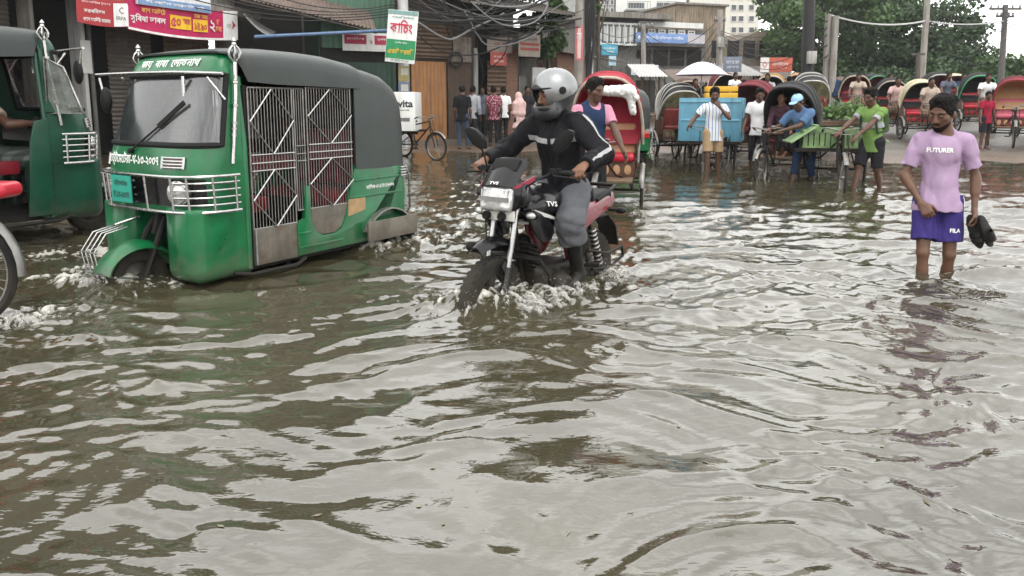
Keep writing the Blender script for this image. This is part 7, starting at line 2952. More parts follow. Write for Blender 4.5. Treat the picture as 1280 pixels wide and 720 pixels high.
# blue sheet and white board by the trees
c = atY(1184, 117, 34)
sign('tarpaulin', 'dull blue plastic sheet hung beyond the cream rickshaw hood', 'tarpaulin', c, 0, 1.1, 0.75, (0.07, 0.13, 0.26), [], [], sag=0.08)
c = atY(1204, 116, 34.5)
sign('board', 'small pale green board standing in the shade by the green-rimmed rickshaw', 'board', c, 0, 0.5, 0.6, (0.28, 0.33, 0.26), [], [], post=(0,))

# ================= boundary wall along the back right
F9 = Facade(xy(atY(985, 130, 40)), xy(atY(1420, 130, 41)))
t = F9.root('boundary_wall', 'grimy grey boundary wall below the trees on the right', 'wall')
a, b, z0, z1 = F9.rect(985, 106, 1420, 160)
m = MB()
panel_box(m, a, b, -0.3, 2.2, 0, 0.25)
m.build('wall_face', CONC_D, t)
m = MB()
panel_box(m, a, b, 2.2, 2.3, -0.05, 0.35)
m.build('coping', CONC, t)

# ================= poles and cables on the right
def px_pole(label, bx, by, tx, ty, Y, r0, r1, material, arms=(), top_over=0.0, **kw):
    b_ = atY(bx, by, Y)
    e_ = atY(tx, ty, Y)
    b_.z = G(b_.x, b_.y)
    d = (e_ - b_)
    e_ = e_ + d * top_over
    return pole(label, tuple(b_), tuple(e_), r0, r1, material, arms, **kw)


px_pole('dark cable-wrapped pole in front of the trees right of the red signboard', 1009, 130, 1012, -10, 27, 0.24, 0.2, CABLE, box=0.5)
px_pole('left one of the twin pale concrete poles strapped with cables', 1031, 130, 1036, 18, 27.5, 0.13, 0.11, POLEC)
px_pole('right one of the twin pale concrete poles strapped with cables', 1039, 130, 1045, 20, 27.3, 0.13, 0.11, POLEC)
px_pole('tall dark pole rising past the top of the picture among the trees', 1150, 130, 1160, -8, 30, 0.13, 0.11, POLEC, arms=())
px_pole('short dark pole with a thin cross bar beside the tall dark pole', 1147, 130, 1148, 66, 29, 0.10, 0.08, TIND, arms=((0.98, 0.5, 0),), insul=False)
px_pole('far right utility pole with a wooden cross arm and insulators', 1250, 130, 1257, 6, 33, 0.14, 0.11, mat('dark_pole', (0.10, 0.095, 0.09), 0.8, var=0.2), arms=((0.965, 1.4, 0.0), (0.9, 0.9, 0.2)))
px_pole('slender concrete pole in front of the soot-darkened building', 806, 130, 804, 30, 34, 0.13, 0.10, POLEC, arms=((0.97, 0.9, 0.1),))
px_pole('grey concrete pole right of the open umbrella', 899, 130, 900, 12, 33, 0.16, 0.12, POLEC, arms=((0.9, 0.5, 0.1),), box=0.7)
P_ = lambda px, py, Y: tuple(atY(px, py, Y))
wire(P_(1036, 18, 27.5), P_(1158, 26, 30), 0.25, 0.035, CABLEW, label='thick pale cable from the twin concrete poles to the tall dark pole', group=None)
wire(P_(1158, 26, 30), P_(1256, 26, 33), 0.15, 0.03, CABLEW, label='thick pale cable from the tall dark pole to the far right pole', group=None)
for k in range(8):
    wire(P_(1158, 8 + 5 * k, 30), P_(1256 + 30 * (k % 2), 8 + 4 * k, 33), 0.3 + 0.15 * k, 0.012, seed=k, label='thin black cable between the poles on the right against the sky', group='thin cables on the right')
for k in range(6):
    wire(P_(1256, 14 + 3 * k, 33), P_(1330, -2 + 12 * k, 28), 0.3, 0.012, seed=k + 20, label='thin black cable running out of the picture from the far right pole', group='cables leaving the far right pole')
for k in range(5):
    wire(P_(1012, 10 + 9 * k, 27), P_(1040, 22 + 8 * k, 27.5), 0.25 + 0.1 * k, 0.02, seed=k + 40, wob=0.05, label='looping cable between the dark pole and the twin poles', group='cables at the twin poles')
for k in range(7):
    wire(P_(804, 38 + 3 * k, 34), P_(900, 22 + 6 * k, 33), 0.9 + 0.5 * k, 0.014, seed=k + 60, label='slack cable looping in front of the soot-darkened building', group='cables before the soot-darkened building')
for k in range(6):
    wire(P_(900, 38 + 2 * k, 33), P_(1010, 28 + 8 * k, 27), 0.4 + 0.1 * k, 0.014, seed=k + 80, label='black cable from the umbrella-side pole towards the dark pole', group='cables over the stalls')
for k in range(5):
    wire(P_(724, 20 + 6 * k, 23), P_(804, 36 + 2 * k, 34), 0.5 + 0.2 * k, 0.013, seed=k + 100, label='black cable from the corner pole across the junction', group='cables across the junction')
# tangle of service cables over the kiosks
rg = random.Random(4)
for k in range(30):
    a = (rg.uniform(470, 600), rg.uniform(-25, 28), rg.uniform(20, 22))
    b = (rg.uniform(620, 735), rg.uniform(-20, 40), rg.uniform(22, 23.2))
    wire(P_(*a), P_(*b), rg.uniform(0.15, 1.0), rg.choice((0.012, 0.016, 0.022, 0.03)), wob=rg.uniform(0.03, 0.14), seed=k, material=CABLE if k % 5 else mat('grey_cable', (0.16, 0.16, 0.16), 0.6),
         label='one of the tangled service cables looping over the timber kiosks', group='tangled cables over the kiosks')
for k in range(5):
    wire(P_(505, 2 + 4 * k, 20.4), P_(330 - 30 * k, -10 + 3 * k, 19), 0.3, 0.014, seed=k + 7, label='black cable from the poster pole to the dark shop row', group='cables to the dark shop row')
for k, (a, b) in enumerate((((598, 40, 22), (604, 120, 23)), ((560, 30, 21.6), (568, 72, 22.8)), ((640, 40, 22), (600, 100, 23)))):
    wire(P_(*a), P_(*b), 0.2, 0.016, wob=0.06, seed=k + 3, label=('cable dropping beside the open shop door', 'cable dropping to the coil by the orange shutter', 'cable slanting down to the slatted shutter')[k], group=None)

# ================= trees
gb = lambda px, Y: (atY(px, 130, Y).x, Y, G(atY(px, 130, Y).x, Y))
TG = 'trees beyond the road'
tree('broad dark tree behind the twin concrete poles', gb(1020, 44), 9.2, 4.2, LEAF_M, 1, 34, 420, 0.26, (0.22, 1.0), 0.3, TG)
tree('tall tree against the cream apartment block', gb(975, 52), 11.5, 3.2, LEAF_L, 2, 26, 380, 0.27, (0.45, 1.0), 0.3, TG)
tree('dense tree in the middle of the tree row with arching limbs', gb(1095, 46), 7.6, 5.0, LEAF_D, 3, 36, 420, 0.27, (0.18, 1.0), 0.32, TG)
tree('dark spreading tree behind the tall dark pole', gb(1160, 44), 4.5, 4.2, LEAF_D, 4, 34, 420, 0.26, (0.12, 1.0), 0.3, TG)
tree('lower lighter tree left of the far right pole', gb(1222, 42), 3.4, 3.4, LEAF_M, 5, 28, 360, 0.25, (0.15, 1.0), 0.25, TG)
tree('lower lighter tree at the right edge of the picture', gb(1292, 40), 3.3, 3.4, LEAF_M, 6, 28, 360, 0.25, (0.15, 1.0), 0.25, TG)
tree('tall feathery tree crown rising over the middle of the tree row', gb(1075, 60), 11.0, 4.2, LEAF_L, 7, 26, 340, 0.3, (0.5, 1.0), 0.3, TG)
palm_tree('palm standing behind the tree row right of centre', gb(1115, 55), 9.0, 8)
tree('bushy street tree drooping over the corner stall', (atY(692, 130, 25.5).x, 25.8, 0.2), 5.0, 1.25, LEAF_M, 9, 16, 170, 0.20, (0.42, 1.0), 0.10)
tree('leafy crown over the kiosk roofs at the top of the picture', (atY(610, 130, 28).x, 28, 0.2), 7.8, 4.0, LEAF_D, 10, 30, 330, 0.22, (0.56, 1.0), 0.22)
tree('branch of fresh green leaves beside the corner pole at the top', (atY(748, 130, 24.5).x, 24.6, 0.2), 6.1, 1.0, LEAF_L, 12, 12, 150, 0.2, (0.62, 1.0), 0.07)
tree('dark shrubs along the foot of the grimy boundary wall', gb(1110, 38), 2.6, 4.5, LEAF_D, 13, 18, 300, 0.22, (0.0, 1.0), 0.06, TG, squash=0.3, name='shrub')
def wpos(px, py, depth):
    """point on the water seen at a pixel; the thing's ground lies depth below"""
    p = atZ(px, py, 0.0)
    return (p.x, p.y, -depth)


def gpos(px, Y):
    p = atY(px, 130, Y)
    return (p.x, Y, G(p.x, Y))


def hd(dx, dy):
    return math.atan2(dy, dx)


C_RED = mat('hood_red_cloth', (0.30, 0.02, 0.035), 0.6, var=0.2, scale=5)
C_DRED = mat('hood_dark_red', (0.12, 0.012, 0.02), 0.65, var=0.25, scale=5)
C_CREAM = mat('hood_cream', (0.48, 0.44, 0.30), 0.65, var=0.12, scale=5, streak=0.3)
C_BLK = mat('hood_black', (0.013, 0.013, 0.014), 0.6, var=0.3, scale=4, bump=0.3, bscale=12)
C_WHT = mat('hood_white_trim', (0.48, 0.47, 0.43), 0.6, var=0.15, streak=0.4)
C_BEIGE = mat('hood_beige_trim', (0.42, 0.36, 0.29), 0.6, var=0.2, streak=0.4)
C_GRN = mat('hood_green_trim', (0.05, 0.30, 0.14), 0.5, var=0.15)
C_PEACH = mat('hood_peach', (0.42, 0.20, 0.12), 0.6, var=0.25, scale=6, col2=(0.46, 0.30, 0.14))
C_OLIV = mat('hood_painted_back', (0.22, 0.20, 0.10), 0.6, var=0.4, scale=7, col2=(0.05, 0.05, 0.04))
C_PINK = mat('seat_pink', (0.45, 0.10, 0.14), 0.5, var=0.2)
P_RED = mat('panel_red_paint', (0.16, 0.02, 0.02), 0.5, var=0.35, scale=9, rust=0.3, streak=0.4)
P_BRN = mat('panel_brown_paint', (0.10, 0.05, 0.03), 0.6, var=0.35, scale=9, rust=0.4, streak=0.4)
P_YEL = mat('panel_ochre_paint', (0.30, 0.17, 0.06), 0.6, var=0.3, scale=9, rust=0.4, streak=0.4)
SEAT_R = mat('seat_bright_red', (0.40, 0.012, 0.028), 0.35, var=0.15, scale=8, bump=0.15, bscale=14, coat=0.2)

T_BLACK = cloth('black_shirt', (0.014, 0.014, 0.016))
T_JEANS = cloth('blue_jeans', (0.045, 0.065, 0.10))
T_GREY = cloth('grey_shirt', (0.30, 0.31, 0.33))
T_DARK = cloth('dark_trousers', (0.02, 0.02, 0.023))
T_WHITE = cloth('white_cotton', (0.66, 0.66, 0.66), var=0.05)
T_PINK = cloth('pink_shirt', (0.48, 0.22, 0.30))
T_PPINK = cloth('pale_pink_cloth', (0.52, 0.36, 0.34))
T_KHAKI = cloth('khaki_shorts', (0.33, 0.235, 0.14))
T_BLUE = cloth('blue_shirt', (0.085, 0.15, 0.27))
T_NAVY = cloth('navy_cloth', (0.02, 0.035, 0.075))
T_LIME = cloth('lime_shirt', (0.15, 0.25, 0.075))
T_OLIVE = cloth('olive_pack', (0.045, 0.075, 0.03))
T_RED = cloth('crimson_shirt', (0.24, 0.014, 0.035))
T_BEIGE = cloth('beige_shirt', (0.40, 0.33, 0.27))
T_LBLUE = cloth('light_blue_cap', (0.30, 0.48, 0.66))
T_SLATE = cloth('slate_shirt', (0.10, 0.115, 0.15))


def patterned(name, base, dots, scale, thr=0.32):
    m = bpy.data.materials.new(name)
    m.use_nodes = True
    nt = m.node_tree
    b = nt.nodes['Principled BSDF']
    tc = nd(nt, 'ShaderNodeTexCoord')
    vo = nd(nt, 'ShaderNodeTexVoronoi')
    vo.inputs['Scale'].default_value = scale
    nt.links.new(tc.outputs['Object'], vo.inputs['Vector'])
    rp = nd(nt, 'ShaderNodeValToRGB')
    rp.color_ramp.elements[0].position = thr
    rp.color_ramp.elements[0].color = (*dots, 1)
    rp.color_ramp.elements[1].position = thr + 0.06
    rp.color_ramp.elements[1].color = (*base, 1)
    nt.links.new(vo.outputs['Distance'], rp.inputs['Fac'])
    nt.links.new(rp.outputs['Color'], b.inputs['Base Color'])
    b.inputs['Roughness'].default_value = 0.85
    return m


def striped(name, a, b_, freq, axis=0, duty=0.5, second=None):
    m = bpy.data.materials.new(name)
    m.use_nodes = True
    nt = m.node_tree
    b = nt.nodes['Principled BSDF']
    tc = nd(nt, 'ShaderNodeTexCoord')
    sx = nd(nt, 'ShaderNodeSeparateXYZ')
    nt.links.new(tc.outputs['Object'], sx.inputs[0])

    def bands(out, f, duty):
        mu = nd(nt, 'ShaderNodeMath', operation='MULTIPLY')
        nt.links.new(out, mu.inputs[0])
        mu.inputs[1].default_value = f
        fr = nd(nt, 'ShaderNodeMath', operation='FRACT')
        nt.links.new(mu.outputs[0], fr.inputs[0])
        lt = nd(nt, 'ShaderNodeMath', operation='LESS_THAN')
        nt.links.new(fr.outputs[0], lt.inputs[0])
        lt.inputs[1].default_value = duty
        return lt.outputs[0]
    mx = nd(nt, 'ShaderNodeMix', data_type='RGBA')
    nt.links.new(bands(sx.outputs[axis], freq, duty), mx.inputs['Factor'])
    mx.inputs[6].default_value = (*a, 1)
    mx.inputs[7].default_value = (*b_, 1)
    cur = mx.outputs[2]
    if second:
        m2 = nd(nt, 'ShaderNodeMix', data_type='RGBA')
        m2.blend_type = 'MULTIPLY'
        nt.links.new(bands(sx.outputs[2], second, 0.4), m2.inputs['Factor'])
        nt.links.new(cur, m2.inputs[6])
        m2.inputs[7].default_value = (0.55, 0.55, 0.55, 1)
        cur = m2.outputs[2]
    nt.links.new(cur, b.inputs['Base Color'])
    b.inputs['Roughness'].default_value = 0.85
    return m


T_FLORAL = patterned('maroon_floral_shirt', (0.13, 0.012, 0.035), (0.50, 0.36, 0.36), 24, 0.30)
T_STRIPE = striped('white_shirt_blue_stripes', (0.62, 0.64, 0.66), (0.10, 0.17, 0.34), 18, 0, 0.22)
T_PLAID = striped('checked_lungi', (0.045, 0.06, 0.055), (0.11, 0.13, 0.115), 15, 0, 0.4, 15)
T_PLAID2 = striped('brown_checked_lungi', (0.11, 0.06, 0.035), (0.20, 0.13, 0.09), 13, 0, 0.4, 13)

# ================= second auto rickshaw at the left edge, seen from its right side, with its driver
A2 = Vector((-4.94, 6.5, -0.02))
A2_RZ = R(52)
a2 = auto_rickshaw('dark green auto rickshaw cut off by the left edge, driver at the handlebar', A2, A2_RZ, DGREEN, glass_side=-1, scale=1.06, group='green auto rickshaws', texts=False)
person('auto rickshaw driver in a checked lungi at the left edge, forearm on the handlebar', tuple(A2), A2_RZ + PI / 2, 1.66,
       dict(pelvis=(0, -0.20, 0.80), spine=(0, -0.05, 1), head=(R(10), 0, 0), handL=(0.32, -0.56, 1.10), handR=(-0.40, -0.56, 1.10), epoleL=(0.7, 0.6, -0.6), epoleR=(-0.7, 0.6, -0.6), palmL=(0, 0, -1), palmR=(0, 0, -1), curlL=0.9, curlR=0.9,
            footL=(0.14, -0.58, 0.36), footR=(-0.30, -0.56, 0.34), kpoleL=(0.3, -1, 0.6), kpoleR=(-0.5, -1, 0.6)),
       [dict(k='shirt', m=T_BEIGE, sleeve=0.6, fat=0.018), dict(k='lungi', m=T_PLAID, leg=1.75)], skin=SKIN_D, h=0.010)
# bicycle with a red saddle at the left edge
bicycle('bicycle with a red padded carrier and chrome mudguard cut off by the left edge', Vector((-3.80, 4.2, -0.06)), R(180), BROWNL, pad=SEAT_R)

# ================= rickshaws in the water
RA = Vector((1.22, 9.5, -0.17))
ra = rickshaw('empty rickshaw with bright red seat and deep red hood lining, behind the motorcyclist', RA, hd(-0.20, -0.97), C_RED, C_BEIGE, C_RED, SEAT_R, P_BRN, deco=C_PEACH, back=C_PEACH, scale=0.95, hz=0.96, fwd=26)
# plastic-wrapped bundle tied to its left hood rail
sd = SDF((-0.3, -0.3, -0.3), (0.3, 0.3, 0.35), 0.012)
sd.cone((-0.2, 0, 0.10), (0.10, 0, 0.10), 0.055, 0.075, k=0.02)
sd.cone((0.10, 0, 0.10), (0.16, 0.02, -0.16), 0.05, 0.035, k=0.05)
sd.cone((0.10, 0, 0.10), (0.19, -0.02, 0.02), 0.06, 0.03, k=0.03)
sd.ripple(folds(12, 95, (1, 1, 1)), 0.012)
b_ = sd.mesh('plastic_bundle', mat('white_plastic_sheet', (0.62, 0.62, 0.60), 0.35, var=0.1, spec=0.6), None)
b_.location = atY(776, 124, 9.1)
tag(b_, 'crumpled white plastic sheet bundled at the side of the red rickshaw hood', 'plastic sheet')
q = atZ(737, 262, 0)
person('man in a pink shirt and dark waistcoat behind the motorcyclist', (q.x - 0.03, 8.3, -0.22), R(14), 1.74,
       dict(head=(R(25), R(10), 0), handL=(0.25, -0.35, 0.95), handR=(-0.28, -0.3, 0.95)),
       [dict(k='shirt', m=T_PINK, sleeve=0.6, hem=0.12), dict(k='vest', m=T_NAVY, fat=0.026, hem=-0.04, name='waistcoat'), dict(k='pants', m=T_DARK, leg=1.5)], skin=SKIN_D, hair='full', h=0.011)

# distant auto seen from behind
a3 = auto_rickshaw('green auto rickshaw driving away behind the empty red rickshaw', Vector((1.88, 16.0, -0.14)), R(110), GREEN, texts=False, group='green auto rickshaws')

rb = rickshaw('rickshaw seen from behind with a black and white ribbed hood and painted back', Vector((3.84, 17.4, -0.06)), R(96), C_BLK, C_WHT, C_DRED, P_RED, P_BRN, deco=C_OLIV, stripes=True, hz=0.84)

# ================= blue box van with a youth standing beside it
vp = atZ(872, 214, 0)
vb = Vector((vp.x + 0.62, vp.y + 1.42, -0.18))
van1 = tricycle_van('tricycle van carrying a tall light blue box', vb, hd(-0.38, -1.0), P_BRN, scale=0.98)
m = MB()
m.box((0, 0, 0.43), (1.05, 1.22, 0.86))
bx_ = m.build('cargo_box', mat('sky_blue_paint', (0.09, 0.26, 0.36), 0.45, var=0.14, scale=3, streak=0.3), None, bevel=0.012)
bx_.location = vb + Vector((0.0, -0.02, 0.69))
bx_.rotation_euler = (0, 0, hd(-0.38, -1.0))
tag(bx_, 'tall light blue cargo box on the tricycle van', 'cargo box')
m = MB()
m.box((0.535, 0, 0.43), (0.02, 1.14, 0.03))
m.box((0.535, 0, 0.80), (0.02, 1.18, 0.05))
m.build('box_batten', mat('pale_blue_batten', (0.16, 0.38, 0.50), 0.5, streak=0.3), bx_)
m = MB()
for z in (0.0, 0.13):
    for s in (1, -1):
        m.box((0, s * 0.24, z + 0.05), (0.42, 0.02, 0.10))
        m.box((s * 0.21, 0, z + 0.05), (0.02, 0.46, 0.10))
m.box((0, 0, 0.01), (0.40, 0.46, 0.02))
yc_ = m.build('plastic_crate', mat('yellow_plastic', (0.62, 0.33, 0.02), 0.4, var=0.08), None, bevel=0.006)
yc_.location = vb + Vector((0.14, -0.05, 1.552))
yc_.rotation_euler = (0, 0, R(80))
yc_.scale = (1, 1.25, 1)
tag(yc_, 'yellow plastic crate on top of the light blue cargo box', 'crate')
q = atZ(891, 218, 0)
person('youth in a blue-striped white shirt and khaki shorts beside the blue box van', (q.x, q.y + 0.1, -0.16), R(2), 1.68,
       dict(build=0.88, head=(R(-12), R(8), 0), sh_yaw=R(-6), handR=(-0.50, -0.22, 1.03), epoleR=(-0.4, 0.8, -0.6), handL=(0.03, -0.22, 1.36), epoleL=(0.8, 0.2, -0.7), hdirL=(-0.5, 0.1, 0.7), palmL=(0, 1, 0), curlL=0.9,
            footL=(0.13, 0.05, 0.07), footR=(-0.10, -0.08, 0.07)),
       [dict(k='shirt', m=T_STRIPE, sleeve=0.62, hem=0.14, fat=0.018, amp=0.006), dict(k='pants', m=T_KHAKI, leg=0.80, fat=0.025, cuff=0.035, name='shorts')], skin=SKIN_D, hair='full', h=0.0105)
van2 = tricycle_van('tricycle van under the open umbrella with two people on its deck', Vector((4.35, 17.3, -0.03)), R(92), P_BRN)
for (dx, dy, mt, lb, sh) in ((-0.10, -0.35, T_SLATE, 'man in a slate shirt sitting with his back turned beneath the open umbrella', 0), (0.28, -0.15, T_PPINK, 'figure in pale pink sitting beneath the umbrella beside the man in slate', 0.2)):
    person(lb, (4.35 + dx, 17.3 + dy, -0.03 + 0.0), R(175), 1.62, dict(pelvis=(0, 0, 0.80), spine=(0, -0.05, 1), footL=(0.12, -0.42, 0.42), footR=(-0.12, -0.42, 0.42), kpoleL=(0.2, -1, 0.5), kpoleR=(-0.2, -1, 0.5), handL=(0.15, -0.3, 0.82), handR=(-0.15, -0.3, 0.82)),
           [dict(k='shirt', m=mt, sleeve=0.7, hem=0.08), dict(k='pants', m=T_DARK)], skin=SKIN_D)
# the open umbrella
uc = atY(877, 96, 17.2)
t = thing('umbrella', 'large pale lilac-white umbrella open over the tricycle van', 'umbrella', (uc.x, uc.y, 0.7))
hU = uc.z - 0.7
m = MB()
rows = []
for i in range(9):
    q = i / 8
    rr_ = 0.60 * q
    rows.append([(rr_ * math.cos(2 * PI * k / 32) * (1 - 0.05 * q * (1 if k % 4 == 2 else 0)), rr_ * math.sin(2 * PI * k / 32), hU + 0.34 * math.cos(q * 1.45)) for k in range(33)])
m.sheet(rows, 0.006)
m.build('canopy', patterned('umbrella_cloth', (0.62, 0.62, 0.66), (0.52, 0.45, 0.62), 3.0, 0.4), t, smooth=60)
m = MB()
m.tube([(0, 0, 0), (0, 0, hU + 0.40)], 0.012, 8)
m.build('shaft', RK_CHROME, t)
m = MB()
for k in range(8):
    a = 2 * PI * k / 8
    m.tube([(0.02 * math.cos(a), 0.02 * math.sin(a), hU + 0.32), (0.33 * math.cos(a), 0.33 * math.sin(a), hU + 0.22), (0.58 * math.cos(a), 0.58 * math.sin(a), hU + 0.04)], 0.005, 5)
m.build('spokes', RK_BLACK, t)

# ================= black-hooded rickshaw with two passengers and its puller
RC = Vector((4.98, 13.25, -0.16))
RC_RZ = hd(-1.02, -1.35)
rc = rickshaw('rickshaw with a deep black hood carrying two dark-dressed passengers', RC, RC_RZ, C_BLK, C_BLK, C_BLK, P_RED, P_BRN, scale=0.97, hz=0.90, fwd=30)
bp = dict(palmL=(0, 0, -1), palmR=(0, 0, -1), handL=(0.10, -0.28, 0.86), handR=(-0.10, -0.28, 0.86))
for side, lb, w in ((0.19, 'woman in dark clothes seated on the right inside the black rickshaw hood', [dict(k='shirt', m=T_DARK, sleeve=1.8), dict(k='pants', m=T_DARK)]),
                    (-0.19, 'dark-dressed passenger seated on the left inside the black rickshaw hood', [dict(k='shirt', m=cloth('dark_floral', (0.06, 0.03, 0.04), var=0.5), sleeve=1.8), dict(k='pants', m=T_DARK)])):
    on_cycle(lb, rc, w, H=1.55, seat=(-0.14, side, 0.92), feet=((0.34, side + 0.10, 0.58), (0.34, side - 0.10, 0.58)), lean=-0.02, h=0.011,
             pose=dict(palmL=(0, 0, -1), palmR=(0, 0, -1), handL=(side + 0.10, -0.22, 0.93), handR=(side - 0.10, -0.22, 0.93)), skin=SKIN_M)
q = atZ(985, 226, 0)
person('puller in a blue shirt and light blue cap bending over the black-hooded rickshaw', (4.86, 12.2, -0.17), R(-45), 1.66,
       dict(pelvis=(0.0, 0.10, 0.86), spine=(-0.10, -0.50, 1), head=(R(-8), R(25), 0), handR=(-0.42, -0.42, 1.0), handL=(-0.16, -0.44, 1.0), epoleL=(0.8, 0.2, -0.8), epoleR=(-0.6, 0.3, -0.8), palmL=(0, 0, -1), palmR=(0, 0, -1), curlL=0.9, curlR=0.9,
            footL=(0.08, 0.22, 0.08), footR=(-0.08, -0.2, 0.08)),
       [dict(k='shirt', m=T_BLUE, sleeve=0.75, hem=0.16, fat=0.022, amp=0.008), dict(k='pants', m=T_NAVY, leg=1.6, fat=0.02), dict(k='cap', m=T_LBLUE)], skin=SKIN_D, hair='short', h=0.0105)
rd = rickshaw('rickshaw with a dark red hood partly hidden behind the black-hooded one', Vector((5.05, 15.6, -0.08)), hd(-0.75, -1.0), C_DRED, C_DRED, C_DRED, P_RED, P_BRN, hz=0.86)
q = atZ(937, 208, 0)
person('man in a white t-shirt standing left of the black-hooded rickshaw', (q.x, 14.4, -0.12), R(-30), 1.66, dict(head=(R(20), R(12), 0), handL=(0.22, -0.3, 0.98), handR=(-0.25, -0.2, 0.85)),
       [dict(k='shirt', m=T_WHITE, sleeve=0.55, hem=0.12, fat=0.018), dict(k='pants', m=T_DARK, leg=1.5)], skin=SKIN_D, hair='full', h=0.011)
re_ = rickshaw('rickshaw with pale ribbed hood seen from behind, right of the black-hooded one', Vector((7.85, 19.6, G(7.85, 19.6))), R(75), C_BLK, C_WHT, C_DRED, P_RED, P_BRN, deco=C_OLIV, stripes=True, hz=0.90)
rf = rickshaw('rickshaw with zebra-striped hood back beyond the yellow crate', Vector((6.15, 19.2, 0.02)), R(92), C_BLK, C_WHT, C_DRED, P_RED, P_BRN, deco=C_OLIV, stripes=True, hz=0.72, scale=0.95)

# ================= the green-crate van and the youth in lime pushing it
gp = atZ(1050, 236, 0)
gv = Vector((gp.x + 0.45, gp.y + 1.45, -0.16))
GV_RZ = hd(-0.45, -1.5)
van3 = tricycle_van('tricycle van loaded with green crates under a green sheet', gv, GV_RZ, RK_BLACK)
LIME = mat('green_crate', (0.16, 0.25, 0.105), 0.45, var=0.3, scale=8, streak=0.2)
PALEG = mat('pale_green_panel', (0.24, 0.36, 0.17), 0.45, var=0.2, scale=8, streak=0.3)
crates = ((0.30, -0.26, 0.0, 0.05), (0.32, 0.26, 0.0, -0.04), (-0.35, -0.26, 0.0, 0.0), (-0.35, 0.26, 0.0, 0.03))
clb = ('green slatted crate at the front right of the tricycle van deck', 'green slatted crate at the front left of the tricycle van deck', 'green slatted crate at the back right of the tricycle van deck', 'green slatted crate at the back left of the tricycle van deck')
Mv = Matrix.Translation(gv) @ Matrix.Rotation(GV_RZ, 4, 'Z')
for (cx, cy, cz, tw), lb in zip(crates, clb):
    m = MB()
    for s in (1, -1):
        for k in range(7):
            m.box((-0.27 + 0.09 * k, s * 0.235, 0.16), (0.075, 0.016, 0.32))
        for k in range(6):
            m.box((s * 0.305, -0.21 + 0.084 * k, 0.16), (0.016, 0.068, 0.32))
        for z in (0.03, 0.29):
            m.box((0, s * 0.246, z), (0.63, 0.012, 0.05))
            m.box((s * 0.316, 0, z), (0.012, 0.48, 0.05))
    m.box((0, 0, 0.02), (0.6, 0.46, 0.02))
    m.box((0, 0, 0.27), (0.58, 0.44, 0.02))
    o = m.build('crate', LIME, None)
    o.matrix_world = Mv @ Matrix.Translation((cx, cy, 0.69)) @ Matrix.Rotation(tw, 4, 'Z')
    tag(o, lb, 'crate', 'green crates on the tricycle van')
for (dx, dy, w_, lb, rx, ry) in ((0.42, -0.52, 0.62, 'pale green slatted panel leaning off the left side of the crate van', R(62), 0.15), (0.2, 0.62, 0.62, 'pale green slatted panel tilted out at the right side of the crate van', R(-58), -0.1)):
    m = MB()
    m.box((0, 0, 0), (w_, 0.5, 0.014))
    for s in (1, -1):
        m.bar((-w_ / 2, s * 0.235, 0.012), (w_ / 2, s * 0.235, 0.012), 0.03, 0.02)
    m.bar((-w_ / 2 + 0.02, 0.22, 0.012), (w_ / 2 - 0.02, -0.22, 0.012), 0.02, 0.018)
    o = m.build('green_panel', PALEG, None)
    o.matrix_world = Mv @ Matrix.Translation((dx, dy, 0.93)) @ Matrix.Rotation(ry, 4, 'Z') @ Matrix.Rotation(rx * 0.55, 4, 'X')
    tag(o, lb, 'panel', None)
q = atZ(1090, 236, 0)
person('youth in a lime and grey shirt with an olive backpack pushing the green-crate van', (q.x, q.y + 0.15, -0.17), R(-62), 1.66,
       dict(build=0.9, pelvis=(0, 0.05, 0.86), spine=(0.0, -0.12, 1), head=(R(-5), R(12), 0), handR=(-0.18, -0.52, 0.98), handL=(0.10, -0.45, 0.95), epoleL=(0.6, 0.6, -0.6), epoleR=(-0.6, 0.6, -0.6), palmL=(0, 0, -1), palmR=(0, 0, -1),
            footL=(0.07, 0.22, 0.08), footR=(-0.07, -0.24, 0.08)),
       [dict(k='shirt', m=T_GREY, sleeve=0.6, hem=-0.22, fat=0.008), dict(k='shirt', m=T_LIME, sleeve=0.12, hem=0.14, fat=0.019, name='overshirt'), dict(k='pants', m=T_DARK, leg=0.95, fat=0.024, cuff=0.03, name='shorts'), dict(k='backpack', m=T_OLIVE)], skin=SKIN_D, hair='full', h=0.0105)

# ================= cart with timber and greens
cb = gpos(1040, 17.4)
van4 = tricycle_van('tricycle van stacked with brown planks and green vegetables', Vector(cb), R(200), P_BRN)
Mc = Matrix.Translation(cb) @ Matrix.Rotation(R(200), 4, 'Z')
for k in range(9):
    m = MB()
    m.box((0, 0, 0), (1.75, 0.22, 0.035))
    o = m.build('plank', WOOD, None, bevel=0.004)
    o.matrix_world = Mc @ Matrix.Translation((-0.1 + 0.03 * (k % 3), -0.33 + 0.23 * (k % 3) + 0.02 * (k // 3), 0.705 + 0.04 * (k // 3))) @ Matrix.Rotation(0.03 * ((k * 7) % 5 - 2), 4, 'Z')
    tag(o, 'brown sawn plank in the flat stack on the vegetable van', 'plank', 'planks stacked on the vegetable van')
vs_, fs_ = [], []
rgv = np.random.default_rng(3)
pp_ = rgv.normal(size=(900, 3)) * np.array([0.34, 0.26, 0.14])
pp_[:, 2] = np.abs(pp_[:, 2]) + 0.0
leaves(vs_, fs_, pp_, 0.12, rgv)
o = mesh_obj('leafy_greens', vs_, fs_, LEAF_L, None, smooth=0)
o.matrix_world = Mc @ Matrix.Translation((-0.35, 0.0, 0.86))
tag(o, 'heap of leafy green vegetables on the plank-laden van', 'vegetables')
o['kind'] = 'stuff'

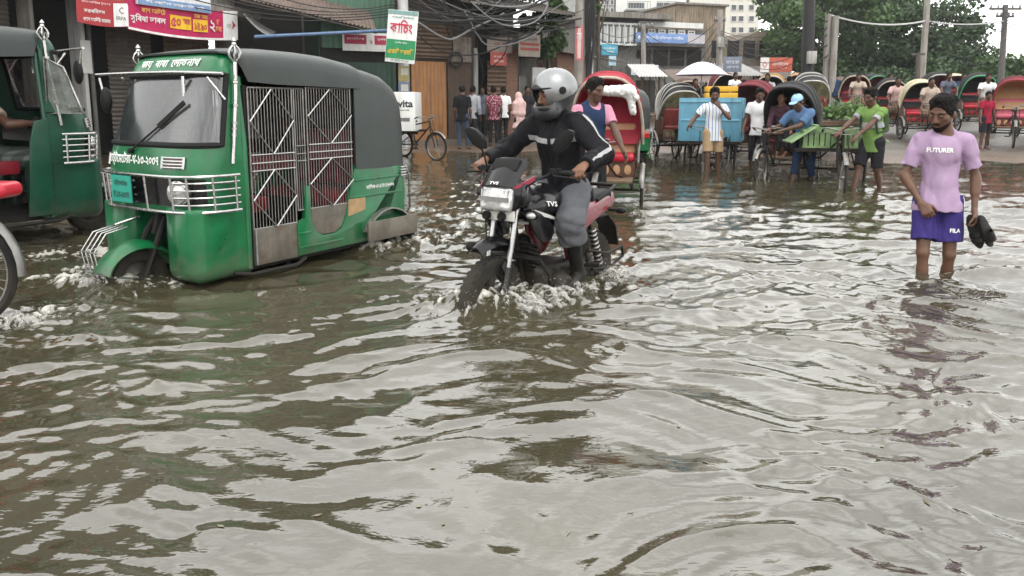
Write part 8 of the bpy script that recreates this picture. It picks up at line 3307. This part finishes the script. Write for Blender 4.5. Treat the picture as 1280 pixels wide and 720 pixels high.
# ================= on the dry road at the back right
nb = gpos(1041, 27.5)
nbike = bicycle('bicycle ridden away by the man in navy on the dry road', Vector(nb), R(80), BROWNL, scale=1.0)
on_cycle('man in navy cycling away on the dry road beyond the vegetable van', nbike, [dict(k='shirt', m=T_NAVY, sleeve=0.8, hem=0.12), dict(k='pants', m=T_NAVY, leg=1.4)], seat=(-0.27, 0, 1.02), hands=(0.16, 0.27, 1.03), feet=((0.02, 0.13, 0.23), (-0.18, -0.13, 0.49)), skin=SKIN_D)

rows_ = [
    ('rickshaw with a dark grey hood driven by the man in pale pink', 1113, 22.5, -0.25, (C_BLK, C_BEIGE, C_BLK, SEAT_R, P_BRN), 0.92, 0.86, ('man in a pale pink shirt driving the dark grey hooded rickshaw', T_PPINK)),
    ('rickshaw with a cream-rimmed hood just behind the man in lilac', 1150, 20.8, -0.18, (C_CREAM, C_CREAM, C_BLK, SEAT_R, P_BRN), 0.93, 0.84, ('man in beige driving the cream-hooded rickshaw', T_BEIGE)),
    ('rickshaw with a dark rounded hood beyond the cream-hooded one', 1170, 25.5, -0.1, (C_BLK, C_WHT, C_DRED, SEAT_R, P_BRN), 1.0, 0.86, ('driver in dark clothes on the rickshaw beyond the cream-hooded one', T_SLATE)),
    ('rickshaw with a bright green-rimmed hood driven by a man in white', 1222, 23.0, -0.28, (C_BLK, C_GRN, C_BLK, SEAT_R, P_BRN), 1.0, 0.86, ('man in a white shirt driving the green-rimmed rickshaw', T_WHITE)),
]
for lb, px, Y, hx, (ho, ri, inn, se, pa), sc_, hz_, dr in rows_:
    p = gpos(px, Y)
    r_ = rickshaw(lb, Vector(p), hd(hx, -1.0), ho, ri, inn, se, pa, scale=sc_, hz=hz_)
    on_cycle(dr[0], r_, [dict(k='shirt', m=dr[1], sleeve=0.6, hem=0.12), dict(k='lungi', m=T_PLAID2, leg=1.4)], skin=SKIN_D)
p = gpos(1268, 18.9)
rl = rickshaw('painted rickshaw with a red hood and peach back panel at the right edge', Vector(p), hd(-0.62, -1.0), C_DRED, C_RED, C_PEACH, C_PINK, P_RED, deco=C_PEACH, hz=0.84, scale=0.98)
p = gpos(1300, 21.5)
rickshaw('rickshaw with a maroon hood almost cut off by the right edge', Vector(p), hd(-0.4, -1.0), C_DRED, C_DRED, C_DRED, C_PINK, P_RED, hz=0.86)
p = gpos(1234, 18.3)
person('boy in a crimson shirt and dark shorts standing by the painted rickshaw', p, R(10), 1.42, dict(head=(R(-15), R(10), 0), handL=(0.24, -0.05, 0.66), handR=(-0.26, -0.12, 0.70), footL=(0.10, 0.03, 0.065), footR=(-0.12, -0.04, 0.065)),
       [dict(k='shirt', m=T_RED, sleeve=0.6, hem=0.13), dict(k='pants', m=T_DARK, leg=0.95, fat=0.026, cuff=0.035, name='shorts')], skin=SKIN_D, h=0.012)

for lb, px, Y, hx, (ho, ri, inn, se, pa), sc_, hz_, dr in (
    ('rickshaw with a brown hood waiting in front of the tin stalls', 858, 24.0, 0.1, (P_BRN, C_BEIGE, C_DRED, SEAT_R, P_BRN), 1.0, 0.84, ('man in a dark shirt driving the brown-hooded rickshaw by the stalls', T_DARK)),
    ('rickshaw with an ochre hood in the crowd beyond the black-hooded one', 962, 23.5, -0.5, (P_YEL, C_WHT, C_BLK, SEAT_R, P_RED), 1.0, 0.84, ('man in grey driving the ochre-hooded rickshaw', T_GREY)),
    ('rickshaw with a black hood beyond the vegetable van', 1068, 25.0, -0.35, (C_BLK, C_CREAM, C_DRED, SEAT_R, P_BRN), 1.0, 0.84, ('man in beige driving the rickshaw beyond the vegetable van', T_BEIGE)),
    ('rickshaw with a maroon hood far back beyond the yellow crate', 905, 27.5, 0.2, (C_DRED, C_WHT, C_BLK, SEAT_R, P_BRN), 1.0, 0.84, ('man in white driving the maroon-hooded rickshaw beyond the yellow crate', T_WHITE)),
    ('rickshaw with a peach hood far back right of the red signboard', 996, 28.5, -0.3, (C_PEACH, C_BLK, C_BLK, SEAT_R, P_RED), 1.0, 0.84, ('man in slate driving the peach-hooded rickshaw', T_SLATE)),
    ('rickshaw with a black hood and green trim far back under the trees', 1092, 29.0, 0.25, (C_BLK, C_GRN, C_DRED, C_PINK, P_YEL), 1.0, 0.84, ('man in pale pink driving the rickshaw far back under the trees', T_PPINK)),
    ('rickshaw with a cream hood far back left of the green-rimmed one', 1192, 29.0, -0.2, (C_CREAM, C_BLK, C_DRED, SEAT_R, P_BRN), 1.0, 0.84, ('man in navy driving the far cream-hooded rickshaw', T_NAVY)),
):
    p = gpos(px, Y)
    r_ = rickshaw(lb, Vector(p), hd(hx, -1.0), ho, ri, inn, se, pa, scale=sc_, hz=hz_)
    on_cycle(dr[0], r_, [dict(k='shirt', m=dr[1], sleeve=0.6, hem=0.12), dict(k='lungi', m=T_PLAID2, leg=1.4)], skin=SKIN_D)

# ================= people at the kiosks
def stand(label, px, Y, rz, H, wear, pose=None, **kw):
    p = gpos(px, Y)
    return person(label, p, rz, H, pose or {}, wear, h=0.012, **kw)


stand('man in a black shirt and jeans standing before the dark shop door, back turned', 578, 19.9, R(172), 1.70, [dict(k='shirt', m=T_BLACK, sleeve=0.8, hem=0.12), dict(k='pants', m=T_JEANS)], dict(head=(R(180 - 172), R(8), 0), footR=(-0.13, -0.1, 0.07)), skin=SKIN_D)
stand('man in a light grey shirt walking beside the man in black, back turned', 591, 20.9, R(160), 1.66, [dict(k='shirt', m=T_GREY, sleeve=1.7, hem=0.12), dict(k='pants', m=T_DARK)], dict(footL=(0.09, -0.2, 0.08), footR=(-0.09, 0.15, 0.08)), skin=SKIN_D)
stand('man in a maroon floral shirt at the open shop, back turned', 617, 20.7, R(185), 1.66, [dict(k='shirt', m=T_FLORAL, sleeve=0.7, hem=0.15), dict(k='pants', m=T_DARK)], dict(handL=(0.2, -0.1, 0.72)), skin=SKIN_D)
stand('man in a white shirt close beside the maroon floral shirt', 629, 21.6, R(195), 1.62, [dict(k='shirt', m=T_WHITE, sleeve=0.6, hem=0.12), dict(k='pants', m=T_DARK)], {}, skin=SKIN_D)
stand('woman in a pale pink headscarf standing before the corner stall', 649, 20.6, R(-140), 1.52, [dict(k='pants', m=T_DARK), dict(k='shirt', m=T_PPINK, sleeve=1.8, hem=0.30, fat=0.03, flare=0.05), dict(k='hijab', m=T_PPINK, drop=0.34)], dict(head=(R(0), R(12), 0), handL=(0.08, -0.22, 0.95), handR=(-0.08, -0.22, 0.92)), hair='none', skin=SKIN_M)
stand('man in dark clothes in the shade behind the woman in the pink headscarf', 659, 22.2, R(20), 1.64, [dict(k='shirt', m=T_DARK, sleeve=0.7), dict(k='pants', m=T_DARK)], {}, skin=SKIN_D)
stand('shopkeeper in dark clothes inside the open shop doorway', 603, 23.6, R(5), 1.62, [dict(k='shirt', m=T_SLATE, sleeve=0.6), dict(k='pants', m=T_DARK)], {}, skin=SKIN_D)
stand('man in a white vest walking past the stalls left of the open umbrella', 842, 26.0, R(80), 1.66, [dict(k='shirt', m=T_WHITE, sleeve=0.5), dict(k='lungi', m=T_PLAID, leg=1.7)], {}, skin=SKIN_D)
stand('man in a maroon shirt in the crowd right of the black-hooded rickshaw', 1018, 22.5, R(-70), 1.66, [dict(k='shirt', m=T_FLORAL, sleeve=0.6), dict(k='pants', m=T_DARK)], {}, skin=SKIN_D)
stand('man in a grey shirt standing in the road left of the dark cable-wrapped pole', 985, 25.0, R(120), 1.66, [dict(k='shirt', m=T_GREY, sleeve=0.6), dict(k='lungi', m=T_PLAID2, leg=1.7)], dict(footL=(0.09, -0.2, 0.08)), skin=SKIN_D)
stand('man in a beige shirt at the stall under the red signboard', 972, 29.5, R(-20), 1.66, [dict(k='shirt', m=T_BEIGE, sleeve=0.6), dict(k='pants', m=T_DARK)], {}, skin=SKIN_D)
stand('man in a pink shirt at the bright grey tin-roofed stall', 912, 29.8, R(40), 1.66, [dict(k='shirt', m=T_PINK, sleeve=0.6), dict(k='lungi', m=T_PLAID, leg=1.7)], {}, skin=SKIN_D)
stand('passer-by in slate blue in front of the tin stalls', 923, 28.0, R(60), 1.66, [dict(k='shirt', m=T_BLUE, sleeve=0.6), dict(k='pants', m=T_DARK)], {}, skin=SKIN_D)

# ================= milk delivery tricycle behind the auto rickshaw
mp_ = atZ(508, 203, 0)
mv = Vector((mp_.x - 0.62, mp_.y + 1.55, -0.02))
van5 = tricycle_van('delivery tricycle with a white printed milk box behind the green auto rickshaw', mv, R(-38), RK_BLACK, scale=0.95)
m = MB()
m.box((0, 0, 0.44), (1.05, 0.95, 0.88))
mb_ = m.build('milk_box', mat('white_enamel_box', (0.66, 0.66, 0.64), 0.4, var=0.06, scale=3, streak=0.25), None, bevel=0.01)
mb_.location = mv + Vector((0.2, -0.14, 0.66))
mb_.rotation_euler = (0, 0, R(-2))
tag(mb_, 'white milk vendor box with black lettering on the delivery tricycle', 'cargo box')
MF = lambda x, z: frameM((x, -0.48, z), (1, 0, 0), (0, 0, 1), (0, -1, 0))
text_mesh([('milk vita', 0.80, 0.17, MF(0.08, 0.62), 0.03), ('fresh and pure milk', 0.5, 0.05, MF(0.15, 0.47), 0.01)], 'lettering', DARKTXT, mb_)
m = MB()
for k, x in enumerate((-0.25, 0.28)):
    m.sheet([[(x + dx, -0.479, z) for dx in (-0.12, 0.12)] for z in (0.22, 0.30)], 0.003)
m.build('printed_picture', flat((0.12, 0.12, 0.13)), mb_)

# ================= churned water
WAKES += [
    (BIKE_ORG.x - 0.40, BIKE_ORG.y - 0.42, 0.30, 0.085, 0.95), (BIKE_ORG.x - 0.16, BIKE_ORG.y - 0.42, 0.26, 0.07, 0.9), (BIKE_ORG.x + 0.1, BIKE_ORG.y - 0.25, 0.28, 0.05, 0.7), (BIKE_ORG.x + 0.42, BIKE_ORG.y + 0.40, 0.30, 0.045, 0.7), (BIKE_ORG.x - 0.62, BIKE_ORG.y - 0.50, 0.22, 0.05, 0.6),
    (-2.75, 5.05, 0.26, 0.07, 0.95), (-3.0, 5.1, 0.28, 0.075, 0.9), (-2.45, 4.98, 0.22, 0.04, 0.7), (-3.25, 5.35, 0.3, 0.06, 0.7), (-1.25, 6.35, 0.28, 0.055, 0.95), (-1.0, 6.6, 0.3, 0.05, 0.8), (-1.9, 5.75, 0.3, 0.02, 0.35),
    (-2.95, 4.15, 0.22, 0.05, 0.85), (-2.75, 4.3, 0.25, 0.04, 0.6), (-3.6, 6.1, 0.4, 0.06, 0.9), (-3.9, 6.0, 0.4, 0.05, 0.8),
    (ped.location.x, ped.location.y - 0.05, 0.20, 0.018, 0.45), (ped.location.x + 0.3, ped.location.y + 0.05, 0.3, 0.015, 0.3),
    (3.55, 11.9, 0.4, 0.03, 0.5), (4.2, 12.2, 0.5, 0.03, 0.45), (4.9, 11.8, 0.5, 0.02, 0.35), (1.55, 9.4, 0.4, 0.025, 0.4),
]
TRAILS += [
    (-2.6, 5.0, -0.4, 4.3, 0.18, 0.5, 0.02, 0.42), (-0.9, 6.6, 1.6, 9.5, 0.5, 1.0, 0.03, 0.62), (-1.2, 6.4, -0.2, 6.1, 0.3, 0.5, 0.03, 0.6), (-0.4, 8.5, -0.8, 16.0, 0.9, 1.5, 0.02, 0.6),
    (BIKE_ORG.x + 0.35, BIKE_ORG.y + 0.45, 1.7, 6.9, 0.3, 0.6, 0.02, 0.45), (BIKE_ORG.x + 0.1, BIKE_ORG.y - 0.3, 1.3, 5.2, 0.25, 0.5, 0.02, 0.5), (-3.2, 5.2, -4.4, 5.0, 0.3, 0.5, 0.03, 0.55), (-3.0, 4.1, -1.9, 3.9, 0.2, 0.35, 0.02, 0.4),
    (ped.location.x + 0.1, ped.location.y, ped.location.x + 1.3, ped.location.y + 0.3, 0.2, 0.4, 0.012, 0.3),
]
BUMPS += [(BIKE_ORG.x - 0.42, BIKE_ORG.y - 0.52, 0.30, 0.075), (BIKE_ORG.x - 0.1, BIKE_ORG.y - 0.25, 0.30, 0.04), (-2.85, 5.0, 0.35, 0.05), (-1.1, 6.4, 0.3, 0.03)]

# ================= flying water
SPL = bpy.data.materials.new('splash_water')
SPL.use_nodes = True
b_ = SPL.node_tree.nodes['Principled BSDF']
b_.inputs['Base Color'].default_value = (0.70, 0.69, 0.65, 1)
b_.inputs['Roughness'].default_value = 0.08
b_.inputs['IOR'].default_value = 1.33
b_.inputs['Alpha'].default_value = 0.24


def splash(label, spots, seed):
    """thin torn sheets thrown up by a wheel, breaking into drops; spots: (x, y, dx, dy, speed, spread, n)"""
    rg = np.random.default_rng(seed)
    mb = MB()
    for (x, y, dx, dy, sp, wd, n) in spots:
        for i in range(int(n * 1.7)):
            a0 = math.atan2(dy, dx) + rg.normal() * 0.55
            px, py = x + rg.normal() * wd, y + rg.normal() * wd
            v = sp * rg.uniform(0.45, 1.1)
            el = rg.uniform(0.5, 1.25)
            wa = rg.uniform(0.05, 0.2)
            T = v * math.sin(el) / 9.8 * rg.uniform(1.0, 1.7)
            m_ = 9
            rows = []
            for j in range(m_):
                t = T * j / (m_ - 1)
                row = []
                for k in range(5):
                    a = a0 + wa * (k / 2 - 1) * (1.0 - 0.75 * (j / (m_ - 1)) ** 2) + 0.05 * rg.normal() * j / m_
                    h = v * math.sin(el) * t - 4.9 * t * t - 0.012 * j / m_ * abs(k - 2) + 0.006 * rg.normal()
                    row.append((px + v * math.cos(el) * math.cos(a) * t + 0.05 * math.cos(a), py + v * math.cos(el) * math.sin(a) * t + 0.05 * math.sin(a), max(h, -0.02)))
                rows.append(row)
            mb.sheet(rows, 0.002)
            for q in range(rg.integers(10, 22)):
                t = T * rg.uniform(0.5, 1.25)
                a = a0 + wa * rg.normal() * 1.3
                vv = v * rg.uniform(0.8, 1.3)
                h = vv * math.sin(el) * t - 4.9 * t * t
                if h < 0.01:
                    continue
                rd_ = rg.uniform(0.0012, 0.0036)
                mb.ell((px + vv * math.cos(el) * math.cos(a) * t, py + vv * math.cos(el) * math.sin(a) * t, h), (rd_, rd_, rd_ * rg.uniform(0.9, 1.7)), nu=5, nv=4)
    o = mb.build('water_splash', SPL, None, smooth=180)
    tag(o, label, 'splash', None, 'stuff')


bx, by = BIKE_ORG.x, BIKE_ORG.y
splash('white spray thrown up round the motorcycle wheels', [(bx - 0.40, by - 0.50, -0.5, -0.8, 1.5, 0.06, 16), (bx - 0.25, by - 0.55, 0.7, -0.5, 1.5, 0.07, 18), (bx - 0.05, by - 0.40, 0.6, -0.6, 1.6, 0.08, 18), (bx - 0.50, by - 0.40, -0.9, 0.0, 1.3, 0.05, 12), (bx + 0.15, by - 0.15, 0.8, -0.4, 1.2, 0.10, 14), (bx + 0.45, by + 0.35, 0.9, -0.1, 1.2, 0.08, 14), (bx - 0.12, by - 0.45, 0.1, -0.2, 1.9, 0.05, 10)], 1)
splash('white spray at the front wheel of the green auto rickshaw', [(-2.80, 5.0, -0.8, -0.4, 1.15, 0.08, 16), (-2.95, 5.1, -0.9, 0.2, 1.1, 0.10, 14), (-2.6, 4.95, 0.3, -0.9, 0.9, 0.10, 12)], 2)
splash('white spray at the rear wheel of the green auto rickshaw', [(-1.15, 6.3, -0.2, -0.9, 1.0, 0.08, 14), (-0.95, 6.55, 0.8, -0.2, 1.0, 0.08, 12)], 3)
splash('white spray behind the bicycle wheel at the left edge', [(-2.92, 4.12, 0.8, -0.5, 1.2, 0.05, 14), (-2.85, 4.15, 0.9, 0.1, 1.0, 0.05, 8)], 4)

# ---- bits of litter and leaves afloat
vs_, fs_ = [], []
rgl = np.random.default_rng(21)
for i in range(70):
    Y_ = 2.0 + 7.0 * rgl.random() ** 1.4
    X_ = (rgl.random() * 2 - 1) * Y_ * 0.7
    a, l_, w_ = rgl.uniform(0, 6.28), rgl.uniform(0.006, 0.022), rgl.uniform(0.003, 0.010)
    o_ = len(vs_)
    for q, k in ((1, 0), (0, 1), (-1, 0), (0, -1)):
        vs_.append((X_ + l_ * q * math.cos(a) - w_ * k * math.sin(a), Y_ + l_ * q * math.sin(a) + w_ * k * math.cos(a), 0.0))
    fs_.append([o_, o_ + 1, o_ + 2, o_ + 3])
from mathutils.bvhtree import BVHTree
LITTER = (vs_, fs_)
make_camera()
make_world()
make_ground()
water = make_water()
# float the litter on the finished surface
bv_ = BVHTree.FromPolygons([v.co.copy() for v in water.data.vertices], [list(q.vertices) for q in water.data.polygons])
lv = []
for x, y, z in LITTER[0]:
    hit = bv_.ray_cast(Vector((x, y, 2)), Vector((0, 0, -1)))
    lv.append((x, y, (hit[0].z if hit[0] else 0) + 0.003))
lo_ = mesh_obj('floating_litter', lv, LITTER[1], mat('floating_leaf', (0.06, 0.045, 0.02), 0.6, var=0.5, scale=2.5, col2=(0.30, 0.28, 0.20)), None, smooth=0)
tag(lo_, kind='stuff')
make_haze(0.0006)
